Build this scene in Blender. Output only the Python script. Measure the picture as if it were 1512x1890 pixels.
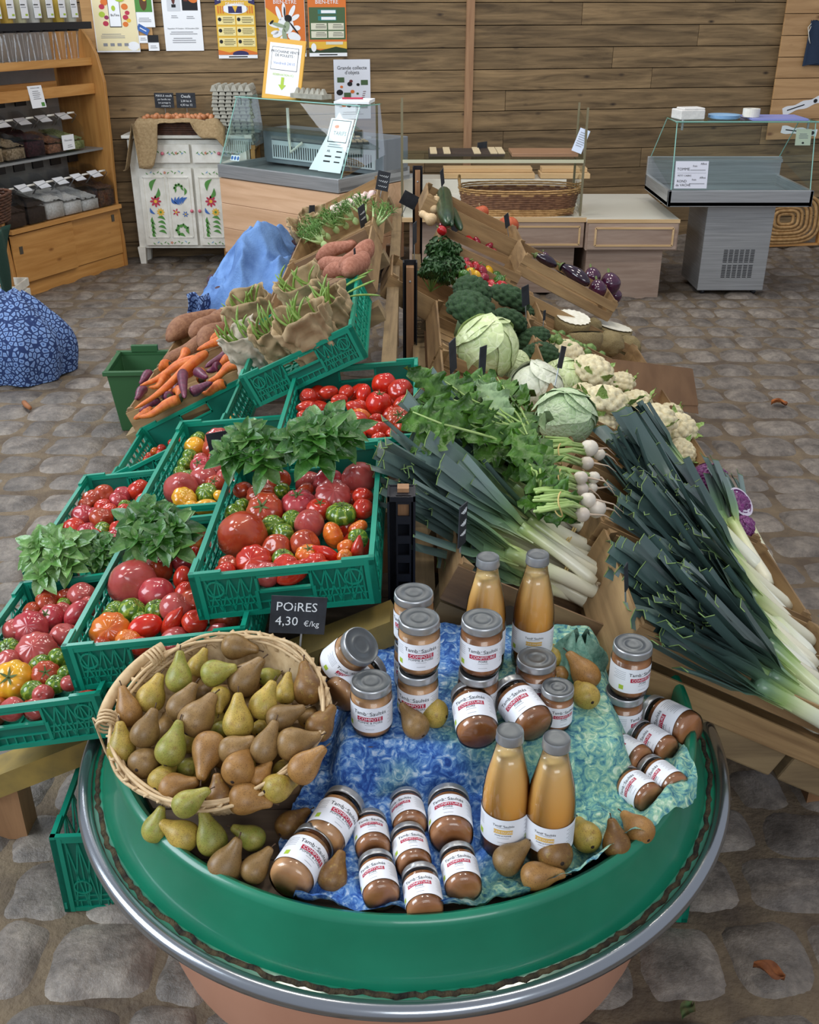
import bpy, math, random
from math import sin, cos, pi, radians as rad, sqrt, exp, atan2
from mathutils import Vector as V, Matrix, Euler, noise

for o in list(bpy.data.objects):
    bpy.data.objects.remove(o)
scene = bpy.context.scene
COL = scene.collection

# ------------------------------------------------------------------ camera
FPX, PITCH, HC = 1850.0, rad(27.0), 1.85
cam = bpy.data.cameras.new('camera')
cam.sensor_fit = 'VERTICAL'; cam.sensor_height = 36.0; cam.lens = FPX / 1890.0 * 36.0
cam.clip_start = 0.05; cam.clip_end = 100
cam_o = bpy.data.objects.new('camera', cam); COL.objects.link(cam_o)
cam_o.location = (0, 0, HC); cam_o.rotation_euler = (pi / 2 - PITCH, 0, 0)
scene.camera = cam_o
# ------------------------------------------------------------------ view + light
vs = scene.view_settings
vs.view_transform = 'Standard'; vs.look = 'None'; vs.gamma = 1.0; vs.use_curve_mapping = False
vs.exposure = 0.3
world = bpy.data.worlds.new('hall_daylight'); scene.world = world; world.use_nodes = True
world.node_tree.nodes['Background'].inputs[0].default_value = (0.80, 0.86, 1.0, 1)
world.node_tree.nodes['Background'].inputs[1].default_value = 0.42

def area(name, loc, target, size, power, col):
    l = bpy.data.lights.new(name, 'AREA'); l.shape = 'RECTANGLE'; l.size, l.size_y = size
    l.energy = power; l.color = col
    o = bpy.data.objects.new(name, l); COL.objects.link(o); o.location = loc
    o.rotation_euler = (V(target) - V(loc)).to_track_quat('-Z', 'Y').to_euler()
    return o
# daylight through the open doorway bays left of and behind the camera, and the hall's ceiling lamps
area('doorway_daylight', (-4.2, 1.2, 3.0), (-0.2, 2.6, 0.5), (2.6, 2.4), 165, (0.82, 0.91, 1.0))
area('bay_daylight', (1.2, -3.2, 3.4), (0, 3.0, 0.5), (3.0, 1.6), 80, (0.92, 0.96, 1.0))
area('high_window_daylight', (-3.6, 6.6, 3.6), (-0.2, 6.2, 0.4), (1.8, 1.4), 95, (0.86, 0.93, 1.0))
for i, (lx, ly) in enumerate([(-0.9, 2.6), (0.9, 2.6), (-0.9, 4.6), (0.9, 4.6), (2.0, 6.4), (0.4, 6.8)]):
    area('ceiling_lamp', (lx, ly, 4.0), (lx, ly, 0), (0.5, 0.16), 17, (1.0, 0.93, 0.82))

# ------------------------------------------------------------------ projecting helpers (pixel rays of the photo)
CAM = V((0, 0, HC)); CP, SP = cos(PITCH), sin(PITCH)
def ray(px, py):
    a = (px - 756) / FPX; b = (py - 945) / FPX
    return V((a, CP - SP * b, -SP - CP * b))
def hitp(px, py, p, n):
    r = ray(px, py); t = (V(p) - CAM).dot(V(n)) / r.dot(V(n))
    return CAM + r * t
def at_z(px, py, z): return hitp(px, py, (0, 0, z), (0, 0, 1))
def at_y(px, py, y): return hitp(px, py, (0, y, 0), (0, 1, 0))
def hit(px, py, M, h):
    return hitp(px, py, M @ V((0, 0, h)), (M.to_3x3() @ V((0, 0, 1))))
def depth(p): return CP * p[1] - SP * (p[2] - HC)
def px_of(p):
    zc = depth(p); return (756 + FPX * p[0] / zc, 945 + FPX * (-SP * p[1] - CP * (p[2] - HC)) / zc)
CAMX, CAMD, CAMF = V((1, 0, 0)), V((0, -SP, -CP)), V((0, CP, -SP))

# ------------------------------------------------------------------ materials
def lin(h):
    h = h.lstrip('#'); out = []
    for i in (0, 2, 4):
        c = int(h[i:i + 2], 16) / 255
        out.append(c / 12.92 if c <= .04045 else ((c + .055) / 1.055) ** 2.4)
    return (*out, 1)
MATS = {}
def newmat(name):
    m = bpy.data.materials.new(name); m.use_nodes = True
    nt = m.node_tree; b = nt.nodes['Principled BSDF']; MATS[name] = m
    return m, nt, b
def N(nt, t, **kw):
    n = nt.nodes.new(t)
    for k, v in kw.items(): setattr(n, k, v)
    return n
def ramp(nt, fac, stops):
    r = N(nt, 'ShaderNodeValToRGB'); e = r.color_ramp.elements
    while len(e) < len(stops): e.new(0.5)
    for i, (p, c) in enumerate(stops):
        e[i].position = p; e[i].color = lin(c) if isinstance(c, str) else c
    nt.links.new(fac, r.inputs[0]); return r.outputs[0]
def texco(nt, scale=(1, 1, 1), which='Object', rot=(0, 0, 0)):
    tc = N(nt, 'ShaderNodeTexCoord'); mp = N(nt, 'ShaderNodeMapping')
    mp.inputs['Scale'].default_value = scale; mp.inputs['Rotation'].default_value = rot
    nt.links.new(tc.outputs[which], mp.inputs[0]); return mp.outputs[0]
def noisetex(nt, vec, scale, detail=4, rough=.55, dist=0):
    n = N(nt, 'ShaderNodeTexNoise'); n.inputs['Scale'].default_value = scale
    n.inputs['Detail'].default_value = detail; n.inputs['Roughness'].default_value = rough
    n.inputs['Distortion'].default_value = dist
    nt.links.new(vec, n.inputs['Vector']); return n.outputs[0]
def bump(nt, b, h, strength, dist=.01):
    bp = N(nt, 'ShaderNodeBump'); bp.inputs['Strength'].default_value = strength
    bp.inputs['Distance'].default_value = dist
    nt.links.new(h, bp.inputs['Height']); nt.links.new(bp.outputs[0], b.inputs['Normal'])
def islandvar(nt, col, amt, obj=False):
    """per-island (or per-object) value variation"""
    if obj: r = N(nt, 'ShaderNodeObjectInfo').outputs['Random']
    else: r = N(nt, 'ShaderNodeNewGeometry').outputs['Random Per Island']
    mr = N(nt, 'ShaderNodeMapRange'); mr.inputs[3].default_value = 1 - amt; mr.inputs[4].default_value = 1 + amt
    nt.links.new(r, mr.inputs[0])
    h = N(nt, 'ShaderNodeHueSaturation'); nt.links.new(mr.outputs[0], h.inputs['Value']); nt.links.new(col, h.inputs['Color'])
    return h.outputs[0]
def mat(name, col, rough=.5, metal=0, col2=None, nscale=8, lo=.35, hi=.65, bmp=None, coat=0, sss=0, var=0, objvar=0,
        spec=None, stretch=(1, 1, 1), detail=4, trans=0, dist=0):
    m, nt, b = newmat(name)
    b.inputs['Base Color'].default_value = lin(col)
    b.inputs['Roughness'].default_value = rough; b.inputs['Metallic'].default_value = metal
    if spec is not None: b.inputs['Specular IOR Level'].default_value = spec
    if coat: b.inputs['Coat Weight'].default_value = coat; b.inputs['Coat Roughness'].default_value = .06
    if sss: b.inputs['Subsurface Weight'].default_value = sss; b.inputs['Subsurface Radius'].default_value = (.01, .005, .003)
    if trans: b.inputs['Transmission Weight'].default_value = trans
    out = None
    if col2:
        n = noisetex(nt, texco(nt, stretch), nscale, detail, dist=dist)
        out = ramp(nt, n, [(lo, col), (hi, col2)])
    elif var or objvar:
        rgb = N(nt, 'ShaderNodeRGB'); rgb.outputs[0].default_value = lin(col); out = rgb.outputs[0]
    if var: out = islandvar(nt, out, var)
    if objvar: out = islandvar(nt, out, objvar, True)
    if out is not None: nt.links.new(out, b.inputs['Base Color'])
    if bmp:
        bump(nt, b, noisetex(nt, texco(nt, bmp[2] if len(bmp) > 2 else (1, 1, 1)), bmp[0], 5), bmp[1])
    return m
def wood(name, c1, c2, axis='x', scale=1.0, rough=.6, var=.12, knots=None, bmp=.25):
    m, nt, b = newmat(name)
    s = {'x': (1.2, 14, 14), 'y': (14, 1.2, 14), 'z': (14, 14, 1.2)}[axis]
    geo = N(nt, 'ShaderNodeNewGeometry')
    tc = N(nt, 'ShaderNodeTexCoord'); add = N(nt, 'ShaderNodeVectorMath', operation='ADD')
    mul = N(nt, 'ShaderNodeVectorMath', operation='SCALE'); mul.inputs['Scale'].default_value = 37.0
    cmb = N(nt, 'ShaderNodeCombineXYZ')
    for i in range(3): nt.links.new(geo.outputs['Random Per Island'], cmb.inputs[i])
    nt.links.new(cmb.outputs[0], mul.inputs[0])
    mp = N(nt, 'ShaderNodeMapping'); mp.inputs['Scale'].default_value = [q * scale for q in s]
    nt.links.new(tc.outputs['Object'], mp.inputs[0])
    nt.links.new(mp.outputs[0], add.inputs[0]); nt.links.new(mul.outputs[0], add.inputs[1])
    n = noisetex(nt, add.outputs[0], 1.6, 6, .62, .6)
    col = ramp(nt, n, [(.3, c1), (.68, c2)])
    if knots:
        mk = N(nt, 'ShaderNodeMapping'); k = {'x': (1, 2.2, 2.2), 'y': (2.2, 1, 2.2), 'z': (2.2, 2.2, 1)}[axis]
        mk.inputs['Scale'].default_value = [q * 2.4 * scale for q in k]
        nt.links.new(tc.outputs['Object'], mk.inputs[0])
        ad2 = N(nt, 'ShaderNodeVectorMath', operation='ADD')
        nt.links.new(mk.outputs[0], ad2.inputs[0]); nt.links.new(mul.outputs[0], ad2.inputs[1])
        vo = N(nt, 'ShaderNodeTexVoronoi'); vo.inputs['Scale'].default_value = 1.5
        nt.links.new(ad2.outputs[0], vo.inputs['Vector'])
        f = ramp(nt, vo.outputs['Distance'], [(.03, (1, 1, 1, 1)), (.13, (0, 0, 0, 1))])
        mx = N(nt, 'ShaderNodeMix', data_type='RGBA'); nt.links.new(f, mx.inputs[0])
        nt.links.new(col, mx.inputs[6]); mx.inputs[7].default_value = lin(knots); col = mx.outputs[2]
    if var: col = islandvar(nt, col, var)
    nt.links.new(col, b.inputs['Base Color']); b.inputs['Roughness'].default_value = rough
    if bmp: bump(nt, b, n, bmp, .004)
    return m
def thinglass(name, tint='#ffffff', refl=1.0, rough=.02):
    m = bpy.data.materials.new(name); m.use_nodes = True; nt = m.node_tree; nt.nodes.clear(); MATS[name] = m
    out = N(nt, 'ShaderNodeOutputMaterial'); mx = N(nt, 'ShaderNodeMixShader'); tr = N(nt, 'ShaderNodeBsdfTransparent')
    gl = N(nt, 'ShaderNodeBsdfGlossy'); fr = N(nt, 'ShaderNodeFresnel'); fr.inputs['IOR'].default_value = 1.5
    tr.inputs[0].default_value = lin(tint); gl.inputs['Roughness'].default_value = rough
    ml = N(nt, 'ShaderNodeMath', operation='MULTIPLY'); ml.inputs[1].default_value = refl
    nt.links.new(fr.outputs[0], ml.inputs[0]); nt.links.new(ml.outputs[0], mx.inputs[0])
    nt.links.new(tr.outputs[0], mx.inputs[1]); nt.links.new(gl.outputs[0], mx.inputs[2]); nt.links.new(mx.outputs[0], out.inputs[0])
    return m

# ------------------------------------------------------------------ mesh builder
class MB:
    def __init__(s): s.v = []; s.f = []; s.m = []; s.M = Matrix()
    def add(s, vs, fs, mi=0):
        b = len(s.v); s.v += [s.M @ V(p) for p in vs]
        s.f += [tuple(b + i for i in f) for f in fs]; s.m += [mi] * len(fs); return s
    def box(s, c, d, mi=0, R=None):
        hx, hy, hz = d[0] / 2, d[1] / 2, d[2] / 2
        vs = [V((x, y, z)) for x in (-hx, hx) for y in (-hy, hy) for z in (-hz, hz)]
        if R is not None: vs = [R @ p for p in vs]
        vs = [p + V(c) for p in vs]
        return s.add(vs, [(0, 1, 3, 2), (4, 6, 7, 5), (0, 4, 5, 1), (2, 3, 7, 6), (0, 2, 6, 4), (1, 5, 7, 3)], mi)
    def beam(s, a, b, w, h, mi=0, up=(0, 0, 1)):
        a = V(a); b = V(b); d = b - a; L = d.length; x = d / L
        y = V(up).cross(x)
        if y.length < 1e-4: y = V((0, 1, 0)).cross(x)
        y.normalize(); z = x.cross(y)
        R = Matrix((x, y, z)).transposed()
        return s.box((a + b) / 2, (L, w, h), mi, R)
    def tube(s, pts, r, n=8, mi=0, cap=True, flat=1.0):
        pts = [V(p) for p in pts]; k = len(pts)
        rs = r if isinstance(r, (list, tuple)) else [r] * k
        vs = []; prev = None
        for i, p in enumerate(pts):
            t = (pts[min(i + 1, k - 1)] - pts[max(i - 1, 0)])
            t = t.normalized() if t.length > 1e-9 else V((0, 0, 1))
            if prev is None:
                a = V((0, 0, 1)) if abs(t.z) < .9 else V((1, 0, 0)); x = t.cross(a).normalized()
            else:
                x = prev - t * prev.dot(t); x = x.normalized() if x.length > 1e-6 else prev
            prev = x; y = t.cross(x)
            for j in range(n):
                an = 2 * pi * j / n; vs.append(p + x * cos(an) * rs[i] + y * sin(an) * rs[i] * flat)
        fs = [(i * n + j, i * n + (j + 1) % n, (i + 1) * n + (j + 1) % n, (i + 1) * n + j) for i in range(k - 1) for j in range(n)]
        if cap: fs += [tuple(reversed(range(n))), tuple((k - 1) * n + j for j in range(n))]
        return s.add(vs, fs, mi)
    def lathe(s, prof, n=32, mi=0, wob=None, ang=2 * pi, a0=0):
        k = len(prof); full = abs(ang - 2 * pi) < 1e-6; m = n if full else n + 1; vs = []
        for r, z in prof:
            for j in range(m):
                an = a0 + ang * j / n; q = r * (wob(an, z) if wob else 1)
                vs.append((q * cos(an), q * sin(an), z))
        fs = []
        for i in range(k - 1):
            for j in range(n):
                j2 = (j + 1) % m if full else j + 1
                fs.append((i * m + j, i * m + j2, (i + 1) * m + j2, (i + 1) * m + j))
        return s.add(vs, fs, mi)
    def grid(s, fn, nu, nv, mi=0, wrapu=False):
        vs = [fn(i / nu, j / nv) for j in range(nv + 1) for i in range(nu + 1)]; w = nu + 1
        return s.add(vs, [(j * w + i, j * w + i + 1, (j + 1) * w + i + 1, (j + 1) * w + i) for j in range(nv) for i in range(nu)], mi)
    def sphere(s, c=(0, 0, 0), r=(1, 1, 1), nu=24, nv=14, mi=0, fn=None):
        c = V(c); vs = []
        for j in range(nv + 1):
            th = pi * j / nv
            for i in range(nu):
                a = 2 * pi * i / nu; d = V((sin(th) * cos(a), sin(th) * sin(a), cos(th)))
                k = fn(d, th, a) if fn else 1
                vs.append(V((d.x * r[0] * k, d.y * r[1] * k, d.z * r[2] * k)) + c)
        fs = [(j * nu + i, (j + 1) * nu + i, (j + 1) * nu + (i + 1) % nu, j * nu + (i + 1) % nu) for j in range(nv) for i in range(nu)]
        return s.add(vs, fs, mi)
    def disc(s, c, r, n=24, mi=0, up=1):
        c = V(c); return s.add([c + V((cos(2 * pi * i / n) * r, sin(2 * pi * i / n) * r, 0)) for i in range(n)], [tuple(range(n)) if up > 0 else tuple(reversed(range(n)))], mi)
    def quad(s, a, b, c, d, mi=0): return s.add([a, b, c, d], [(0, 1, 2, 3)], mi)
    def text(s, txt, size, fn, mi=0, align='CENTER'):
        """fn maps flat (x, y) text coordinates to 3D"""
        vs, fs = text_mesh(txt, align)
        return s.add([fn(x * size, y * size) for x, y in vs], fs, mi)
    def mesh(s, name, mats, smooth=True, auto=None):
        me = bpy.data.meshes.new(name); me.from_pydata(s.v, [], s.f)
        for m in (mats if isinstance(mats, (list, tuple)) else [mats]): me.materials.append(m)
        me.polygons.foreach_set('material_index', s.m)
        me.polygons.foreach_set('use_smooth', [bool(smooth)] * len(s.f))
        me.update()
        if smooth and auto is not None:
            try: me.set_sharp_from_angle(angle=rad(auto))
            except Exception: pass
        return me
TXT = {}
def text_mesh(txt, align='CENTER'):
    if (txt, align) not in TXT:
        c = bpy.data.curves.new('t', 'FONT'); c.body = txt; c.size = 1; c.align_x = align; c.align_y = 'CENTER'; c.resolution_u = 2
        o = bpy.data.objects.new('t', c)
        me = o.to_mesh()
        TXT[(txt, align)] = ([(v.co.x, v.co.y) for v in me.vertices], [tuple(p.vertices) for p in me.polygons])
        o.to_mesh_clear(); bpy.data.objects.remove(o); bpy.data.curves.remove(c)
    return TXT[(txt, align)]

# ------------------------------------------------------------------ objects
def link(name, data, M=None, parent=None):
    o = bpy.data.objects.new(name, data); COL.objects.link(o)
    if parent is not None: o.parent = parent
    if M is not None:
        if parent is None: o.matrix_world = M
        else: o.matrix_local = M
    return o
def tag(o, label, cat, group=None, kind=None):
    if label: o['label'] = label
    if cat: o['category'] = cat
    if group: o['group'] = group
    if kind: o['kind'] = kind
    return o
def thing(name, label, cat, M=None, group=None):
    o = link(name, None, M if M is not None else Matrix()); o.empty_display_size = .05
    return tag(o, label, cat, group)
def part(name, mb, mats, parent, smooth=False, M=None, bevel=0, auto=None, label=None):
    me = mb if isinstance(mb, bpy.types.Mesh) else mb.mesh(name, mats, smooth, auto)
    o = link(name, me, M, parent)
    if bevel:
        b = o.modifiers.new('bevel', 'BEVEL'); b.width = bevel; b.segments = 2; b.limit_method = 'ANGLE'
    if label: o['label'] = label
    return o
def single(name, mb, mats, label, cat, M=None, group=None, smooth=False, bevel=0, auto=None, kind=None):
    o = part(name, mb, mats, None, smooth, M, bevel, auto); tag(o, label, cat, group, kind); return o
def struct(name, mb, mats, smooth=False, bevel=0):
    o = part(name, mb, mats, None, smooth, None, bevel); o['kind'] = 'structure'; return o
def Mx(loc, rot=(0, 0, 0), s=1): return Matrix.LocRotScale(V(loc), Euler(rot, 'XYZ'), V((s, s, s)) if not isinstance(s, (tuple, list)) else V(s))
def frame(o, x, y, z): return Matrix(((x[0], y[0], z[0], o[0]), (x[1], y[1], z[1], o[1]), (x[2], y[2], z[2], o[2]), (0, 0, 0, 1)))
def zframe(o, z, twist=0):
    """matrix at o whose local z points along z"""
    z = V(z).normalized(); a = V((0, 0, 1)) if abs(z.z) < .95 else V((0, 1, 0))
    x = a.cross(z).normalized(); y = z.cross(x)
    return frame(o, x, y, z) @ Matrix.Rotation(twist, 4, 'Z')
ONES = ['zeroth', 'first', 'second', 'third', 'fourth', 'fifth', 'sixth', 'seventh', 'eighth', 'ninth', 'tenth', 'eleventh', 'twelfth', 'thirteenth',
        'fourteenth', 'fifteenth', 'sixteenth', 'seventeenth', 'eighteenth', 'nineteenth']
CARD = ['no', 'one', 'two', 'three', 'four', 'five', 'six', 'seven', 'eight', 'nine', 'ten', 'eleven', 'twelve', 'thirteen', 'fourteen', 'fifteen',
        'sixteen', 'seventeen', 'eighteen', 'nineteen', 'twenty']
def ordw(n):
    if n < 20: return ONES[n]
    t = {2: 'twent', 3: 'thirt', 4: 'fort', 5: 'fift'}[n // 10]
    return t + 'ieth' if n % 10 == 0 else t + 'y-' + ONES[n % 10]
def card(n): return CARD[n] if n <= 20 else {2: 'twenty', 3: 'thirty', 4: 'forty', 5: 'fifty'}[n // 10] + ('' if n % 10 == 0 else '-' + CARD[n % 10])
RANK = {}
def rank(o, px, look, plural, where):
    """collect look-alikes of one place; labels are written from their left-to-right order at the end"""
    RANK.setdefault((look, plural, where), []).append((px, o))
def write_ranks():
    for (look, plural, where), L in RANK.items():
        L.sort(key=lambda t: t[0]); n = len(L)
        for i, (_, o) in enumerate(L):
            if n == 1: o['label'] = '%s, the only such one %s' % (look, where)
            elif i == 0: o['label'] = 'leftmost of %s %s %s' % (card(n), plural, where)
            elif i == n - 1: o['label'] = 'rightmost of %s %s %s' % (card(n), plural, where)
            else: o['label'] = '%s from left of %s %s %s' % (ordw(i + 1), card(n), plural, where)
R = random.Random(7)
def fbm(x, y, z=0, o=4): return noise.fractal(V((x, y, z)), 1.0, 2.0, o)
# ================================================================== the setting
m_stone, nt, b = newmat('cobble_stone')
n1 = noisetex(nt, texco(nt), 9, 6, .65); n2 = noisetex(nt, texco(nt), 45, 5, .7)
c = ramp(nt, n1, [(.28, '#48413a'), (.5, '#6f665d'), (.72, '#8d8377')])
mx = N(nt, 'ShaderNodeMix', data_type='RGBA', blend_type='OVERLAY'); mx.inputs[0].default_value = .7
nt.links.new(c, mx.inputs[6]); nt.links.new(n2, mx.inputs[7])
nt.links.new(islandvar(nt, mx.outputs[2], .22), b.inputs['Base Color']); b.inputs['Roughness'].default_value = .5
bump(nt, b, n2, .5, .012)
m_mortar = mat('sandy_joints', '#54473a', .9, col2='#776751', nscale=7, bmp=(60, .7))

mb = MB(); rr = random.Random(3)
y = 0.5; row = 0
while y < 9.4:
    dy = rr.uniform(.15, .215) if y < 4 else rr.uniform(.18, .25)
    x = -4.2 + rr.uniform(0, .2)
    while x < 4.6:
        dx = rr.uniform(.13, .29); near = y < 4.2
        gap = rr.uniform(.004, .022)
        if abs(x + dx / 2) < (1.0 + y * .47):
            k = 8 if near else 5; hh = rr.uniform(.012, .024); sx, sy = (dx - gap) / 2, (dy - gap) / 2
            cx, cy = x + dx / 2, y + dy / 2 + .02 * sin(x * 3 + row); ro = rr.uniform(-.06, .06); tl = rr.uniform(-.06, .06), rr.uniform(-.05, .05); sd = rr.uniform(0, 99)
            def st(u, v):
                a, c_ = u * 2 - 1, v * 2 - 1
                # square grid pushed towards a rounded outline
                e = 4.2; q = (abs(a) ** e + abs(c_) ** e) ** (1 / e); mxx = max(abs(a), abs(c_), 1e-6); s_ = mxx / max(q, 1e-6)
                X, Y = a * s_, c_ * s_
                wob = 1 + .13 * noise.noise(V((X * 1.1 + sd, Y * 1.1, sd)))
                z = hh * (max(0, 1 - mxx ** 4.5)) - .004 + .004 * noise.noise(V((X * 2, Y * 2, sd))) + (tl[0] * X * sx + tl[1] * Y * sy) * (1 - mxx ** 6)
                X, Y = X * sx * wob, Y * sy * wob
                return (cx + X * cos(ro) - Y * sin(ro), cy + X * sin(ro) + Y * cos(ro), z)
            mb.grid(st, k, k, 0)
        x += dx
    y += dy; row += 1
mb.grid(lambda u, v: (-5 + 10.4 * u, -1 + 10.6 * v, -.001 + .002 * noise.noise(V((u * 60, v * 60, 0)))), 60, 60, 1)
struct('floor', mb, [m_stone, m_mortar], smooth=True)

# ---- plank wall at the back (runs slightly away to the right)
WE = V((1, .19, 0)).normalized(); WN = V((.19, -1, 0)).normalized(); W0 = V((-2.0, 8.2, 0))
def wall(s, z, d=0.0): p = W0 + WE * s + WN * d; return V((p.x, p.y, z))
m_plank = wood('old_wall_planks', '#514029', '#947a56', 'x', 1.0, .75, .22, '#33261a', .35)
RW = frame(W0, WE, -WN, (0, 0, 1))
mb = MB(); z = -.03
for i in range(16):
    h = .157 + R.uniform(-.004, .004); s = -1.2
    while s < 7.2:
        L = R.uniform(1.8, 3.4)
        mb.box((s + L / 2, .013, z + h / 2), (L - .003, .026, h - .005)); s += L
    z += h
w = struct('wall_back', mb, m_plank, bevel=.003); w.matrix_world = RW
mb = MB(); mb.box((2.514, -.012, 1.3), (.062, .024, 2.2))
w = struct('trim_1', mb, wood('batten_wood', '#8a6547', '#a98461', 'z', 1, .6, 0)); w.matrix_world = RW
mb = MB(); mb.box((3, .06, 1.2), (9.5, .05, 2.6))
w = struct('trim_2', mb, mat('dark_wall_backing', '#16110c', .9)); w.matrix_world = RW
m_plaster = mat('grey_plaster', '#a3a29c', .9, col2='#b9b8b2', nscale=3, bmp=(30, .2))
mb = MB(); mb.beam((-4.05, 5.30, 1.25), (-2.64, 8.26, 1.25), .06, 2.6)
struct('wall_left', mb, m_plaster)
# ================================================================== furniture along the walls
m_white = mat('white_paint', '#e6e4da', .45, col2='#d5d2c5', nscale=14)
m_paper = mat('white_paper', '#eef0f2', .7); m_black = mat('black_plastic', '#15151a', .45); m_ink = mat('black_ink', '#1d1d20', .8)
m_grey = mat('grey_print', '#8b8d92', .8); m_red = mat('red_print', '#b3203f', .6); m_lime = mat('lime_print', '#a9c43c', .6)
m_steel = mat('brushed_steel', '#b9bcbe', .3, .55, col2='#a3a6a8', nscale=3, stretch=(1, 1, 40))
m_steel_d = mat('steel_inside', '#9aa0a3', .35, .5); m_glass = thinglass('clear_glass', '#f2fbf8', .55); m_gedge = mat('glass_edge', '#8fc4b8', .1, spec=.8)
m_pine = wood('varnished_pine', '#b07a3c', '#cf9a58', 'x', 1, .4, .06, '#7c4b22', .1)
m_pinez = wood('varnished_pine_upright', '#a8733a', '#c99452', 'z', 1, .4, .06, None, .1)
m_spruce = wood('pale_spruce', '#c39a76', '#dcb592', 'x', .7, .5, .07, '#8d5a3c', .1)
m_oak = wood('limed_wood_veneer', '#8d7565', '#b09a89', 'x', .9, .5, .05, None, .1)
m_oakl = wood('light_wood_edge', '#bf9c6c', '#d6b78a', 'x', 1, .5, .05, None, 0)
m_cream = mat('cream_laminate', '#d8d5c8', .22)
m_wick = mat('dark_wicker', '#3c2216', .55, col2='#5a3622', nscale=30); m_wickl = mat('honey_wicker', '#a27a48', .55, col2='#c49c66', nscale=40)
m_wickm = mat('brown_wicker', '#6a4630', .55, col2='#8a6244', nscale=40)
m_burlap = mat('burlap', '#8d7552', .95, col2='#a38b66', nscale=60, bmp=(220, .5)); m_slate = mat('chalk_slate', '#1e2126', .8, col2='#2f333a', nscale=20)
m_chalk = mat('chalk_writing', '#dfe4e6', .9)
m_blue = mat('blue_paint', '#3a68b0', .6); m_navy = mat('navy_cloth', '#243349', .9, bmp=(150, .4)); m_green_p = mat('green_paint', '#4f8a3c', .6)
m_redp = mat('red_paint', '#b8304a', .6); m_yel = mat('yellow_print', '#e3b53c', .6); m_orange = mat('orange_print', '#d9742c', .6)
m_pgreen = mat('dark_green_print', '#46603c', .6); m_skyp = mat('pale_blue_paint', '#6f9fc4', .6)

# ---- bulk-food dispenser unit at left
UP = V((.42975, .90295, 0)); UN = V((-.90295, .42975, 0)); P0 = V((-2.7115, 6.8444, 0))
MU = frame(P0, UP, UN, (0, 0, 1)); L = 1.167
u = thing('bulk_food_dispenser', 'tall varnished pine bulk-food dispenser with curved side panel, standing against left wall', 'shelf unit', MU)
mb = MB()
prof = [(0, 0), (.0, .2), (.02, .5), (.0, .9), (-.01, 1.33), (.03, 1.51), (.08, 1.60), (.15, 1.69), (.24, 1.76), (.36, 1.80), (.46, 1.80), (.46, 0)]
for sx in (L - .025, 0.0):
    vs = [(sx + q, d, z) for q in (0, .026) for d, z in prof]; n = len(prof)
    mb2 = MB(); mb2.add(vs, [tuple(range(n)), tuple(reversed(range(n, 2 * n)))] + [(i, n + i, n + (i + 1) % n, (i + 1) % n) for i in range(n)])
    part('side_panel', mb2, m_pinez, u, bevel=.003)
mb = MB(); mb.box((L / 2, .03, .05), (L - .05, .02, .1)); part('plinth', mb, m_pine, u)
for k, (a, b_, d) in enumerate([(.03, .62, .0), (.56, 1.14, .018)]):
    mb = MB(); mb.box(((a + b_) / 2, d, .27), (b_ - a, .016, .33)); dr = part('sliding_door', mb, m_pine, u, bevel=.002)
    mb = MB(); mb.box((a + .07 if k == 0 else b_ - .07, d - .009, .33 if k == 0 else .38), (.03, .006, .05)); part('finger_pull', mb, mat('dull_nickel', '#6d6a62', .4, .8) if 'dull_nickel' not in MATS else MATS['dull_nickel'], dr)
mb = MB(); mb.box((L / 2, .21, .46), (L - .05, .48, .03)); part('shelf', mb, m_pine, u, bevel=.002)
mb = MB(); mb.box((L / 2, .26, .87), (L - .05, .36, .015)); part('shelf', mb, m_steel_d, u)
mb = MB(); mb.box((L / 2, .27, 1.27), (L - .05, .36, .02)); mb.box((L / 2, .10, 1.285), (L - .05, .04, .07)); mb.box((L / 2 - .1, .24, 1.32), (L - .3, .03, .05))
part('shelf', mb, m_pine, u, bevel=.002)
mb = MB(); mb.box((L / 2, .25, 1.46), (L - .05, .34, .025)); mb.box((L / 2, .085, 1.465), (L - .05, .02, .05)); part('shelf', mb, m_pine, u, bevel=.002)
mb = MB(); mb.box((L / 2, .452, .9), (L - .05, .012, 1.74)); part('back_panel', mb, m_plaster, u)
mb = MB(); mb.box((L / 2, .06, 1.70), (L - .05, .05, .045)); part('valve_rail', mb, m_black, u)
def clear_bin():
    g = MB(); w, dp, h = .15, .30, .17
    pr = [(0, 0), (0, .11), (.05, .15), (.2, .21), (.3, .21), (.3, 0)]
    for q in (-w / 2, w / 2): g.add([(q, d, z) for d, z in pr], [tuple(range(6))])
    g.quad((-w / 2, 0, 0), (w / 2, 0, 0), (w / 2, 0, .11), (-w / 2, 0, .11)); g.quad((-w / 2, .05, .15), (w / 2, .05, .15), (w / 2, .2, .21), (-w / 2, .2, .21))
    g.quad((-w / 2, 0, .11), (w / 2, 0, .11), (w / 2, .05, .15), (-w / 2, .05, .15))
    h = MB(); h.tube([(-.075, .10, .13), (-.078, .05, .17), (-.03, .02, .185), (.03, .02, .185), (.078, .05, .17), (.075, .10, .13)], .0022, 6)
    t = MB(); t.box((0, .285, .245), (.09, .012, .04)); l = MB(); l.quad((-.045, .055, .155), (.045, .055, .155), (.045, .125, .184), (-.045, .125, .184))
    hd = MB(); hd.tube([(-.03, .02, .187), (.03, .02, .187)], .005, 8)
    return g.mesh('bin', m_glass2, False), h.mesh('handle', m_steel), t.mesh('tag', m_black, False), l.mesh('lbl', m_paper, False), hd.mesh('grip', m_white)
m_glass2 = thinglass('clear_acrylic', '#f6f8fa', .6, .08)
BN = clear_bin()
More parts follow.
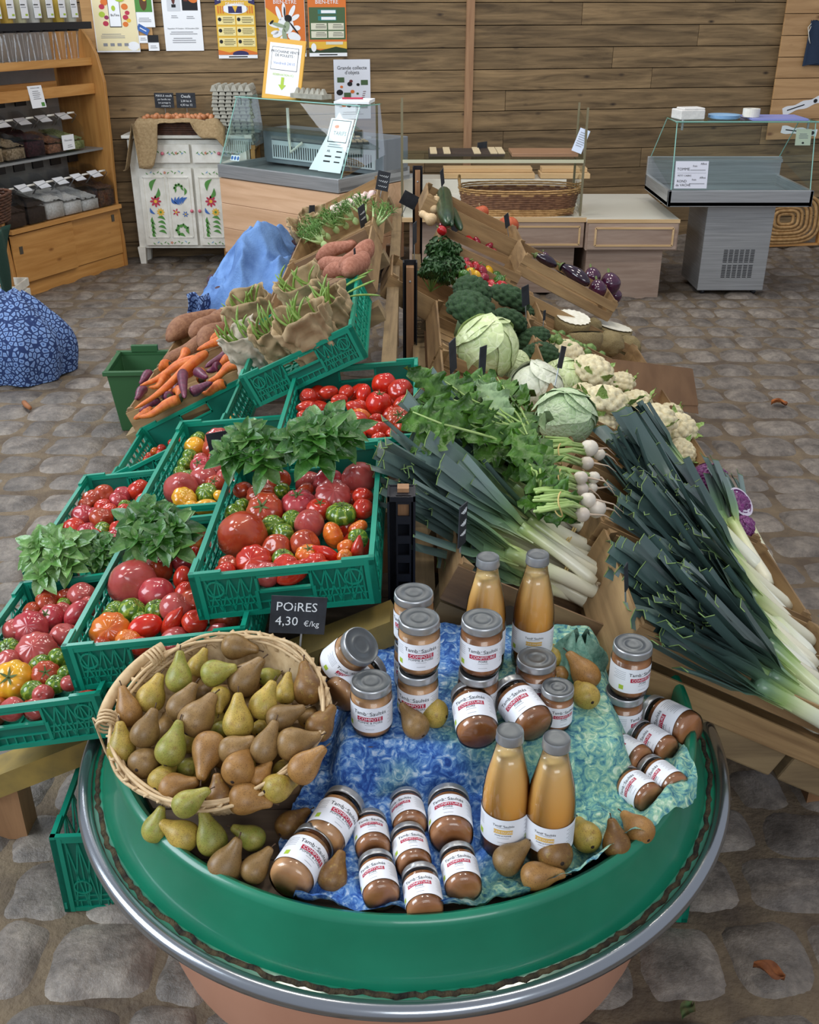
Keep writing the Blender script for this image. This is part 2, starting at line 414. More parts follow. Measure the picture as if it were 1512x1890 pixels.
def bins(z, d0, rows, where):
    for k, (s, col, fill, desc) in enumerate(rows):
        M = MU @ Matrix.Translation((s, d0, z)) @ Matrix.Diagonal((1.12, 1.0, 1.35, 1)); t = thing('bulk_food_bin', '', 'food bin', M, 'clear scoop bins')
        t['label'] = 'clear scoop bin of %s on the %s shelf, %s from the left' % (desc, where, ordw(k + 1))
        for nm, me in zip(('bin_body', 'bail_handle', 'name_tag', 'price_label', 'grip'), BN): part(nm, me, None, t)
        c = MB(); c.grid(lambda a, b_: ((a - .5) * .144, .004 + b_ * .29, fill * 1.1 + .012 * noise.noise(V((a * 7, b_ * 9, k))) + .04 * b_), 10, 10)
        c.box((0, .149, fill / 2), (.144, .288, fill - .01))
        part('contents', c, mat('grain_%s' % desc.replace(' ', '_'), col[0], .9, col2=col[1], nscale=90, lo=.42, hi=.58) if 'grain_%s' % desc.replace(' ', '_') not in MATS else MATS['grain_%s' % desc.replace(' ', '_')], t, smooth=True)
bins(.477, -.01, [(.11, ('#3b2a22', '#251a16'), .07, 'dark brown flakes'), (.30, ('#2e2622', '#1d1816'), .08, 'nearly black seeds'), (.48, ('#dedcd6', '#c9c6bd'), .085, 'white flour'),
     (.66, ('#e4e2dc', '#d2cfc7'), .07, 'bright white flour'), (.84, ('#d9d8d2', '#c2bfb8'), .06, 'pale powder'), (1.02, ('#6b4428', '#3f2716'), .09, 'brown muesli')], 'lower')
bins(.885, .10, [(.11, ('#c8b08a', '#8f7550'), .07, 'rolled oats'), (.31, ('#b59f7e', '#7f6a4a'), .06, 'mixed flakes'), (.50, ('#4a2328', '#2a1216'), .08, 'dark red beans'),
     (.70, ('#9c6a4a', '#6a452e'), .05, 'small brown grains'), (.90, ('#aab07a', '#7f8a50'), .05, 'greenish split peas')], 'middle')
for k in range(8):
    s = .20 + k * .118; M = MU @ Matrix.Translation((s, .12, 1.475)); t = thing('gravity_dispenser', 'clear gravity dispenser tube on the top shelf, %s from the left' % ordw(k + 1), 'dispenser', M, 'gravity dispensers')
    g = MB(); g.lathe([(.028, 0), (.036, .1), (.046, .2), (.046, .42)], 14); part('tube', g, m_glass2, t, True)
    c = MB(); c.lathe([(.001, .24), (.042, .24), (.042, .41), (.001, .41)], 12); part('contents', c, mat('dry_%d' % k, ['#e2d9a8', '#dcd8c8', '#d9b24a', '#cfc8a0', '#d8d4c8', '#b9a878', '#d7b648', '#e0dcc6'][k], .8), t)
    v = MB(); v.lathe([(.044, .19), (.05, .19), (.05, .225), (.044, .225)], 14); part('valve', v, m_black, t)
    l = MB(); l.box((0, -.052, .33), (.062, .002, .11), 0); l.box((-.01, -.0535, .355), (.04, .001, .006), 1); l.box((-.005, -.0535, .34), (.045, .001, .004), 2); l.box((.014, -.0535, .295), (.022, .001, .012), 3)
    part('price_label', l, [m_paper, m_ink, m_grey, m_lime], t)
def sheet(name, label, cat, M, w, h, fn, mats, parent=None, th=.002):
    """flat paper or board; fn(mb, P) draws on it, P(x, y, k) is a point k layers above the face, x right y up"""
    mb = MB(); mb.box((0, th / 2, 0), (w, th, h), 0)
    P = lambda x, y, k=1: V((x, -.0008 * k, y))
    fn(mb, P)
    return single(name, mb, mats, label, cat, M) if parent is None else part(name, mb, mats, parent, M=M)
def rect(mb, P, x, y, w, h, mi, k=1): mb.add([P(x - w / 2, y - h / 2, k), P(x + w / 2, y - h / 2, k), P(x + w / 2, y + h / 2, k), P(x - w / 2, y + h / 2, k)], [(0, 1, 2, 3)], mi)
def ell(mb, P, x, y, a, b_, mi, k=1, rot=0, n=18):
    mb.add([P(x + a * cos(t) * cos(rot) - b_ * sin(t) * sin(rot), y + a * cos(t) * sin(rot) + b_ * sin(t) * cos(rot), k) for t in [2 * pi * i / n for i in range(n)]], [tuple(range(n))], mi)
def poly(mb, P, pts, mi, k=1): mb.add([P(x, y, k) for x, y in pts], [tuple(range(len(pts)))], mi)
def txt(mb, P, s, x, y, size, mi, k=2, align='CENTER'): mb.text(s, size, lambda a, b_: P(x + a, y + b_, k), mi, align)
def lines(mb, P, x, y, w, n, dy, mi, k=2, hgt=.3):
    for i in range(n): rect(mb, P, x - w * .5 * (.0 if i % 3 else .1), y - i * dy, w * (1 if i % 3 else .8), dy * hgt, mi, k)
def pw(px, py, off=.004):
    """pixel -> point just in front of the plank wall"""
    return hitp(px, py, W0 + WN * (.0 + off), WN)
RWALL = Matrix((WE, -WN, V((0, 0, 1)))).transposed().to_4x4()
def on_wall(cx, cz, off=.006):
    return Matrix.Translation(wall(cx, cz, off)) @ RWALL
d = lambda mb, P: (lines(mb, P, 0, .035, .07, 5, .012, 1), txt(mb, P, 'ÉPICERIE DE L\'ARBRE', 0, .055, .009, 2), rect(mb, P, .04, -.05, .03, .025, 3))
sheet('notice', 'white notice with green corner fixed on the dispenser shelf rail', 'notice', MU @ Mx((.55, .072, 1.27), (-.15, 0, 0)), .13, .14, d, [m_paper, m_grey, m_ink, m_green_p])
sheet('notice', 'small printed white notice on the curved side panel of the dispenser', 'notice', MU @ Mx((L + .004, .12, 1.45), (0, 0, pi / 2)), .10, .13, lambda mb, P: (lines(mb, P, 0, .03, .075, 6, .014, 1), rect(mb, P, 0, .05, .07, .007, 2)), [m_paper, m_grey, m_ink])
sheet('notice', 'handwritten white card between the bins on the middle shelf', 'notice', MU @ Mx((.80, .085, .95), (0, 0, 0)), .12, .10, lambda mb, P: (txt(mb, P, 'Nouveau', 0, .015, .022, 1), lines(mb, P, .01, -.02, .05, 2, .012, 1)), [m_paper, m_grey])

# ---- white painted cabinet
MC = Mx((-2.12, 7.9, 0)); c = thing('painted_cabinet', 'white painted cabinet with folk flowers on its doors, beside the dispenser', 'cabinet', MC)
CW, CD, CH = .93, .235, .965
mb = MB(); mb.box((CW / 2, CD / 2 + .012, .53), (CW - .02, CD - .02, .80)); part('body', mb, m_white, c, bevel=.003)
mb = MB(); mb.box((CW / 2, CD / 2, CH - .012), (CW + .04, CD + .04, .024)); part('top', mb, m_white, c, bevel=.005)
for x in (.03, CW - .03):
    for y_ in (.03, CD - .03):
        mb = MB(); mb.add([(x - .03, y_ - .03, .14), (x + .03, y_ - .03, .14), (x + .03, y_ + .03, .14), (x - .03, y_ + .03, .14), (x - .02, y_ - .02, 0), (x + .02, y_ - .02, 0), (x + .02, y_ + .02, 0), (x - .02, y_ + .02, 0)],
                          [(0, 1, 2, 3), (7, 6, 5, 4), (0, 4, 5, 1), (1, 5, 6, 2), (2, 6, 7, 3), (3, 7, 4, 0)]); part('leg', mb, m_white, c)
PM = [m_white, m_green_p, m_redp, m_blue, m_skyp, m_yel]
def flower(mb, P, x, y, r, mi, n=8, ctr=5, pt=1.0):
    for i in range(n):
        a = 2 * pi * i / n; ell(mb, P, x + cos(a) * r * .62, y + sin(a) * r * .62, r * .42, r * .2 * pt, mi, 2, a, 8)
    ell(mb, P, x, y, r * .3, r * .3, ctr, 3, 0, 10)
def leaf2(mb, P, x, y, l, a, mi=1, w=.25):
    pts = []
    for i in range(9):
        t = i / 8; q = l * (t - .5); b_ = sin(pi * t) * l * w; pts.append((q, b_ + .12 * l * sin(pi * t)))
    pts += [(l * (t - .5), .12 * l * sin(pi * t) - .3 * sin(pi * t) * l * w) for t in [1 - i / 8 for i in range(1, 8)]]
    poly(mb, P, [(x + p * cos(a) - q * sin(a), y + p * sin(a) + q * cos(a)) for p, q in pts], mi, 2)
def garland(mb, P, x, y, w, n=6):
    flower(mb, P, x, y, .012, 2, 5)
    for i in range(1, n):
        for sgn in (-1, 1): leaf2(mb, P, x + sgn * w * i / n / 2, y + .005 * (-1) ** i, .024, sgn * (.7 if i % 2 else -.7) + (pi if sgn < 0 else 0), 1 if i != n - 2 else 4, .22)
for k, (x0, x1) in enumerate([(.075, .475), (.495, .90)]):
    dm = MB(); w = x1 - x0; P = lambda x, y, q=1, x0=x0: V((x0 + x, -.012 - .0008 * q, y))
    dm.box((x0 + w / 2, 0, .445), (w, .02, .57))
    for px0 in (w * .27, w * .73):   # raised beads round two sunk panels
        for zz in (.22, .665): dm.box((x0 + px0, -.011, zz), (w * .40, .008, .008))
        for xx in (-w * .2, w * .2): dm.box((x0 + px0 + xx, -.011, .4425), (.008, .008, .445))
    dx = w * .27
    leaf2(dm, P, dx, .61, .10, 1.1); leaf2(dm, P, dx + .01, .55, .09, 4.2); flower(dm, P, dx, .49, .042, 2, 8, 5); flower(dm, P, dx + .03, .41, .03, 5, 9, 1)
    leaf2(dm, P, dx - .03, .42, .06, 2.2, 3)
    for i in range(4): leaf2(dm, P, dx + .03, .36 - i * .035, .065, -.3); leaf2(dm, P, dx - .03, .345 - i * .035, .065, .3 + pi / 2)
    dx = w * .73
    for i in range(5): leaf2(dm, P, dx + .035 * cos(i * .8 + .2), .585 + .035 * sin(i * .8 + .2), .05, i * .8 + pi / 2 + .2)
    leaf2(dm, P, dx + .04, .565, .06, -1.6); flower(dm, P, dx - .035, .41, .028, 2, 5); flower(dm, P, dx + .035, .395, .022, 3, 6)
    for i in range(5): leaf2(dm, P, dx + (i - 2) * .02, .495, .065, pi / 2 + (2 - i) * .35, 3)
    for i in range(6): leaf2(dm, P, dx + .05 * cos(i * .9), .275 + .045 * sin(i * .9), .06, i * .9 + pi / 2, 1, .3)
    garland(dm, P, w / 2, .70, w * .8); garland(dm, P, w / 2, .18, w * .8)
    do = part('door', dm, PM, c)
    mb = MB(); mb.sphere((x1 - .02 if k == 0 else x0 + .02, -.025, .42), (.013, .013, .013), 10, 8); part('knob', mb, mat('knob_rose', '#c86a7a', .4) if k == 0 else MATS['knob_rose'], do, True)
    dm = MB(); P = lambda x, y, q=1, x0=x0: V((x0 + x, -.012 - .0008 * q, y)); dm.box((x0 + w / 2, 0, .835), (w, .02, .13)); garland(dm, P, w * .25, .84, w * .4, 5); garland(dm, P, w * .75, .84, w * .4, 5)
    do = part('drawer', dm, PM, c); mb = MB(); mb.sphere((x0 + w * .5, -.025, .838), (.013, .013, .013), 10, 8); part('knob', mb, MATS['knob_rose'], do, True)

# ---- egg basket, burlap, eggs, slates
def basket_wall(mb, rx, ry, h, rows, mi=0, wob=.0022, flare=1.08, square=2.0, nu=96, rim=.008):
    for k in range(rows):
        t = k / (rows - 1); q = 1 + (flare - 1) * t
        pts = []
        for i in range(nu + 1):
            a = 2 * pi * i / nu; e = 2 / square
            x = rx * q * (abs(cos(a)) ** e) * (1 if cos(a) >= 0 else -1); y_ = ry * q * (abs(sin(a)) ** e) * (1 if sin(a) >= 0 else -1)
            w_ = wob * sin(nu / 4 * a + (pi if k % 2 else 0)); f_ = 1 + w_ / max(rx, .05)
            pts.append((x * f_, y_ * f_, t * h))
        mb.tube(pts, h / rows * .62, 5, mi, False)
eb = thing('egg_basket', 'dark rectangular wicker basket of brown eggs lined with burlap, on the white cabinet', 'basket', Mx((-1.72, 8.02, .967)))
mb = MB(); basket_wall(mb, .285, .125, .10, 9, square=7); part('wicker_wall', mb, m_wick, eb, True)
mb = MB(); mb.box((0, 0, .008), (.56, .24, .012)); part('basket_floor', mb, m_wick, eb)
def sst3(a): t = min(1, max(0, (a - .10) / .10)); return .25 + .75 * t * t * (3 - 2 * t)
def burl(u_, v_):
    x = -.46 + u_ * .82; y_ = -.36 + v_ * .50
    inx = max(0, 1 - (abs(x) / .27) ** 6); iny = max(0, 1 - (abs(y_) / .115) ** 6)
    z = .112 - .03 * inx * iny
    if x < -.30: z -= (-.30 - x) * 2.6; 
    if abs(y_) > .135 and x > -.3: z -= (abs(y_) - .135) * ((1.5 if x < 0 else .55) if abs(x) > .13 else .25) * sst3(abs(x))
    if x > .30: z -= (x - .30) * 1.2
    z += .012 * fbm(x * 9, y_ * 9, 3)
    xx = x if x > -.31 else -.31 - (-.31 - x) * .7
    return (xx, y_ if abs(y_) < .15 else .15 * (1 if y_ > 0 else -1) + (y_ - .15 * (1 if y_ > 0 else -1)) * .3, max(z, -.24))
mb = MB(); mb.grid(burl, 44, 24); bo = single('burlap_cloth', mb, m_burlap, 'tan burlap cloth spilling over left end of the egg basket', 'cloth', Mx((-1.72, 8.02, .967)), smooth=True)
bo.modifiers.new('thick', 'SOLIDIFY').thickness = .004
egg = MB(); egg.sphere((0, 0, 0), (.021, .021, .027), 16, 10, fn=lambda d_, th, a: 1 - .1 * d_.z); egg_me = egg.mesh('egg', mat('brown_egg', '#b9794f', .45, objvar=.12))
for k in range(26):
    x, y_ = -.25 + .0205 * k + R.uniform(-.008, .008), -.05 + (k % 4) * .036 + R.uniform(-.008, .008)
    o = part('egg', egg_me, None, None, M=Mx((-1.72 + x, 8.02 + y_, .967 + .105 + R.uniform(0, .012)), (R.uniform(0, 3), R.uniform(0, 3), 0))); o['category'] = 'egg'; o['group'] = 'brown eggs'
    rank(o, px_of(o.location)[0], 'brown egg', 'brown eggs', 'in the burlap-lined basket')
def slate(label, M, w, h, writes, name='slate_sign', stake=.12, stakeoff=0.0, size=1):
    t = thing(name, label, 'price sign', M); mb = MB(); mb.box((0, 0, h / 2), (w, .003, h), 0)
    P = lambda x, y, k=1: V((x, -.0016 - .0004 * k, y))
    for s, x, y, sz in writes:
        if s: txt(mb, P, s, x, y, sz, 1, 1)
        else: mb.tube([P(x + (i / 14 - .5) * w * .7, y + sz * .45 * (.5 * sin(i * 1.9) + .3 * sin(i * 4.1)), 1) for i in range(15)], .0009, 4, 1)
    part('slate', mb, [m_slate, m_chalk], t)
    if stake: mb = MB(); mb.tube([(stakeoff, .003, h * .5), (stakeoff, .003, -stake)], .0022, 6); part('stake', mb, m_steel_d, t)
    return t
slate('black chalk sign saying MAX 6 oeufs behind the egg basket', Mx((-1.855, 8.165, 1.13)), .145, .105, [('MAX.6 oeufs', 0, .085, .023), ('par famille svp', 0, .06, .017), ('(en partage la', 0, .036, .017), ('richesse !)', .01, .014, .017)], stake=.06)
slate('black chalk sign saying Oeufs with prices behind the egg basket', Mx((-1.69, 8.165, 1.13)), .145, .105, [('Oeufs', 0, .08, .030), ('2,30 les 6', 0, .048, .021), ('4,30 les 12', 0, .02, .021)], stake=.06)

# ---- posters on the plank wall
board = MB(); board.box((-.02, .008, 0), (.49, .014, .75)); single('pinboard', board, wood('pinboard_wood', '#a67c4a', '#c49a64', 'x', 1, .6, 0), 'wooden pinboard behind the cream fruit poster at top left', 'pinboard', on_wall(-.125, 1.91, .018))
def p_fruit(mb, P):
    rect(mb, P, 0, 0, .30, .46, 1); txt(mb, P, 'aussi simple !', 0, .175, .042, 2)
    rect(mb, P, .0, .02, .085, .19, 3, 2); rect(mb, P, 0, .02, .078, .178, 0, 3); ell(mb, P, .045, .115, .036, .024, 4, 4); ell(mb, P, -.005, .05, .014, .018, 4, 4); txt(mb, P, 'BuTine', .002, .005, .022, 3, 5)
    for x, y, r, mi in [(-.065, .09, .026, 6), (-.085, .06, .02, 2), (-.09, .01, .022, 4), (-.07, -.05, .02, 2), (.075, .06, .024, 6), (.09, .02, .017, 2), (.075, -.01, .02, 2), (.095, -.03, .016, 5), (-.06, -.01, .016, 7), (.07, -.055, .02, 6)]: ell(mb, P, x, y, r, r * .85, mi, 2)
    lines(mb, P, -.03, -.12, .17, 3, .012, 8); 
    for i in range(4): rect(mb, P, -.09 + i * .05, -.19, .03, .02, 8, 2)
    ell(mb, P, .11, -.2, .042, .03, 0, 2)
sheet('poster', 'cream poster with a phone and fruit drawings at top left', 'poster', on_wall(-.155, 1.755, .024), .31, .48, p_fruit, [m_paper, mat('cream_paper', '#e9dcb0', .7), m_redp, m_ink, m_lime, m_yel, m_orange, mat('plum_print', '#8e2f5a', .6), m_grey])
def p_insect(mb, P): rect(mb, P, 0, .05, .12, .14, 1); ell(mb, P, 0, .05, .026, .06, 2, 2); ell(mb, P, .01, .08, .018, .03, 3, 3); lines(mb, P, 0, -.06, .09, 3, .011, 4)
sheet('poster', 'small photo sheet of a brown insect on green, right of the fruit poster', 'poster', on_wall(.055, 1.80, .024), .14, .24, p_insect, [m_paper, m_green_p, mat('brown_print', '#5a3a20', .7), m_yel, m_grey])
sheet('card', 'blue folded card pinned on the wooden board', 'card', on_wall(.035, 1.665, .024) @ Matrix.Rotation(.5, 4, 'Y'), .085, .045, lambda mb, P: rect(mb, P, 0, 0, .05, .006, 1), [m_blue, m_paper])
sheet('card', 'small white business card pinned on the wooden board', 'card', on_wall(.02, 1.60, .024), .08, .05, lambda mb, P: (lines(mb, P, .01, .008, .045, 2, .012, 1), rect(mb, P, -.035, 0, .006, .04, 2)), [m_paper, m_grey, m_lime])
sheet('card', 'black and white business card hanging below the insect photo', 'card', on_wall(.10, 1.575, .024), .078, .105, lambda mb, P: (rect(mb, P, 0, .028, .078, .05, 1), lines(mb, P, 0, -.02, .05, 2, .012, 2)), [m_paper, m_ink, m_grey])
def p_expo(mb, P):
    rect(mb, P, -.055, .13, .095, .24, 1); ell(mb, P, -.055, .13, .016, .075, 2, 2); rect(mb, P, -.055, .045, .03, .02, 3, 2)
    rect(mb, P, .062, .14, .112, .25, 3); rect(mb, P, .035, .16, .03, .17, 2, 2); ell(mb, P, .085, .09, .035, .025, 4, 2, -.3); ell(mb, P, .07, .13, .02, .03, 2, 2)
    txt(mb, P, 'Exposition 19 Octobre - 30 Décembre 2024', 0, -.105, .0125, 5); lines(mb, P, 0, -.128, .2, 2, .013, 6); lines(mb, P, -.055, -.02, .05, 2, .012, 6); lines(mb, P, .06, -.025, .06, 2, .012, 6); lines(mb, P, 0, -.17, .17, 3, .014, 6)
sheet('poster', 'white exhibition poster with two dark pictures, right of the pinboard', 'poster', on_wall(.325, 1.775), .278, .51, p_expo, [m_paper, mat('pale_grey_print', '#cfd2d6', .7), mat('rust_print', '#5d2a20', .6), m_ink, m_orange, m_ink, m_grey])
def p_saison(mb, P):
    rect(mb, P, 0, .0, .29, .40, 1); rect(mb, P, 0, .165, .29, .05, 1, 2)
    for sx in (-1, 1):
        poly(mb, P, [(sx * .145, .20), (sx * .10, .20), (sx * .10, .15), (sx * .145, .135)], 2, 3)
        for i in range(3): rect(mb, P, sx * (.125 - i * .018), .105, .009, .05, 4, 3)
    ell(mb, P, 0, .11, .095, .035, 0, 3); rect(mb, P, 0, .105, .10, .045, 2, 4); poly(mb, P, [(-.02, .13), (.02, .13), (0, .085)], 1, 5)
    txt(mb, P, 'SAISON CULTURELLE', 0, .172, .027, 0, 6); txt(mb, P, 'DE L\'ARBRE', 0, .143, .027, 0, 6)
    for r_ in range(3):
        for sx in (-1, 1): rect(mb, P, sx * .07, .035 - r_ * .075, .13, .06, 3, 3); lines(mb, P, sx * .07 + .015, .052 - r_ * .075, .085, 4, .011, 5, 4); ell(mb, P, sx * .07 - .048, .04 - r_ * .075, .013, .013, 5, 4)
    poly(mb, P, [(-.145, -.2), (-.145, -.165), (-.06, -.185), (.05, -.16), (.145, -.185), (.145, -.2)], 4, 5); ell(mb, P, .02, -.195, .06, .022, 2, 6)
    rect(mb, P, 0, -.214, .29, .022, 0, 7); rect(mb, P, 0, -.214, .14, .008, 5, 8)
sheet('poster', 'yellow SAISON CULTURELLE poster, third large sheet from the left', 'poster', on_wall(.715, 1.69), .29, .43, p_saison, [m_paper, m_yel, mat('indigo_print', '#2d2a5c', .6), mat('pale_yellow_print', '#efdf9c', .7), m_orange, m_ink])
def p_bien1(mb, P):
    poly(mb, P, [(-.145, -.2), (.145, -.2), (.145, .21), (-.145, .21)], 1); poly(mb, P, [(-.145, -.16), (.0, -.16), (-.05, .05), (-.145, .12)], 2, 2)
    txt(mb, P, 'PROGRAMMATION', 0, .185, .027, 0, 4); txt(mb, P, 'BIEN-ÊTRE', 0, .155, .038, 0, 4)
    for x, y, a, b_, r_ in [(-.05, .08, .016, .05, .3), (-.01, .10, .015, .05, 0), (.05, .09, .016, .05, -.5), (-.09, .0, .04, .015, -.3), (.07, .05, .04, .016, .5), (-.06, -.06, .045, .02, .4), (.06, -.08, .05, .03, -.3), (0, 0, .06, .06, 0), (-.02, -.1, .03, .03, 0), (.08, -.02, .03, .018, 0), (-.085, -.05, .03, .014, .2)]: ell(mb, P, x, y, a, b_, 0, 3, r_)
    ell(mb, P, .02, .045, .028, .025, 3, 5); ell(mb, P, .005, -.01, .022, .04, 5, 5, -.3); ell(mb, P, -.05, .0, .055, .013, 5, 5, -.25); ell(mb, P, -.105, .02, .02, .008, 3, 6, .7); ell(mb, P, -.01, -.09, .018, .07, 5, 5, .15); ell(mb, P, .015, -.16, .012, .025, 6, 6, .3); ell(mb, P, .06, -.02, .055, .006, 3, 6, -.9); ell(mb, P, -.005, .09, .006, .035, 3, 6)
    poly(mb, P, [(-.145, -.195), (-.145, -.145), (-.03, -.165), (.06, -.16), (.145, -.155), (.145, -.195)], 4, 4); rect(mb, P, 0, -.205, .29, .025, 0, 7); rect(mb, P, 0, -.205, .14, .008, 3, 8)
sheet('poster', 'orange PROGRAMMATION BIEN-ÊTRE poster with a dancing figure', 'poster', on_wall(1.085, 1.69), .295, .43, p_bien1, [m_paper, m_orange, m_yel, m_ink, m_pgreen, mat('sage_print', '#9aa88c', .7), mat('skin_print', '#b98560', .7)])
def p_bien2(mb, P):
    rect(mb, P, 0, 0, .29, .42, 1); txt(mb, P, 'PROGRAMMATION', 0, .185, .027, 0, 4); txt(mb, P, 'BIEN-ÊTRE', 0, .155, .038, 0, 4)
    rect(mb, P, 0, .01, .275, .22, 2, 2)
    for i in range(2): rect(mb, P, 0, .09 - i * .045, .14, .03, 3, 3); rect(mb, P, .01, .09 - i * .045, .11, .02, 0, 4)
    for r_ in range(2):
        for sx in (-1, 1): rect(mb, P, sx * .065, -.01 - r_ * .055, .12, .046, 5, 3); lines(mb, P, sx * .065 + .015, .003 - r_ * .055, .08, 3, .011, 6, 4)
    rect(mb, P, 0, -.14, .29, .05, 4, 2); rect(mb, P, .05, -.125, .13, .02, 5, 3); poly(mb, P, [(-.145, -.195), (-.145, -.155), (-.06, -.175), (.06, -.15), (.145, -.165), (.145, -.195)], 7, 4); ell(mb, P, -.11, -.155, .02, .03, 0, 5)
    rect(mb, P, 0, -.205, .29, .025, 0, 7); rect(mb, P, 0, -.205, .14, .008, 6, 8)
sheet('poster', 'orange and green PROGRAMMATION BIEN-ÊTRE schedule poster without a figure', 'poster', on_wall(1.40, 1.69), .29, .43, p_bien2, [m_paper, m_orange, m_pgreen, mat('teal_print', '#2f7c78', .6), m_yel, mat('pale_print', '#d8d6bf', .7), m_ink, mat('deep_green_print', '#2c3d24', .7)])
def p_collecte(mb, P):
    txt(mb, P, 'Grande collecte', 0, .155, .036, 1); txt(mb, P, 'd\'objets', 0, .122, .036, 1)
    for x, y in [(-.09, .07), (.095, .05), (-.04, -.04), (.09, -.12)]: rect(mb, P, x, y, .055, .036, 2, 2)
    for x, y, r, mi in [(-.01, .06, .014, 3), (-.02, .04, .02, 1), (.045, .035, .013, 1), (-.1, -.02, .026, 1), (.0, -.015, .016, 4), (.04, -.03, .01, 2), (-.085, .02, .012, 4), (.05, -.1, .02, 1), (-.07, -.11, .02, 4), (-.03, -.12, .016, 1)]: ell(mb, P, x, y, r, r * .8, mi, 2)
    for i in range(6): rect(mb, P, .075 + i * .004, -.085 + i * .014, .022, .004, 3, 3)
    lines(mb, P, 0, -.165, .17, 2, .015, 5)
sheet('poster', 'white Grande collecte d\'objets poster low on the wall above the chiller', 'poster', on_wall(1.58, 1.235), .285, .43, p_collecte, [mat('cool_white_paper', '#dfe3ec', .7), m_ink, m_pgreen, mat('maroon_print', '#6a3030', .7), m_orange, m_grey])
# ---- glass chiller on a spruce base (left)
E1 = V((.79072, -.61217, 0)); E2 = V((.61217, .79072, 0)); C0 = V((-1.40, 7.65, 0)); MCH = frame(C0, E1, E2, (0, 0, 1))
ch = thing('display_chiller', 'steel and glass display chiller on a pale wooden base, left of the rack', 'display case', MCH); WL = 1.17
mb = MB()
for z in (.16, .34, .52): mb.box((WL / 2, .36, z + .09), (WL, .70, .178))
part('wooden_base', mb, m_spruce, ch, bevel=.003)
mb = MB(); mb.box((WL / 2, .012, .75), (WL, .024, .09)); mb.box((WL / 2, .42, .725), (WL, .80, .03)); mb.box((.012, .40, .75), (.024, .76, .09)); mb.box((WL - .012, .40, .75), (.024, .76, .09)); part('steel_tray', mb, m_steel, ch, bevel=.004)
mb = MB(); mb.box((WL / 2, .62, .88), (WL, .28, .24)); part('cooling_unit', mb, mat('painted_metal_blue_grey', '#7b8289', .4), ch, bevel=.006)
for a, b_ in ((.10, .62), (.66, 1.10)):
    mb = MB(); mb.box(((a + b_) / 2, .475, .86), (b_ - a, .012, .13), 0)
    n = int((b_ - a) / .024)
    for i in range(n): mb.box((a + .02 + i * (b_ - a - .03) / n, .4685, .85), (.008, .002, .085), 1)
    mb.box(((a + b_) / 2, .472, .945), (b_ - a, .02, .02), 2)
    part('vent_grille', mb, [mat('grille_white', '#cfd6da', .35) if 'grille_white' not in MATS else MATS['grille_white'], m_black, m_steel], ch)
def glass_case(root, W, y0, y1, yb, z0, z1, zb, mul=()):
    """slanted front, two sloping side panes, flat top; y0 front foot, y1 front of the top, yb back"""
    e = .004
    mb = MB(); mb.quad((0, y0, z0), (W, y0, z0), (W, y1, z1), (0, y1, z1)); part('front_pane', mb, m_glass, root)
    for x in (0, W):
        mb = MB(); mb.add([(x, y0, z0), (x, y1, z1), (x, yb - .05, z1), (x, yb, zb)], [(0, 1, 2, 3)]); part('side_pane', mb, m_glass, root)
    mb = MB(); mb.box((W / 2, (y1 + yb - .05) / 2, z1 + .004), (W + .02, yb - .05 - y1 + .02, .006), 0); part('top_pane', mb, m_glass, root)
    mb = MB(); mb.tube([(-.01, y1 - .01, z1 + .004), (W + .01, y1 - .01, z1 + .004)], .004, 5)
    for x in (0, W): mb.tube([(x, y0, z0), (x, y1, z1)], .0035, 5); mb.tube([(x, y1, z1), (x, yb - .05, z1)], .0035, 5)
    part('glass_edge', mb, m_gedge, root)
    mb = MB()
    for x in (.03, W - .03): mb.tube([(x, y1 + .005, z1 - .05), (x, y1 + .005, z1 + .012)], .008, 8)
    part('clamp', mb, m_steel, root)
glass_case(ch, WL, .03, .24, .50, .795, 1.23, .90)
mb = MB(); mb.box((WL / 2, .34, 1.02), (WL - .02, .2, .006)); part('middle_pane', mb, m_glass, ch)
mb = MB(); mb.box((.07, .36, 1.0), (.05, .02, .03)); mb.box((WL - .1, .30, 1.05), (.14, .02, .025)); part('pane_bracket', mb, m_steel_d, ch)
mb = MB(); mb.tube([(.30, .45, 1.16), (.31, .44, .95), (.34, .42, .86), (.44, .44, .93)], .011, 8); part('drain_hose', mb, m_white, ch, True)
for q in range(4):
    mb = MB(); mb.box((.08 if q % 2 else WL - .08, .1 if q < 2 else .6, .08), (.06, .06, .16)); part('foot', mb, m_black, ch)
def LF(x, y_, z, rx=0, rz=0): return MCH @ Mx((x, y_, z), (rx, 0, rz))
def p_tarif(mb, P): rect(mb, P, 0, .095, .17, .15, 1); rect(mb, P, 0, .095, .158, .138, 0, 2); txt(mb, P, 'TARIFS', .01, .08, .038, 1, 3); ell(mb, P, -.03, .125, .02, .012, 3, 3); lines(mb, P, 0, .005, .14, 2, .015, 2); [(txt(mb, P, s, -.05, y_, .022, 1) if s else rect(mb, P, -.045, y_, .06, .01, 1, 2), rect(mb, P, .045, y_, .05, .008, 1, 2)) for s, y_ in (('AIL', -.04), ('', -.075), ('', -.11))]
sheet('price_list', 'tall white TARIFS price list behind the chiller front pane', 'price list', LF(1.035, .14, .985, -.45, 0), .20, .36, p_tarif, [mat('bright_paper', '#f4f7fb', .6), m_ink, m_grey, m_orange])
mb = MB(); mb.add([(-.17, .004, -.18), (.10, .004, -.18), (.10, .004, .11), (-.03, .004, .22)], [(0, 1, 2, 3)]); o = single('window_reflection_sheet', mb, MATS['bright_paper'], 'white sheet standing in for a slanted window reflection behind the TARIFS list', 'paper', LF(1.0, .16, .985, -.45, 0)); o.modifiers.new('t', 'SOLIDIFY').thickness = .002  # window reflection on the chiller glass, modelled as a white sheet
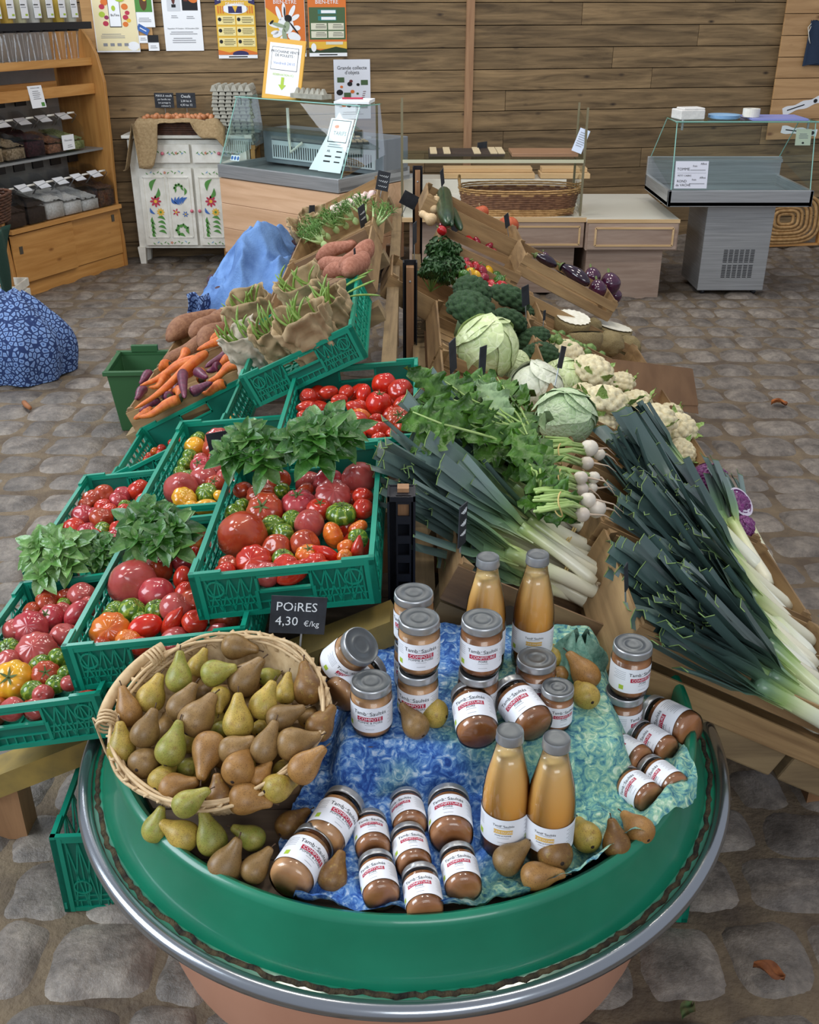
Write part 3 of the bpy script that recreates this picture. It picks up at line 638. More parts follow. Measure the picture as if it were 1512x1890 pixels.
mb = MB(); mb.box((0, 0, 0), (.14, .05, .006)); single('paper_strip', mb, m_paper, 'small white paper strip lying in front inside the left chiller tray', 'paper', LF(.62, .10, .745))
sheet('price_card', 'tiny blue and white price card at the chiller tray left end', 'price card', LF(.13, .06, .84, -.4), .09, .04, lambda mb, P: [ell(mb, P, x, 0, .011, .014, 1, 1) for x in (-.03, 0, .03)], [m_paper, m_blue])
mb = MB()
def p_poulet(mb, P): rect(mb, P, 0, 0, .24, .34, 1); rect(mb, P, 0, .07, .20, .15, 2, 2); rect(mb, P, 0, .07, .194, .144, 1, 3); txt(mb, P, 'PROCHAINE VENTE', 0, .115, .024, 2, 4); txt(mb, P, 'DE POULETS :', 0, .09, .024, 2, 4); txt(mb, P, 'Vendredi 24/10', 0, .04, .026, 3, 4); txt(mb, P, 'RÉSERVATION ICI', 0, -.035, .020, 4, 4); rect(mb, P, 0, -.075, .022, .05, 4, 4); poly(mb, P, [(-.03, -.10), (0, -.135), (.03, -.10)], 4, 4)
sheet('notice_board', 'yellow-framed notice PROCHAINE VENTE DE POULETS leaning on the left chiller', 'sign', LF(.37, .36, 1.42, -.22, .40) @ Mx((0, 0, 0), (0, .09, 0)), .29, .40, p_poulet, [mat('yellow_frame', '#dba63f', .6), m_paper, m_ink, mat('blue_pen', '#8a9ac8', .7), m_lime], th=.012)
m_pulp = mat('grey_pulp', '#a5a295', .9, col2='#8f8c80', nscale=30)
def egg_tray():
    mb = MB(); mb.box((0, 0, .004), (.29, .29, .006))
    for i in range(6):
        for j in range(6):
            mb.add([(-.125 + i * .05 + sx * r, -.125 + j * .05 + sy * r, z) for r, z in ((.024, .006), (.009, .045)) for sx, sy in ((-1, -1), (1, -1), (1, 1), (-1, 1))], [(0, 1, 5, 4), (1, 2, 6, 5), (2, 3, 7, 6), (3, 0, 4, 7), (4, 5, 6, 7)])
    return mb.mesh('egg_tray', m_pulp, False)
et = egg_tray(); stool = MB()
for x in (-.13, .13):
    for y_ in (-.13, .13): stool.box((x, y_, .43), (.03, .03, .86))
stool.box((0, 0, .875), (.3, .3, .03)); PX = at_y(435, 240, 8.02)
single('stool', stool, m_pinez, 'wooden stand under the egg trays behind the chiller', 'stand', Mx((PX.x, 8.08, 0)))
for k in range(15):
    o = part('egg_tray', et, None, None, M=Mx((PX.x + R.uniform(-.006, .006), 8.08, .891 + k * .0262), (0, 0, (k % 2) * .04))); tag(o, 'grey pulp egg tray, %s from the bottom of the stack behind the chiller' % ordw(k + 1), 'egg tray', 'egg trays')
mb = MB(); mb.box((0, 0, .02), (.30, .10, .03))
for i in range(6): mb.lathe([(.024, .03), (.016, .055), (.008, .06)], 8); 
for i in range(6): mb.add([(-.12 + i * .048 + sx * r, sy * r, z) for r, z in ((.02, .035), (.007, .07)) for sx, sy in ((-1, -1), (1, -1), (1, 1), (-1, 1))], [(0, 1, 5, 4), (1, 2, 6, 5), (2, 3, 7, 6), (3, 0, 4, 7), (4, 5, 6, 7)])
single('egg_carton', mb, m_pulp, 'open grey egg carton on the left chiller top by the yellow sign', 'egg carton', LF(.62, .36, 1.241))
mb = MB(); mb.box((0, 0, .008), (.24, .21, .014)); mb.box((.01, .01, .018), (.22, .20, .006)); single('paper_pad', mb, m_paper, 'pad of white paper on the right of the left chiller top', 'paper', LF(1.03, .35, 1.239, 0, .5))
mb = MB(); mb.tube([(-.07, 0, 0), (.07, 0, 0)], .006, 8); single('red_pen', mb, m_redp, 'red pen lying on the paper pad on the left chiller', 'pen', LF(1.03, .33, 1.268, 0, .6))

# ---- cream shelf table with brass uprights and a glass shelf (middle)
tb = thing('shelf_counter', 'cream-topped counter with glass shelf on thin uprights, under the wall batten', 'counter', Mx((-.05, 6.9, 0)))
TW = 1.24
mb = MB(); mb.box((TW / 2, .62, .54), (TW, 1.24, .025)); mb.box((TW / 2, 1.12, .60), (TW, .24, .10)); part('counter_top', mb, m_cream, tb, bevel=.003)
mb = MB(); mb.box((TW / 2, .0, .54), (TW, .012, .028)); part('front_edge', mb, m_oakl, tb)
mb = MB(); mb.box((TW / 2 + .3, .01, .44), (.62, .018, .17)); dr = part('drawer', mb, m_oak, tb, bevel=.002)
def bead(parent, x0, x1, z0, z1, y_):
    mb = MB()
    for z in (z0, z1): mb.box(((x0 + x1) / 2, y_, z), (x1 - x0, .01, .012))
    for x in (x0, x1): mb.box((x, y_, (z0 + z1) / 2), (.012, .01, z1 - z0))
    part('moulding', mb, m_oakl, parent)
bead(dr, TW / 2 + .02, TW - .04, .375, .495, 0)
mb = MB(); mb.box((TW / 2, .60, .27), (TW - .1, 1.0, .5)); part('body', mb, m_oak, tb)
for x, z1 in ((.0, 1.27), (TW - .04, 1.24)):
    for y_ in (.03, .40):
        mb = MB(); mb.box((x, y_, .9), (.014, .014, (z1 - .55) * 2 - (0 if y_ < .1 else .1)) if False else (.014, .014, 2 * (z1 - .9))); part('upright', mb, mat('old_brass', '#8c8468', .4, .6) if 'old_brass' not in MATS else MATS['old_brass'], tb)
mb = MB(); mb.box((TW / 2 - .02, .22, .925), (TW - .05, .40, .008)); part('glass_shelf', mb, m_glass, tb)
mb = MB(); mb.box((TW / 2 - .02, .02, .912), (TW - .05, .012, .02)); part('shelf_rail', mb, mat('ivory_rail', '#c9c6a8', .4), tb)
mb = MB(); mb.quad((TW - .04, .03, .56), (TW - .04, .40, .56), (TW - .04, .40, 1.2), (TW - .04, .03, 1.15)); part('side_pane', mb, m_glass, tb); mb = MB(); mb.tube([(TW - .04, .028, .56), (TW - .04, .028, 1.14), (TW - .04, .06, 1.19)], .004, 5); part('glass_edge', mb, m_black, tb)
m_slat = wood('dark_slats', '#2a2019', '#43352a', 'x', 1, .6, .1, None, .1)
def mat_roll(x, w, label, pale):
    mb = MB()
    for i in range(7): mb.box((0, -.13 + i * .044, .012), (w, .036, .016), 0)
    for q in pale:
        for i in range(7): mb.box((q, -.13 + i * .044, .0235), (.045, .03, .008), 1)
    single('slatted_mat', mb, [m_slat, mat('cream_beads', '#cbb893', .7) if 'cream_beads' not in MATS else MATS['cream_beads']], label, 'mat', Mx((-.05 + x, 7.13, .930)))
mat_roll(.43, .50, 'dark slatted mat with five cream bead bands on the glass shelf', (-.22, -.13, .07, .18, .23))
mb = MB(); mb.box((0, 0, .011), (.44, .28, .022)); single('wooden_board', mb, wood('reddish_board', '#7d5c42', '#a1795a', 'x', 1, .5, 0, None, .1), 'plain wooden board on the right half of the glass shelf', 'board', Mx((.90, 7.13, .930)), bevel=.003)
sheet('price_card', 'slanted white price card clipped at right end of the glass shelf', 'price card', Mx((1.13, 7.0, 1.03), (-.2, .3, -.4)), .07, .15, lambda mb, P: (lines(mb, P, 0, .05, .05, 7, .014, 1)), [mat('bluish_paper', '#c9d3e6', .7), m_grey])
slate('black card standing at left end of the glass shelf', Mx((.50, 7.28, .93), (0, 0, .8)), .10, .06, [], stake=0)
bs = thing('wicker_basket', 'long oval two-tone wicker basket on the cream counter', 'basket', Mx((.75, 7.13, .556)))
mb = MB(); basket_wall(mb, .375, .20, .05, 5, wob=.003, flare=1.03, square=2.6); part('lower_band', mb, m_wickl, bs, True)
mb = MB(); mb.M = Matrix.Translation((0, 0, .05)); basket_wall(mb, .386, .206, .085, 8, wob=.003, flare=1.04, square=2.6); part('wicker_wall', mb, m_wickm, bs, True)
mb = MB(); mb.M = Matrix.Translation((0, 0, .135)); basket_wall(mb, .402, .214, .03, 3, wob=.006, flare=1.02, square=2.6); part('braided_rim', mb, m_wickl, bs, True)
mb = MB(); mb.grid(lambda a, b_: (.36 * (2 * b_ - 1) * 1, .18 * (2 * a - 1), .012), 4, 4); part('basket_floor', mb, m_wickm, bs)
for sx in (-1, 1):
    mb = MB(); mb.tube([(sx * .40, -.06, .15), (sx * .41, -.055, .20), (sx * .41, 0, .235), (sx * .41, .055, .20), (sx * .40, .06, .15)], .009, 8); part('handle', mb, m_wickl, bs, True)
for k, (a, b_, lab) in enumerate([((815, 318), (985, 318), 'long pale wooden chopping board at the back of the cream counter, left one'), ((995, 330), (1085, 330), 'shorter pale wooden board at the back of the cream counter, right one')]):
    p0 = at_y(a[0], a[1], 8.0).x; p1 = at_y(b_[0], b_[1], 8.0).x
    mb = MB(); mb.box((0, 0, .02), (p1 - p0, .2, .035)); mb.box((.0, .03, .055), (p1 - p0 - .03, .14, .03)); single('wooden_board', mb, m_oakl, lab, 'board', Mx(((p0 + p1) / 2, 8.0, .652)), bevel=.002)

# ---- veneer drawer unit
dw = thing('drawer_unit', 'low veneer drawer unit with a pale bare top, left of the steel pedestal', 'cabinet', Mx((1.19, 6.88, 0)))
mb = MB(); mb.box((.28, .48, .17), (.52, .90, .34)); part('body', mb, m_oak, dw, bevel=.002)
mb = MB(); mb.box((.31, .47, .44), (.62, .98, .19)); part('upper_box', mb, m_oak, dw, bevel=.002)
mb = MB(); mb.box((.31, .48, .54), (.62, 1.0, .02)); part('top', mb, m_cream, dw, bevel=.002)
mb = MB(); mb.box((.31, -.025, .54), (.62, .012, .022)); part('front_edge', mb, m_oakl, dw)
mb = MB(); mb.box((.31, -.025, .44), (.60, .016, .17)); dr = part('drawer', mb, m_oak, dw); bead(dr, .06, .58, .38, .495, -.035)

# ---- steel chiller on a pedestal (right)
sc = thing('pedestal_chiller', 'glass-topped steel chiller standing on a square pedestal at right', 'display case', Mx((1.71, 6.85, 0)))
mb = MB(); mb.box((.54, .36, .335), (.46, .46, .59)); part('pedestal', mb, m_steel, sc, bevel=.004)
mb = MB()
for r_ in range(2):
    for i in range(6):
        for j in range(8): mb.box((.475 + i * .037, .1285, .135 + r_ * .105 + j * .0115), (.027, .003, .005))
part('vent_grille', mb, m_black, sc)
for x in (.36, .72):
    for y_ in (.18, .54):
        mb = MB(); mb.sphere((x, y_, .022), (.02, .02, .022), 10, 6); part('foot', mb, m_black, sc)
SW = .96
mb = MB(); mb.box((SW / 2, .012, .685), (SW, .024, .105)); mb.box((SW / 2, .36, .65), (SW, .72, .03)); mb.box((.012, .36, .685), (.024, .72, .105)); mb.box((SW - .012, .36, .685), (.024, .72, .105)); mb.box((SW / 2, .71, .76), (SW, .03, .20)); part('steel_tray', mb, m_steel, sc, bevel=.004)
mb = MB(); mb.box((SW / 2, .60, .845), (SW - .06, .02, .02)); part('back_rail', mb, m_steel, sc)
gs = thing('glass_case', '', 'x'); COL.objects.unlink(gs); bpy.data.objects.remove(gs)
mb = MB()
sub = link('glass_case', None, Matrix.Translation((.02, .02, 0)), sc)
e = .004
W = SW - .04
mb = MB(); mb.quad((.02, .02, .74), (SW - .02, .02, .74), (SW - .03, .10, 1.15), (.03, .10, 1.15)); 
bpy.data.objects.remove(sub)
part('front_pane', mb, m_glass, sc)
for x, t in ((.02, .03), (SW - .02, SW - .03)):
    mb = MB(); mb.add([(x, .02, .74), (t, .10, 1.15), (t, .38, 1.15), (x, .70, .86)], [(0, 1, 2, 3)]); part('side_pane', mb, m_glass, sc)
mb = MB(); mb.box((SW / 2, .24, 1.153), (SW - .03, .32, .007)); part('top_pane', mb, m_glass, sc)
mb = MB(); mb.tube([(.015, .085, 1.153), (SW - .015, .085, 1.153)], .0045, 5)
for x, t in ((.02, .03), (SW - .02, SW - .03)): mb.tube([(x, .02, .74), (t, .10, 1.15)], .0035, 5); mb.tube([(t, .10, 1.15), (t, .38, 1.15), (x, .70, .86)], .0035, 5)
part('glass_edge', mb, m_gedge, sc)
for x in (.07, SW - .07):
    mb = MB(); mb.tube([(x, .12, 1.10), (x, .12, 1.165)], .008, 8); part('clamp', mb, m_steel, sc)
mb = MB(); mb.quad((.04, .30, .668), (SW - .04, .30, .668), (SW - .04, .68, .672), (.04, .68, .672)); part('tray_liner', mb, m_steel_d, sc)
def RC(x, y_, z, rx=0, rz=0): return Mx((1.71 + x, 6.85 + y_, z), (rx, 0, rz))
def p_tomme(mb, P):
    for s, x, y_, sz in [('TOMME', -.055, .035, .024), ('PETIT CABRIS', -.045, -.005, .015), ('ROND', -.06, -.04, .022), ('de VACHE', -.05, -.064, .022), ('frais', .02, .055, .017), ('frais', .02, -.03, .017), ('Affiné', .075, .068, .017), ('Affiné', .075, -.018, .017)]: txt(mb, P, s, x, y_, sz, 1)
    rect(mb, P, 0, .012, .19, .0015, 2, 2); rect(mb, P, .04, .03, .1, .004, 2, 2); rect(mb, P, .04, -.055, .1, .004, 2, 2)
sheet('price_list', 'white cheese price list TOMME in the left corner of the pedestal chiller', 'price list', RC(.14, .015, .835, -.15), .215, .17, p_tomme, [mat('lavender_paper', '#d9dbe6', .7), m_ink, m_grey])
sheet('price_card', 'small cream card hung inside the right end of the pedestal chiller', 'price card', RC(.86, .085, 1.06, -.15), .10, .10, lambda mb, P: (lines(mb, P, 0, .02, .06, 3, .012, 1), ell(mb, P, 0, -.035, .008, .006, 2, 2)), [mat('cream_card', '#d9dcc8', .7), m_grey, m_ink])
mb = MB(); mb.box((0, 0, .03), (.17, .15, .06)); mb.box((.01, -.01, .065), (.15, .12, .012)); single('paper_packet', mb, mat('crumpled_white', '#dcdad6', .7, bmp=(25, .6)), 'crumpled white paper packet at left on the pedestal chiller top', 'packet', RC(.13, .24, 1.158, 0, .2), bevel=.01)
for k in range(3):
    mb = MB(); mb.lathe([(.0, 0), (.085, 0), (.105, .010), (.104, .012), (.083, .004), (.0, .004)], 28); o = single('plate', mb, mat('pale_blue_plastic', '#8fb6d8', .4) if 'pale_blue_plastic' not in MATS else MATS['pale_blue_plastic'], 'pale blue plate, %s of three stacked on the pedestal chiller top' % ('lowest', 'middle', 'topmost')[k], 'plate', RC(.37, .24, 1.158 + k * .0075), 'blue plates', True)
mb = MB(); mb.lathe([(.03, 0), (.055, 0), (.055, .05), (.03, .05), (.03, 0)], 24); single('tape_roll', mb, m_white, 'roll of white tape on the blue folder on the pedestal chiller', 'tape roll', RC(.54, .22, 1.1725))
mb = MB(); mb.box((0, 0, .007), (.36, .28, .012)); single('blue_folder', mb, mat('lilac_plastic', '#8b93d2', .35), 'lilac-blue plastic folder on the right of the pedestal chiller top', 'folder', RC(.70, .24, 1.158))

# ---- wooden panel with a navy bag and stickers, and a basket leaning at right
MP = on_wall(5.50, 1.42, .05)
pn = thing('plank_board', 'pale plank display panel fixed on the wall at top right', 'panel', MP)
mb = MB()
for i in range(8): mb.box((0, .0, -.55 + i * .162), (.72, .02, .157))
part('plank_face', mb, m_pine if False else wood('panel_planks', '#a37c50', '#c79e6e', 'x', .8, .6, .1, '#7a5230', .1), pn, bevel=.002)
for s_, a, lab in ((.42, .22, 'upper'), (-.10, -.18, 'lower')):
    pass
for (cx, cz, a, lab) in ((-.09, -.36, .28, 'upper white wavy slogan sticker on the plank display panel'), (-.07, -.565, -.12, 'lower white wavy slogan sticker on the plank display panel')):
    mb = MB(); P = lambda x, y, k=1: V((cx + x * cos(a) - y * sin(a), -.011 - .0008 * k, cz + x * sin(a) + y * cos(a)))
    pts = [(-.17 + .34 * i / 14, .028 + .006 * sin(i)) for i in range(15)] + [(.17 - .34 * i / 14, -.028 + .006 * sin(i * .9)) for i in range(15)]
    poly(mb, P, pts, 0); lines(mb, P, -.04, .0, .2, 1, .03, 1); ell(mb, P, .13, 0, .018, .016, 1, 2)
    single('sticker', mb, [m_paper, m_ink], lab, 'sticker', MP)
bg = thing('drawstring_bag', 'navy cloth drawstring bag hanging on the plank display panel', 'bag', MP @ Mx((.0, -.03, .12)))
mb = MB()
def bag(u_, v_):
    a = 2 * pi * u_; w = .135 + .035 * (1 - v_); x = w * cos(a); z = -.16 + .33 * v_ - .012 * cos(a * 2) * (1 - v_)
    return (x + .02 * (1 - v_), .022 * sin(a) * (1 - .5 * v_) + .004 * sin(7 * a), z + .006 * sin(9 * a) * v_)
mb.grid(bag, 40, 12); mb.sphere((.02, 0, -.155), (.165, .02, .012), 20, 6); part('cloth_body', mb, m_navy, bg, True)
mb = MB(); mb.tube([(-.12, 0, .16), (-.16, -.01, .12), (-.14, -.02, .03), (-.125, -.02, -.0)], .003, 5); mb.tube([(-.12, 0, .16), (-.15, -.01, .08), (-.132, -.024, .01)], .003, 5); part('drawstring', mb, m_white, bg, True)
mb = MB(); mb.grid(lambda a, b_: (-.0 + .25 * a - .04 * b_ * (1 - a), -.02 + .008 * sin(a * 9), -.33 * (1 - b_)), 10, 6); single('red_cloth', mb, mat('red_cloth', '#9c2a35', .9), 'red cloth hanging at right of the plank display panel', 'cloth', MP @ Mx((.22, -.02, -.17)), smooth=True)
lb = thing('framed_basket', 'flat wicker tray in a wooden frame leaning at the wall foot, far right', 'basket', Mx((3.12, 8.5, .02), (-.12, 0, .15)))
mb = MB()
for c_, d_ in (((0, 0, .01), (.66, .04, .02)), ((-.32, 0, .2), (.02, .04, .4)), ((.32, 0, .2), (.02, .04, .4))): mb.box(c_, d_)
part('wooden_frame', mb, m_pine, lb)
mb = MB()
for k in range(7):
    q = 1 - k * .13
    mb.tube([(.30 * q * (abs(cos(a)) ** .6) * (1 if cos(a) > 0 else -1), -.02 - .008 * (k % 2), .22 + .19 * q * (abs(sin(a)) ** .6) * (1 if sin(a) > 0 else -1)) for a in [2 * pi * i / 40 for i in range(41)]], .014, 6, 0, False)
part('wicker_tray', mb, m_wickl, lb, True)

# ---- things on the floor at left
gb = thing('green_bin', 'open dark green plastic bin on the floor beside the carrot crate', 'bin', Mx((-1.30, 4.62, 0), (0, 0, .05)))
m_gbin = mat('dark_green_plastic', '#2f5a34', .45)
mb = MB(); w0, d0, w1, d1, h = .095, .12, .125, .155, .31
def ringq(w, d_, z): return [(-w, -d_, z), (w, -d_, z), (w, d_, z), (-w, d_, z)]
mb.add(ringq(w0, d0, 0) + ringq(w1, d1, h) + ringq(w1 - .006, d1 - .006, h) + ringq(w0 - .006, d0 - .006, .01), [(3, 2, 1, 0)] + [(k * 4 + i, k * 4 + (i + 1) % 4, k * 4 + 4 + (i + 1) % 4, k * 4 + 4 + i) for k in range(3) for i in range(4)] + [(12, 13, 14, 15)])
part('bin_body', mb, m_gbin, gb, bevel=.004)
mb = MB()
for s_ in (-1, 1): mb.box((0, s_ * d1, h - .008), (2 * w1 + .03, .02, .022)); mb.box((s_ * w1, 0, h - .008), (.02, 2 * d1, .022))
mb.box((0, d1, h + .012), (.13, .02, .04)); part('rim', mb, m_gbin, gb, bevel=.003)
m_print, nt, b = newmat('indigo_print_cloth')
vo = N(nt, 'ShaderNodeTexVoronoi', feature='DISTANCE_TO_EDGE'); vo.inputs['Scale'].default_value = 38; nt.links.new(texco(nt), vo.inputs['Vector'])
vo2 = N(nt, 'ShaderNodeTexVoronoi'); vo2.inputs['Scale'].default_value = 38; nt.links.new(texco(nt), vo2.inputs['Vector'])
c1 = ramp(nt, vo.outputs[0], [(.10, '#1b2f5c'), (.16, '#7f9ac4'), (.34, '#5f7db0'), (.42, '#1e3566')]); nt.links.new(c1, b.inputs['Base Color']); b.inputs['Roughness'].default_value = .9
mb = MB()
def sack(u_, v_):
    a = 2 * pi * u_; r_ = .30 * (1 - .72 * v_ ** 2.6) * (1 + .07 * sin(5 * a + 2 * v_) * (1 - v_) + .05 * sin(9 * a)) * (.92 + .25 * sin(pi * min(1, v_ * 1.4)) * .4)
    return (r_ * cos(a), r_ * sin(a) * .9, .015 + .44 * v_ ** .8 + .015 * sin(6 * a) * v_)
mb.grid(sack, 64, 24); mb.add([sack(i / 64, 1) for i in range(64)], [tuple(range(64))])
single('cloth_bundle', mb, m_print, 'indigo patterned cloth draped in a heap on the floor at left edge', 'cloth', Mx((-2.16, 5.32, 0)), smooth=True)
m_cart = mat('carrot_skin', '#c8602a', .5, col2='#d97a3c', nscale=14, bmp=(40, .2))
mb = MB(); mb.tube([(-.05, 0, 0), (0, .003, 0), (.05, 0, 0)], [.010, .014, .013], 10); single('carrot_piece', mb, mat('dull_carrot', '#96603a', .7), 'broken carrot piece lying on the cobbles at left', 'carrot', Mx(at_z(50, 748, .026), (0, 0, 2.2)), smooth=True)
def dry_leaf(label, px, py, size, col, rz, nm):
    mb = MB(); mb.grid(lambda a, b_: (size * (a - .5), size * .6 * (b_ - .5) * sin(pi * (.06 + .88 * a)), size * (.12 * sin(a * 5) + .25 * abs(b_ - .5) + .08 * sin(b_ * 9 + a * 7)) + .012), 10, 8)
    o = single('fallen_leaf', mb, mat(nm, col, .8, col2='#5a3018', nscale=20), label, 'leaf', Mx(at_z(px, py, .02), (0, 0, rz)), smooth=True)
dry_leaf('orange fallen leaf on the cobbles at far right beside the rack', 1438, 748, .09, '#b0662c', .2, 'dry_leaf_orange')
dry_leaf('brown fallen leaf on the cobbles at bottom right', 1418, 1800, .065, '#8c5228', -.4, 'dry_leaf_brown')
dry_leaf('small green leaf on the cobbles by the round base at bottom right', 1268, 1872, .05, '#4e6a3a', .9, 'small_green_leaf')
gw = MB(); basket_wall(gw, .22, .17, .16, 10, wob=.003, flare=1.15, square=3)
t = thing('garlic_basket', 'dark wicker basket of pink garlic cut by the left edge', 'basket', Mx((-2.76, 6.45, .62))); part('wicker_wall', gw, m_wick, t, True); mb = MB(); mb.box((0, 0, .01), (.4, .3, .02)); part('basket_floor', mb, m_wick, t)
m_garl = mat('pink_garlic', '#d9b5b0', .6, col2='#e6d6cc', nscale=20)
mb = MB(); mb.sphere((0, 0, 0), (.036, .036, .032), 16, 10, fn=lambda d_, th, a: (1 + .05 * sin(6 * a)) * (1 + .5 * exp(-(th / .35) ** 2))); gm = mb.mesh('garlic', m_garl)
for k, (x, y_) in enumerate([(-.1, -.05), (-.02, -.08), (.07, -.06), (.13, .0), (.03, .02), (-.07, .05), (.1, .08), (0, .1)]):
    o = part('garlic_bulb', gm, None, None, M=Mx((-2.76 + x, 6.45 + y_, .62 + .15 + .02 * (k % 3)), (R.uniform(-1, 1), R.uniform(-1, 1), 0))); tag(o, 'pink garlic bulb in the dark wicker basket at the left edge', 'garlic', 'pink garlic bulbs')
sd = MB(); sd.box((0, 0, .59), (.36, .30, .03))
for x in (-.15, .15):
    for y_ in (-.12, .12): sd.box((x, y_, .29), (.035, .035, .575))
single('stool', sd, m_pine, 'pine stand holding the garlic basket at the left edge', 'stand', Mx((-2.80, 6.50, 0)))
mb = MB(); mb.grid(lambda a, b_: (-.02 + .018 * sin(b_ * 8 + a * 5) - .08 * (1 - a) * b_, -.30 + b_ * .34 , .60 - (1 - a) * .42 + .0), 16, 20); o = single('green_cloth', mb, mat('dark_green_cloth', '#22453a', .9, bmp=(90, .3)), 'dark green cloth hanging below the garlic basket at left edge', 'cloth', Mx((-2.50, 6.40, 0)), smooth=True); o.modifiers.new('t', 'SOLIDIFY').thickness = .006
wc = MB(); 
for z in (.03, .10, .17): wc.box((0, -.12, z), (.3, .012, .05)); wc.box((.15, 0, z), (.012, .24, .05)); wc.box((0, .12, z), (.3, .012, .05)); wc.box((-.15, 0, z), (.012, .24, .05))
wc.box((0, 0, .008), (.3, .24, .012)); single('white_crate', wc, m_white, 'white slatted crate on the floor under the green cloth, left edge', 'crate', Mx((-2.72, 6.60, 0)))
# ================================================================== the round trough in front
m_tgreen = mat('green_enamel', '#0b6e50', .32, col2='#0f7a5a', nscale=5, coat=.3, bmp=(3, .05))
m_terra = mat('salmon_drum', '#b58268', .6, col2='#c08d72', nscale=3)
m_board = wood('weathered_board', '#4f4035', '#78644f', 'x', 1, .8, .12, None, .3)
m_dirt = mat('dry_debris', '#221c15', .95, col2='#54472f', nscale=40, bmp=(120, .8))
TC = (-.012, 1.78)
tr = thing('round_trough', 'big round green trough with steel ring rail on a salmon-coloured drum', 'trough', Mx((TC[0], TC[1], 0)))
mb = MB(); mb.lathe([(.566, 0), (.57, .01), (.56, .35), (.555, .362), (0.0, .362)], 96); part('base_drum', mb, m_terra, tr, True, auto=40)
mb = MB(); mb.lathe([(.564, .20), (.5665, .205), (.5665, .21), (.564, .215)], 96); part('drum_seam', mb, mat('seam_dark', '#6f5244', .6), tr, True)
mb = MB(); mb.lathe([(.0, .385), (.585, .385), (.592, .41), (.597, .49), (.601, .502), (.609, .507), (.618, .504), (.623, .494), (.625, .475), (.640, .43), (.656, .382), (.684, .378), (.684, .372), (.55, .364)], 96, ang=rad(190), a0=rad(175)); part('trough_bowl', mb, m_tgreen, tr, True, auto=50)
mb = MB()
mb.lathe([(.690 + .0165 * cos(t), .378 + .0165 * sin(t)) for t in [2 * pi * i / 14 for i in range(15)]], 96, ang=rad(196), a0=rad(170)); part('ring_rail', mb, mat('polished_steel_tube', '#a4a8ac', .2, .95), tr, True)
mb = MB(); mb.lathe([(.656, .376), (.660, .384), (.668, .382), (.674, .37)], 200, ang=rad(190), a0=rad(175), wob=lambda a, z: 1 + .009 * noise.noise(V((a * 40, z * 9, 0)))); part('dry_debris', mb, m_dirt, tr, True)
for i in range(9):
    x0 = -.576 + i * .128; x1 = min(x0 + .124, .576); mb = MB(); pts = []
    f = lambda x: sqrt(max(0, .578 ** 2 - x * x))
    xs = [x0 + (x1 - x0) * k / 6 for k in range(7)]
    lo = [(f(x), x) for x in xs]
    top = [(-y_, x) for y_, x in lo]
    vs = [(x0_, y_, z) for z in (.445, .466) for (y_, x0_) in ([(-a, b_) for a, b_ in lo] + [(min(a, .22), b_) for a, b_ in reversed(lo)])]
    n = 14; mb.add([(v[1], v[0], v[2]) for v in vs], [tuple(range(n)), tuple(reversed(range(n, 2 * n)))] + [(k, (k + 1) % n, n + (k + 1) % n, n + k) for k in range(n)])
    mb.f = [tuple(reversed(q)) for q in mb.f]
    part('floor_plank', mb, m_board, tr)
BZ = .467   # top of the trough floor

# ================================================================== the sloping display rack
m_rackw = wood('rack_timber', '#6d5a40', '#96805c', 'x', 1, .8, .12, None, .25); m_rackz = wood('rack_post_wood', '#7d5a3c', '#a67c56', 'z', 1, .6, 0, '#4e3320', .15)
m_iron = mat('black_angle_iron', '#17181f', .45, .3); m_yedge = mat('yellowed_beam', '#9c8240', .8, col2='#7d6a3a', nscale=12)
rk = thing('display_rack', 'double-sided sloping timber rack with black iron posts along its ridge, carrying the crates', 'rack', Mx((0, 2.1, 0)))
def rp(v): return (v[0], v[1] - 2.1, v[2])
for y_ in (1.88, 2.42, 3.0, 3.62, 4.48, 5.25, 5.85):
    mb = MB(); lo = (-1.02, y_, .16) if y_ < 3.01 else (-1.08, y_, .33)
    hi = (-.03, y_, .62) if y_ < 3.01 else (-.1, y_, .84)
    mb.beam(rp(lo), rp(hi), .09, .06); part('rafter', mb, m_yedge if y_ < 2 else m_rackw, rk)
for y_ in (2.0, 2.40, 2.84, 3.5, 4.3, 5.0):
    mb = MB(); mb.beam(rp((.06, y_, .60)), rp((.50, y_, .40)), .09, .05); part('rafter', mb, m_rackw, rk)
    mb = MB(); mb.beam(rp((.47, y_, .52)), rp((1.12, y_, .195)), .09, .05); part('rafter', mb, m_rackw, rk)
for a, b_ in (((.60, 1.86, .40), (.86, 1.86, .27)), ((.88, 1.86, .26), (1.10, 1.86, .15))):
    mb = MB(); mb.beam(rp(a), rp(b_), .10, .085); part('pallet_block', mb, m_rackw, rk, bevel=.006)
mb = MB(); mb.box(rp((0.04, 3.95, .48)), (.05, 4.0, .10)); mb.box(rp((-.07, 4.6, .72)), (.05, 2.9, .1)); part('ridge_beam', mb, wood('ridge_timber', '#6d5a40', '#96805c', 'y', 1, .8, .1), rk)
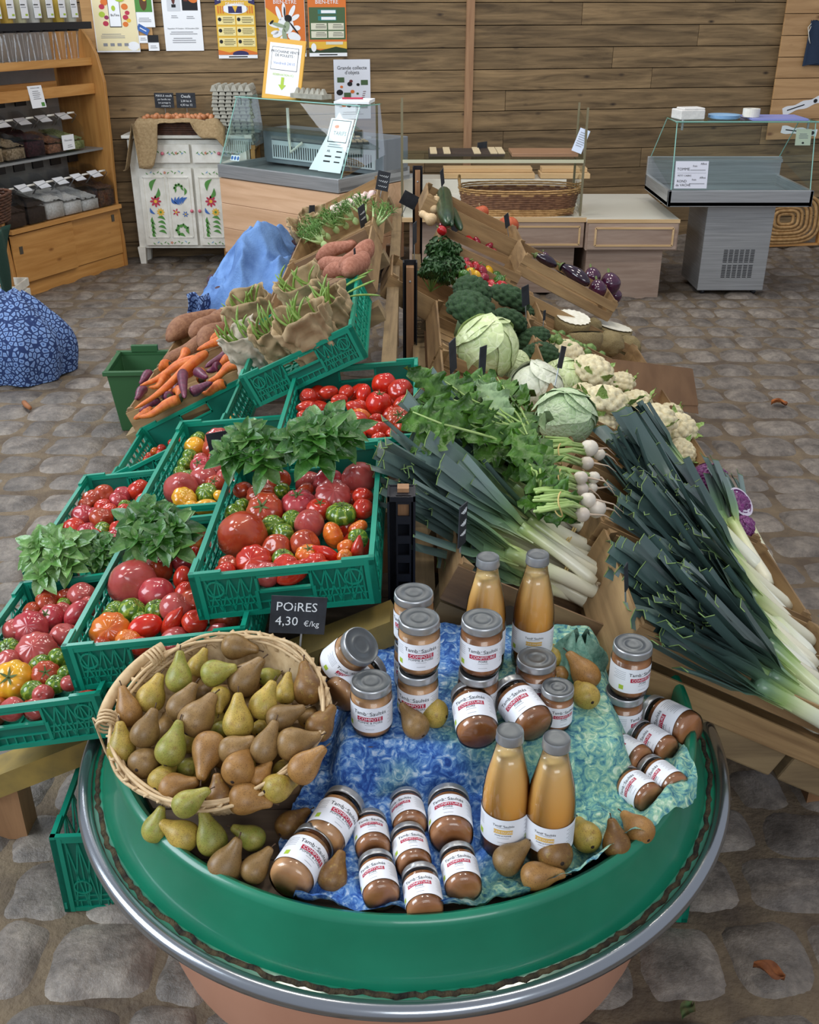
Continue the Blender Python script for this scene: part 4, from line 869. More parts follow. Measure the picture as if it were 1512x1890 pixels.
for (px0, pytop, w, yy) in ((741, 905, .058, 2.02), (757, 482, .055, 4.20), (771, 307, .05, 5.95)):
    T = at_y(px0, pytop, yy); mb = MB(); z1 = T.z; x = T.x
    if yy < 3:   # front post: slotted iron channel with a wood core
        for sx in (-1, 1): mb.box(rp((x + sx * .029, yy + .0, z1 / 2)), (.005, .06, z1))
        mb.box(rp((x, yy + .028, z1 / 2)), (.058, .005, z1))
        mb.box(rp((x - .010, yy - .010, z1 / 2 - .01)), (.004, .03, z1 - .02)); mb.box(rp((x + .020, yy - .010, z1 / 2 - .01)), (.004, .03, z1 - .02))
        for k in range(int(z1 / .05)):
            mb.box(rp((x + .005, yy - .024, z1 - .012 - k * .05)), (.034, .004, .02))
        mb.box(rp((x, yy - .0, z1 - .008)), (.062, .06, .012))
        part('iron_post', mb, m_iron, rk)
        mb = MB(); mb.box(rp((x + .004, yy + .006, z1 - .03)), (.026, .026, .075)); part('post_core', mb, m_rackz, rk)
    else:
        mb.box(rp((x, yy + .025, z1 / 2)), (w, .006, z1)); mb.box(rp((x + w / 2, yy, z1 / 2)), (.006, .055, z1)); mb.box(rp((x - w / 2, yy, z1 / 2)), (.006, .055, z1)); part('iron_post', mb, m_iron, rk)
        mb = MB(); mb.box(rp((x, yy, z1 / 2 - .012)), (w * .58, .045, z1 - .02)); po = part('post_core', mb, m_rackz, rk)
        mb = MB(); mb.sphere(rp((x, yy - .024, z1 - .08)), (.005, .003, .005), 8, 6); part('bolt', mb, m_steel, po)
for x, y_ in ((-.98, 1.88), (-.98, 3.0), (-1.04, 3.62), (-1.04, 4.48), (-1.04, 5.85), (-.1, 3.0), (-.1, 5.85), (-.12, 2.42), (.10, 2.40), (.10, 3.5), (.10, 5.0), (1.06, 2.0), (1.06, 2.84), (1.06, 4.3), (.56, 2.4), (.56, 4.3)):
    zt = .16 if y_ < 3.01 and x < -.5 else .33 if x < -.5 else .56 if y_ < 2.9 and x < 0 else .6 if x < 0 else .55 if x < .2 else .44 if x < .8 else .2
    mb = MB(); mb.box(rp((x, y_, zt / 2)), (.07, .07, zt)); part('leg', mb, m_rackz, rk)
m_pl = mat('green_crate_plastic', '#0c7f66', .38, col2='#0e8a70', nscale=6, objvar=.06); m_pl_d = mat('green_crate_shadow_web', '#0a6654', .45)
def pmat(p, roll, pitch=0, yaw=0, h=.11): return Mx(p, (rad(pitch), rad(roll), rad(yaw))) @ Matrix.Translation((0, 0, -h))
PH = .11
def plastic_crate(label, M, W=.40, L=.60, H=PH):
    t = thing('plastic_crate', label, 'crate', M, 'green folding crates')
    mb = MB(); mb.box((0, 0, .004), (W - .01, L - .01, .006))
    for i in range(9): mb.box((-W / 2 + .025 + i * (W - .05) / 8, 0, .009), (.006, L - .02, .006))
    for i in range(13): mb.box((0, -L / 2 + .025 + i * (L - .05) / 12, .009), (W - .02, .006, .006))
    part('base', mb, m_pl, t)
    def side(w, F, hole, nm):
        """wall in local (a along, z up), F maps (a, out, z) to crate space"""
        mb = MB()
        def bx(a, o, z, da, do, dz, mi=0):
            vs = [F(a + sa * da / 2, o + so * do / 2, z + sz * dz / 2) for sa in (-1, 1) for so in (-1, 1) for sz in (-1, 1)]
            mb.add(vs, [(0, 1, 3, 2), (4, 6, 7, 5), (0, 4, 5, 1), (2, 3, 7, 6), (0, 2, 6, 4), (1, 5, 7, 3)], mi)
        def diag(a0, z0, a1, z1, th, o=.0015, do=.004):
            d_ = V((a1 - a0, z1 - z0)); n_ = V((-d_.y, d_.x)).normalized() * th / 2
            c4 = [(a0 + n_.x, z0 + n_.y), (a1 + n_.x, z1 + n_.y), (a1 - n_.x, z1 - n_.y), (a0 - n_.x, z0 - n_.y)]
            vs = [F(a, o + q, z) for q in (-do / 2, do / 2) for a, z in c4]
            mb.add(vs, [(3, 2, 1, 0), (4, 5, 6, 7)] + [(k, (k + 1) % 4, 4 + (k + 1) % 4, 4 + k) for k in range(4)])
        bx(0, 0, H - .006, w, .012, .012); bx(0, 0, .006, w, .012, .012)      # rim and foot
        for s_ in (-1, 1): bx(s_ * (w / 2 - .012), 0, H / 2, .024, .014, H); bx(s_ * (w / 2 - .035), .001, H + .003, .07, .011, .008)
        hw = .055 if hole else 0
        if hole:
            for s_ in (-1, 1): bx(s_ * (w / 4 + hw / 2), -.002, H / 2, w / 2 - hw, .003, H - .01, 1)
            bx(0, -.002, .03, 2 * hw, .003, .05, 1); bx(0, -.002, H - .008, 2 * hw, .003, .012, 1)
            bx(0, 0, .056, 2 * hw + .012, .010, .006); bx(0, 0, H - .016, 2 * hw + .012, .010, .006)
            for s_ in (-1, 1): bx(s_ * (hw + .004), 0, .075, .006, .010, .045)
        else:
            for k in range(4): bx(0, -.001, .016 + k * .026, w - .04, .004, .010)
        z0, z1 = .014, H - .014
        n = 4 if hole else 8
        for s_ in ((-1, 1) if hole else (1,)):
            A0 = (hw + .01) if hole else -w / 2 + .03; A1 = w / 2 - .03
            for k in range(n):
                a0 = A0 + (A1 - A0) * k / n; a1 = A0 + (A1 - A0) * (k + 1) / n
                diag(s_ * a0, z0, s_ * a1, z1, .0035); diag(s_ * a0, z1, s_ * a1, z0, .0035)
                bx(s_ * a1, .001, H / 2, .0035, .004, H - .02)
            bx(s_ * (A0 + A1) / 2, .001, .045, A1 - A0, .004, .004)
        for k in range(int(w / .02)): bx(-w / 2 + .02 + k * .02, .001, .020, .003, .005, .018)
        bx(0, .001, .030, w - .05, .005, .003)
        if hole:
            for s_ in (-1, 1):
                cx, cz = s_ * (w / 2 - .05), .072
                for q in range(14):
                    an = 2 * pi * q / 14; a2 = 2 * pi * (q + 1) / 14
                    diag(cx + .019 * cos(an), cz + .019 * sin(an), cx + .019 * cos(a2), cz + .019 * sin(a2), .004, .002, .006)
                bx(s_ * .062, .003, .036, .008, .006, .045)
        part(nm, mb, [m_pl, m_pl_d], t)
    side(W, lambda a, o, z: (a, -L / 2 + .007 - o, z), True, 'short_side'); side(W, lambda a, o, z: (-a, L / 2 - .007 + o, z), True, 'short_side')
    side(L, lambda a, o, z: (-W / 2 + .007 - o, -a, z), False, 'long_side'); side(L, lambda a, o, z: (W / 2 - .007 + o, a, z), False, 'long_side')
    return t
CR = {}
def addp(k, label, M, **kw): CR[k] = M; plastic_crate(label, M, **kw)
addp('A', 'green plastic crate of mixed tomatoes nearest the front iron post, behind POIRES sign', pmat((-.271, 2.136, .787), -6.7, 1.5, -.5))
addp('B', 'green plastic crate of red plum tomatoes behind the nearest upright tomato crate', pmat((-.175, 2.804, .796), -4.9, 1.9, -.8))
addp('C', 'green plastic crate with a big pink tomato, just behind the pear basket', pmat((-.545, 2.074, .637), -6.9, -.6))
addp('D', 'green plastic crate with yellow and striped tomatoes, second row of the middle column', pmat((-.542, 2.698, .655), -5.2, 1.2, -1))
addp('E', 'lowest green plastic crate of tomatoes cut off by the left edge', pmat((-.857, 2.032, .485), -9, -2))
addp('F', 'low green plastic crate of round red tomatoes behind the leftmost basil', pmat((-.861, 2.665, .490), -6.6, .5))
addp('G', 'steeply tilted green crate of cherry tomatoes below the wooden carrot crate', pmat((-.80, 3.24, .535), -27), W=.44, L=.42)
addp('H', 'tilted green crate holding kraft bags of green beans', pmat((-.361, 3.314, .878), -25.2, 1.6))
addp('LG', 'green plastic crate standing on the cobbles under the trough rail at left', Mx((-.60, 1.93, .002), (0, 0, .05)), H=.22)
addp('RG', 'green plastic crate corner showing under the trough rail at right', Mx((.44, 1.90, .002), (0, 0, -.05)), H=.16)
m_cw = wood('poplar_crate_boards', '#735737', '#a8895e', 'x', 1, .65, .22, None, .2); m_cwy = wood('poplar_crate_ends', '#6c5233', '#9f8158', 'y', 1, .65, .22, None, .2)
m_cwd = wood('aged_crate_boards', '#5a4430', '#86694a', 'x', 1, .7, .2, None, .25)
def wooden_crate(label, M, W, L, H=.10, m=None, gap=True, extra=None):
    m = m or m_cw; t = thing('wooden_crate', label, 'crate', M, 'wooden produce crates')
    mb = MB()
    n = max(3, int(L / .09))
    for i in range(n): mb.box((0, -L / 2 + (i + .5) * L / n, .004), (W - .01, L / n - .012, .006))
    part('floor_slats', mb, m, t)
    for s_ in (-1, 1):
        mb = MB()
        if gap: mb.box((0, s_ * (L / 2 - .003), H * .24), (W, .006, H * .40)); mb.box((0, s_ * (L / 2 - .003), H * .80), (W, .006, H * .42))
        else: mb.box((0, s_ * (L / 2 - .003), H / 2 + .003), (W, .006, H - .006))
        part('side_board', mb, m, t)
        mb = MB(); mb.box((s_ * (W / 2 - .004), 0, H / 2 + .004), (.008, L - .012, H)); part('end_board', mb, m_cwy, t)
    for sx in (-1, 1):
        for sy in (-1, 1):
            mb = MB(); x, y_ = sx * (W / 2 - .008), sy * (L / 2 - .006); q = .028
            v3 = [(x, y_), (x - sx * q, y_), (x, y_ - sy * q)]
            mb.add([(a, b_, z) for z in (.006, H + .012) for a, b_ in v3], [(0, 1, 2), (5, 4, 3), (0, 3, 4, 1), (1, 4, 5, 2), (2, 5, 3, 0)]); part('corner_post', mb, m_cwy, t)
    if extra: extra(t)
    return t
def addw(k, label, M, W, L, **kw): CR[k] = M; wooden_crate(label, M, W, L, **kw)
def line(xl, zl, xr, zr, y0, y1, h=.10):
    """crate whose rim runs from (xl, zl) to (xr, zr) across the slope"""
    return Mx(((xl + xr) / 2, (y0 + y1) / 2, (zl + zr) / 2), (0, atan2(zl - zr, xr - xl), 0)) @ Matrix.Translation((0, 0, -h)), sqrt((xr - xl) ** 2 + (zl - zr) ** 2), y1 - y0
def addl(k, label, xl, zl, xr, zr, y0, y1, **kw):
    if xl > -.2:
        q = .878 if k in ('Q', 'S', 'T', 'U', 'V2', 'X1', 'X2') else .907
        xl, xr, y0, y1 = xl * q, xr * q, y0 * q, y1 * q; zl = HC - (HC - zl) * q; zr = HC - (HC - zr) * q
    M, W, L = line(xl, zl, xr, zr, y0, y1, kw.get('H', .10)); addw(k, label, M, W, L, **kw)
addl('J', 'pale wooden crate of orange and purple carrots beside the green bin', -1.05, .49, -.62, .66, 3.47, 3.94, gap=False)
addl('K', 'wooden crate of long brown sweet potatoes behind the carrots', -1.05, .49, -.62, .66, 3.97, 4.44)
addl('K2', 'wooden crate of beetroots mostly under the blue cloth', -1.05, .49, -.62, .66, 4.48, 5.0)
addl('M', 'grey wooden crate of reddish sweet potatoes left of the ridge', -.54, .80, -.16, .98, 3.66, 4.45, m=m_cwd, gap=False)
addl('N', 'pale wooden crate of fennel fronds left of the ridge', -.54, .80, -.16, .98, 4.50, 5.16, gap=False)
addl('O', 'wooden crate of garlic and ginger at far left end of the ridge', -.54, .80, -.16, .98, 5.2, 5.85)
addl('R3', 'printed wooden crate of bundled leeks behind the tall juice bottles', .12, .61, .53, .42, 2.14, 2.62, m=m_cwd, gap=False)
addl('R4', 'wooden crate under the white turnips with green tops', .12, .61, .53, .42, 2.64, 3.06)
addl('R5', 'wooden crate of pale green cabbages', .12, .61, .53, .42, 3.10, 3.86)
addl('R6', 'wooden crate of broccoli', .12, .61, .53, .42, 3.90, 4.60)
addl('R7', 'wooden crate of curly kale beside the second iron post', -.09, .71, .29, .50, 4.66, 5.10, gap=False)
addl('R8', 'wooden crate of red, yellow and green sweet peppers', .30, .64, .66, .45, 4.70, 5.30)
addl('P', 'small wooden crate of long red peppers raised above the mixed peppers', .165, .735, .60, .54, 5.36, 5.74)
addl('Z', 'wooden crate of courgettes and orange squash at far right of the ridge', .10, .87, .66, .60, 5.86, 6.30, gap=False)
addl('Q', 'wooden crate of glossy aubergines, farthest on the right slope', .64, .60, 1.18, .32, 5.58, 5.98)
addl('S', 'wooden crate of cut celeriac between aubergines and cauliflowers', .58, .48, 1.25, .15, 4.76, 5.32)
addl('T', 'narrow wooden crate of Brussels sprouts beside the celeriac', .56, .49, 1.24, .15, 4.36, 4.72)
addl('U', 'wooden crate of cauliflowers on the right slope', .56, .49, 1.24, .15, 3.60, 4.32)
addl('V2', 'wooden crate of red cabbages on the right slope', .56, .49, 1.24, .15, 3.10, 3.56)
addl('X2', 'second wooden crate of loose leeks, in front of the red cabbages', .56, .49, 1.24, .15, 2.60, 3.06)
addl('X1', 'nearest wooden crate of loose leeks with wide boards, right of the jars', .56, .49, 1.24, .15, 2.05, 2.56, H=.15)
HX = {'X1': .05}
# faded fruit print on the leek crate
mb = MB(); P = lambda x, y, k=1: CR['R3'] @ V((x, -.2405 - .0006 * k, y)); ell(mb, P, -.10, .05, .035, .025, 0); ell(mb, P, -.135, .058, .02, .018, 0); ell(mb, P, -.055, .04, .02, .03, 1)
single('fruit_print', mb, [mat('faded_red_ink', '#7d3426', .8), mat('faded_dark_ink', '#4a3a2c', .8)], 'faded red fruit picture printed on the leek crate board', 'print')

# ================================================================== cloth-covered platform in the trough
m_tie, nt, b = newmat('tie_dye_cloth')
tc = texco(nt); n1 = noisetex(nt, tc, 46, 4, .62, 1.4); n2 = noisetex(nt, tc, 5, 2, .5)
bl = ramp(nt, n1, [(.34, '#1d4690'), (.46, '#3a6bb4'), (.55, '#6c98cb'), (.66, '#bccfe6')]); gr = ramp(nt, n1, [(.34, '#2f6880'), (.46, '#649c98'), (.56, '#92bc9e'), (.67, '#c8dcc2')])
sx = N(nt, 'ShaderNodeSeparateXYZ'); nt.links.new(tc, sx.inputs[0])
ad = N(nt, 'ShaderNodeMath', operation='MULTIPLY_ADD'); ad.inputs[1].default_value = 1.1; nt.links.new(sx.outputs[0], ad.inputs[0]); nt.links.new(n2, ad.inputs[2])
mk = ramp(nt, ad.outputs[0], [(.60, (0, 0, 0, 1)), (.78, (1, 1, 1, 1))])
mx = N(nt, 'ShaderNodeMix', data_type='RGBA'); nt.links.new(mk, mx.inputs[0]); nt.links.new(bl, mx.inputs[6]); nt.links.new(gr, mx.inputs[7])
nt.links.new(mx.outputs[2], b.inputs['Base Color']); b.inputs['Roughness'].default_value = .85; bump(nt, b, noisetex(nt, tc, 60, 4, .6, .6), .5, .006)
pf = MB(); 
for z in (.50, .54): pf.box((0, -.17, z), (.52, .01, .03)); pf.box((0, .17, z), (.52, .01, .03)); pf.box((-.26, 0, z), (.01, .34, .03)); pf.box((.26, 0, z), (.01, .34, .03))
pf.box((0, 0, .556), (.52, .35, .012))
for sxx in (-1, 1):
    for sy in (-1, 1): pf.box((sxx * .24, sy * .155, .512), (.03, .03, .09))
single('upturned_crate', pf, m_cwd, 'upturned crate hidden under the blue cloth in the trough', 'crate', Mx((.135, 1.70, 0)))
PZ = .574
def sst(a, b_, x): t = min(1, max(0, (x - a) / (b_ - a))); return t * t * (3 - 2 * t)
def cloth_h(x, y_):
    px_ = sst(-.165, -.118, x) * (1 - sst(.40, .47, x)); py_ = sst(1.475, 1.535, y_)
    z = BZ + .004 + (PZ - BZ - .006) * px_ * py_
    r_ = sqrt((x - TC[0]) ** 2 + (y_ - TC[1]) ** 2)
    rim = sst(.575, .60, r_) * (1 - sst(.625, .66, r_)); z = max(z, BZ + .004 + (.513 - BZ - .004) * rim)
    if r_ > .635: z = min(z, .513 - (r_ - .635) * 2.2)
    edge = px_ * py_
    wr = abs(fbm(x * 9 + 2, y_ * 9, 1.5)) * .034 * (1 - edge) + abs(fbm(x * 7, y_ * 5, 8)) * .012 * edge + abs(fbm(x * 26, y_ * 26, 4)) * .006
    slope = 4 * edge * (1 - edge)
    z += wr + .020 * slope * sin(x * 38 + 3 * fbm(x * 4, y_ * 4, 1)) * (.5 + .5 * (y_ < 1.6))
    return z
def cl(u_, v_):
    x = -.19 + .74 * u_
    K = [(-.19, 1.36), (-.15, 1.205), (-.08, 1.20), (.05, 1.19), (.20, 1.225), (.30, 1.255), (.34, 1.30), (.42, 1.345), (.55, 1.46)]
    for (xa, ya), (xb, yb) in zip(K, K[1:]):
        if xa <= x <= xb + 1e-6: ymin = ya + (yb - ya) * (x - xa) / (xb - xa)
    ymin += .012 * fbm(x * 14, 0, 2) + .006 * sin(x * 70)
    y_ = ymin + (1.93 - ymin) * v_
    xx = x + .012 * fbm(y_ * 9, x, 7) - .05 * (1 - v_) ** 3 * (1 - sst(-.2, .0, x))
    return (xx, y_, cloth_h(xx, y_))
mb = MB(); mb.grid(cl, 150, 150); o = single('tie_dye_cloth', mb, m_tie, 'blue and sea-green tie-dyed cloth draped under the jars and bottles', 'cloth', smooth=True)
mb = MB()
def gz(u_, v_):
    a = 2 * pi * u_; t = v_
    return (.06 * (1 - t * .7) * cos(a) * (1 + .25 * sin(3 * a)), .05 * (1 - t * .7) * sin(a), .085 * t ** .7 + .012 * sin(5 * a + 4 * t))
mb.grid(gz, 40, 14); q = at_z(1072, 1212, .62); single('green_cloth', mb, mat('teal_gauze', '#4e7f6e', .9, col2='#8ab09a', nscale=40, bmp=(70, .6)), 'crumpled teal cloth bunched behind the pears on the platform', 'cloth', Mx((q.x, q.y + .02, .574)), smooth=True)
# ================================================================== jars and bottles
m_jglass = thinglass('jar_glass', '#fbfcfa', 1.0, .03); m_lid = mat('tin_lid', '#b9bbbc', .3, .7, col2='#a7a9aa', nscale=20); m_lidtop = mat('tin_lid_top', '#5d6163', .36, .55)
m_lab = mat('label_paper', '#eceef3', .55); m_comp = mat('pear_compote', '#e2b080', .4, col2='#d29c68', nscale=25, coat=.6, sss=.1); m_conf = mat('pear_jam', '#cb8e60', .3, col2='#b07548', nscale=22, coat=.7, sss=.1)
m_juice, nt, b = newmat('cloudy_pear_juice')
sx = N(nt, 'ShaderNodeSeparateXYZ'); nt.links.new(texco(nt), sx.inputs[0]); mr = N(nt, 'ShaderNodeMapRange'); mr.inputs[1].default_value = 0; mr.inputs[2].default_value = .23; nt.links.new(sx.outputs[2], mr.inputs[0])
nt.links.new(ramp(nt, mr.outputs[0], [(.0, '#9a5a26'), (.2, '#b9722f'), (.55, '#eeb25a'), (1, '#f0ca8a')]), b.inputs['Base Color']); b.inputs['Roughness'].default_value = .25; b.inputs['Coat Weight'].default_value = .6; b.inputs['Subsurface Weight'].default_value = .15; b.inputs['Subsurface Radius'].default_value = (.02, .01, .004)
def curved(mb, r, z0, z1, a0, a1, mi, n=40):
    mb.lathe([(r, z0), (r, z1)], n, mi, ang=a1 - a0, a0=a0)
def cyl_label(r, z0, z1, word, sub, band, size, w2=None):
    mb = MB(); c0 = -pi / 2; curved(mb, r, z0, z1, c0 - 2.3, c0 + 2.3, 0, 60)
    H = z1 - z0; zc = (z0 + z1) / 2
    F = lambda x, y, k: (cos(c0 + x / r) * (r + .00025 * k), sin(c0 + x / r) * (r + .00025 * k), zc + y)
    bw = size * (4.6 if len(word) < 8 else 5.2)
    curved(mb, r + .0002, zc - .04 * H, zc + .125 * H, c0 - bw / 2 / r, c0 + bw / 2 / r, band, 14)
    mb.text(word, size * .86, lambda x, y: F(x, y + .04 * H, 2), 0 if band == 1 else 0)
    mb.text(sub, size * .62, lambda x, y: F(x, y - .10 * H, 2), 2)
    mb.text('Tamb  Saultés', size * 1.05, lambda x, y: F(x, y + .27 * H, 2), 2)
    for q in (-1, 0, 1): curved(mb, r + .0003, zc + .30 * H - .001 * q * q, zc + .305 * H, c0 - .06 + .05 * q, c0 - .02 + .05 * q, 2, 3)
    for y_, w in ((.19, .55), (-.2, .5), (-.37, .42)): curved(mb, r + .0003, zc + y_ * H, zc + y_ * H + .012 * H, c0 - w * .5, c0 + w * .5, 3, 10)
    for sd in (-1, 1):
        for k in range(9):
            if sd > 0 or k < 5: curved(mb, r + .0003, zc + (.34 - k * .075) * H, zc + (.352 - k * .075) * H, c0 + sd * 1.25 - .33 * (1 - .3 * (k % 2)), c0 + sd * 1.25 + .33, 3, 8)
    curved(mb, r + .0003, zc - .38 * H, zc - .2 * H, c0 - 1.22, c0 - .98, 4, 4)
    return mb.mesh('label', [m_lab, m_red if band == 1 else m_lab, m_ink, m_grey, m_lime, m_yel], True)
def jar_meshes(r, h, kind):
    k = r / .0405
    g = MB(); g.lathe([(0, .001), (r * .8, .0005), (r * .95, .006 * k), (r, .016 * k), (r, h - .030 * k), (r * .96, h - .022 * k), (r * .90, h - .017 * k), (r * .90, h - .004)], 40)
    c = MB(); top = h - .027 * k; c.lathe([(0, .005), (r * .78, .004), (r * .92, .009 * k), (r * .965, .018 * k), (r * .965, top), (r * .8, top + .002), (0, top + .002)], 36)
    l = MB(); R_ = r * .985
    l.lathe([(R_ * .93, h - .016 * k), (R_ * .985, h - .0165 * k), (R_, h - .014 * k), (R_ * .985, h - .010 * k), (R_ * .985, h - .0035), (R_ * .97, h - .0008), (R_ * .93, h)], 44, 0)
    l.lathe([(R_ * .93, h), (R_ * .90, h - .0012), (R_ * .55, h - .0014), (R_ * .52, h - .0005), (R_ * .40, h - .0005), (R_ * .37, h - .0014), (R_ * .2, h - .0012), (0, h - .0008)], 44, 1)
    lb = cyl_label(r * 1.006, .021 * k, h - .036 * k, 'COMPOTE' if kind == 'compote' else 'CONFITURE', 'POMME & POIRE' if kind == 'compote' else 'POIRE', 1, .0112 * k if kind == 'compote' else .0104 * k)
    return {'glass': g.mesh('jar_glass', m_jglass), 'contents': c.mesh('jar_contents', m_comp if kind == 'compote' else m_conf), 'lid': l.mesh('jar_lid', [m_lid, m_lidtop]), 'label': lb}
BIG_C, BIG_J, SM_J = jar_meshes(.0405, .115, 'compote'), jar_meshes(.0405, .115, 'jam'), jar_meshes(.0325, .092, 'jam')
def facing(base, axis, twist=0):
    z = V(axis).normalized(); c_ = (CAM - V(base)).normalized(); y_ = -(c_ - z * c_.dot(z)).normalized(); x = y_.cross(z)
    return frame(base, x, y_, z) @ Matrix.Rotation(twist, 4, 'Z')
def jar(S, label, M, cat='jar', name='jam_jar'):
    t = thing(name, label, cat, M, 'pear preserve jars')
    for nm in ('glass', 'contents', 'lid', 'label'): part(nm, S[nm], None, t)
    return t
def up_jar(S, lx, ly, h, zb, label, twist=0, lift=0):
    p = at_z(lx, ly, zb + lift + h); return jar(S, label, facing(V((p.x, p.y, zb + lift)), (0, 0, 1), twist))
def lie_jar(S, bx, by, lx, ly, h, r, label, twist=0, z0=BZ + .006, dz=.01):
    P0 = at_z(bx, by, z0 + r); r_ = ray(lx, ly); c_ = P0 - CAM; A = r_.dot(r_); B = -2 * r_.dot(c_); C = c_.dot(c_) - h * h; D = B * B - 4 * A * C
    if D < 0: T = [-B / 2 / A]
    else: T = [(-B + s_ * sqrt(D)) / 2 / A for s_ in (-1, 1)]
    pts = [CAM + r_ * t for t in T]; Q = min(pts, key=lambda p: abs(p.z - P0.z - dz)); ax = (Q - P0).normalized()
    return jar(S, label, facing(P0, ax, twist))
hb, hs = .115, .092
up_jar(BIG_C, 764, 1093, hb, PZ, 'compote jar on top of the rearmost left stack, half behind another jar', -.5, hb)
p_ = at_z(764, 1093, PZ + 2 * hb); jar(BIG_C, 'compote jar at the bottom of the rearmost left stack', facing(V((p_.x, p_.y, PZ)), (0, 0, 1), -.4))
up_jar(BIG_C, 774, 1140, hb, PZ, 'compote jar on top of the front left two-jar stack', .1, hb)
p_ = at_z(772, 1140, PZ + 2 * hb); jar(BIG_C, 'compote jar at the bottom of the front left two-jar stack', facing(V((p_.x, p_.y - .002, PZ)), (0, 0, 1), -.25))
up_jar(BIG_J, 890, 1142, hb, PZ, 'confiture jar on top of the two-jar stack in front of the bottles', .12, hb)
p_ = at_z(887, 1142, PZ + 2 * hb); jar(BIG_J, 'confiture jar under the stack in front of the bottles', facing(V((p_.x, p_.y - .003, PZ)), (0, 0, 1), -.1))
up_jar(BIG_J, 991, 1213, hb, PZ, 'wide confiture jar standing with pale bare lid right of the two-jar stacks', .45)
up_jar(BIG_C, 685, 1256, hb, PZ, 'single upright compote jar at front left corner of the cloth platform', -.1)
up_jar(SM_J, 1030, 1267, hs, PZ, 'small upright confiture jar at front right of the platform beside pears', .55)
lie_jar(BIG_C, 614, 1232, 668, 1190, hb, .0405, 'rear one of two compote jars leaning at the left of the platform', .9, .60, .04)
lie_jar(BIG_C, 622, 1290, 686, 1225, hb, .0405, 'front one of two compote jars leaning at the left of the platform', .5, .575, .05)
lie_jar(BIG_J, 884, 1362, 868, 1278, hb, .0405, 'confiture jar lying on the platform, left one of two with bottoms showing', -.1, PZ + .002, .02)
lie_jar(BIG_J, 992, 1345, 936, 1272, hb, .0405, 'confiture jar lying on the platform, right one of two with bottoms showing', 0, PZ + .002, .02)
up_jar(BIG_J, 1169, 1188, hb, BZ, 'confiture jar on top of the stack by the leek crate', .75, hb)
p_ = at_z(1164, 1188, BZ + 2 * hb); jar(BIG_J, 'confiture jar at the bottom of the stack by the leek crate', facing(V((p_.x, p_.y, BZ)), (0, 0, 1), 1.2))
lie_jar(BIG_J, 1280, 1351, 1201, 1313, hb, .0405, 'large confiture jar lying at the right trough rim', -.5, BZ, .01)
lie_jar(SM_J, 1238, 1390, 1175, 1351, hs, .0325, 'small confiture jar lying just in front of the large one at the right rim', -.3, BZ, .01)
lie_jar(SM_J, 1190, 1408, 1128, 1372, hs, .0325, 'small confiture jar half under the cloth, upper one at right', -.2, BZ, .01)
lie_jar(SM_J, 1254, 1460, 1196, 1417, hs, .0325, 'small confiture jar lying closest to the right trough rim', -.3, BZ, .01)
lie_jar(SM_J, 1206, 1480, 1150, 1436, hs, .0325, 'small confiture jar half under the cloth, lower one at right', -.2, BZ, .01)
lie_jar(BIG_C, 590, 1560, 639, 1478, hb, .0405, 'compote jar lying at front left, rear one of two', .25, BZ, .02)
lie_jar(BIG_C, 530, 1632, 584, 1550, hb, .0405, 'compote jar lying at front left, front one of two', .25, BZ, .01)
lie_jar(SM_J, 690, 1574, 682, 1516, hs, .0325, 'small confiture jar, upper one of the left pair in front row', .1, BZ, .02)
lie_jar(SM_J, 706, 1662, 693, 1590, hs, .0325, 'small confiture jar, lower one of the left pair in front row', -.25, BZ, .01)
lie_jar(SM_J, 759, 1532, 748, 1476, hs, .0325, 'small confiture jar, topmost of the middle column in front row', -.4, BZ, .03)
lie_jar(SM_J, 766, 1605, 752, 1540, hs, .0325, 'small confiture jar, second down the middle column in front row', .2, BZ, .02)
lie_jar(SM_J, 787, 1690, 774, 1613, hs, .0325, 'small confiture jar, lowest of the middle column in front row', -.1, BZ, .01)
lie_jar(BIG_J, 834, 1552, 828, 1474, hb, .0405, 'large confiture jar lying left of the front bottles', -.05, BZ, .02)
lie_jar(SM_J, 858, 1648, 843, 1575, hs, .0325, 'small confiture jar lying below the large one, right end of front row', .0, BZ, .01)
# bottles of juice
BH = .27
g = MB(); pr = [(0, .001), (.034, 0), (.041, .005), (.0435, .014), (.0437, .10), (.0425, .135), (.038, .17), (.030, .205), (.0235, .232), (.022, .245), (.022, .256)]; g.lathe(pr, 44)
bot_g = g.mesh('bottle_glass', m_jglass)
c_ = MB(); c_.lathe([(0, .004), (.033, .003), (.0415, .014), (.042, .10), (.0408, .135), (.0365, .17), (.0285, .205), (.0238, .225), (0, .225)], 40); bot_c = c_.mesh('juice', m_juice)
l = MB(); l.lathe([(.0225, .250), (.0243, .2495), (.0247, .252), (.0238, .256), (.0238, .266), (.0225, .2695)], 36, 0); l.lathe([(.0225, .2695), (.020, .268), (.010, .268), (0, .2683)], 36, 1); bot_l = l.mesh('cap', [m_lid, m_lidtop])
m_bandy = mat('gold_band', '#e0b45a', .6); lb = cyl_label(.0441, .045, .105, 'PUR JUS DU JARDIN', 'POIRE & POMME', 5, .0066); lb.materials[5] = m_bandy
for p in lb.polygons: pass
bot_lab = lb
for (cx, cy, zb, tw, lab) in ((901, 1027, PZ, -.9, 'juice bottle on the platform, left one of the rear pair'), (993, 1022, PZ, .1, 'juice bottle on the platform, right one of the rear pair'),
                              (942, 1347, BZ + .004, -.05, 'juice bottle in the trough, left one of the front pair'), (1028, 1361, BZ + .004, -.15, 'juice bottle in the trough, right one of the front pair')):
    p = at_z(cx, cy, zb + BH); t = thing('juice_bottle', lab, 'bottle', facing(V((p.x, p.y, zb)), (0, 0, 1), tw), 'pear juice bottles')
    part('glass', bot_g, None, t); part('juice', bot_c, None, t); part('cap', bot_l, None, t); part('label', bot_lab, None, t)

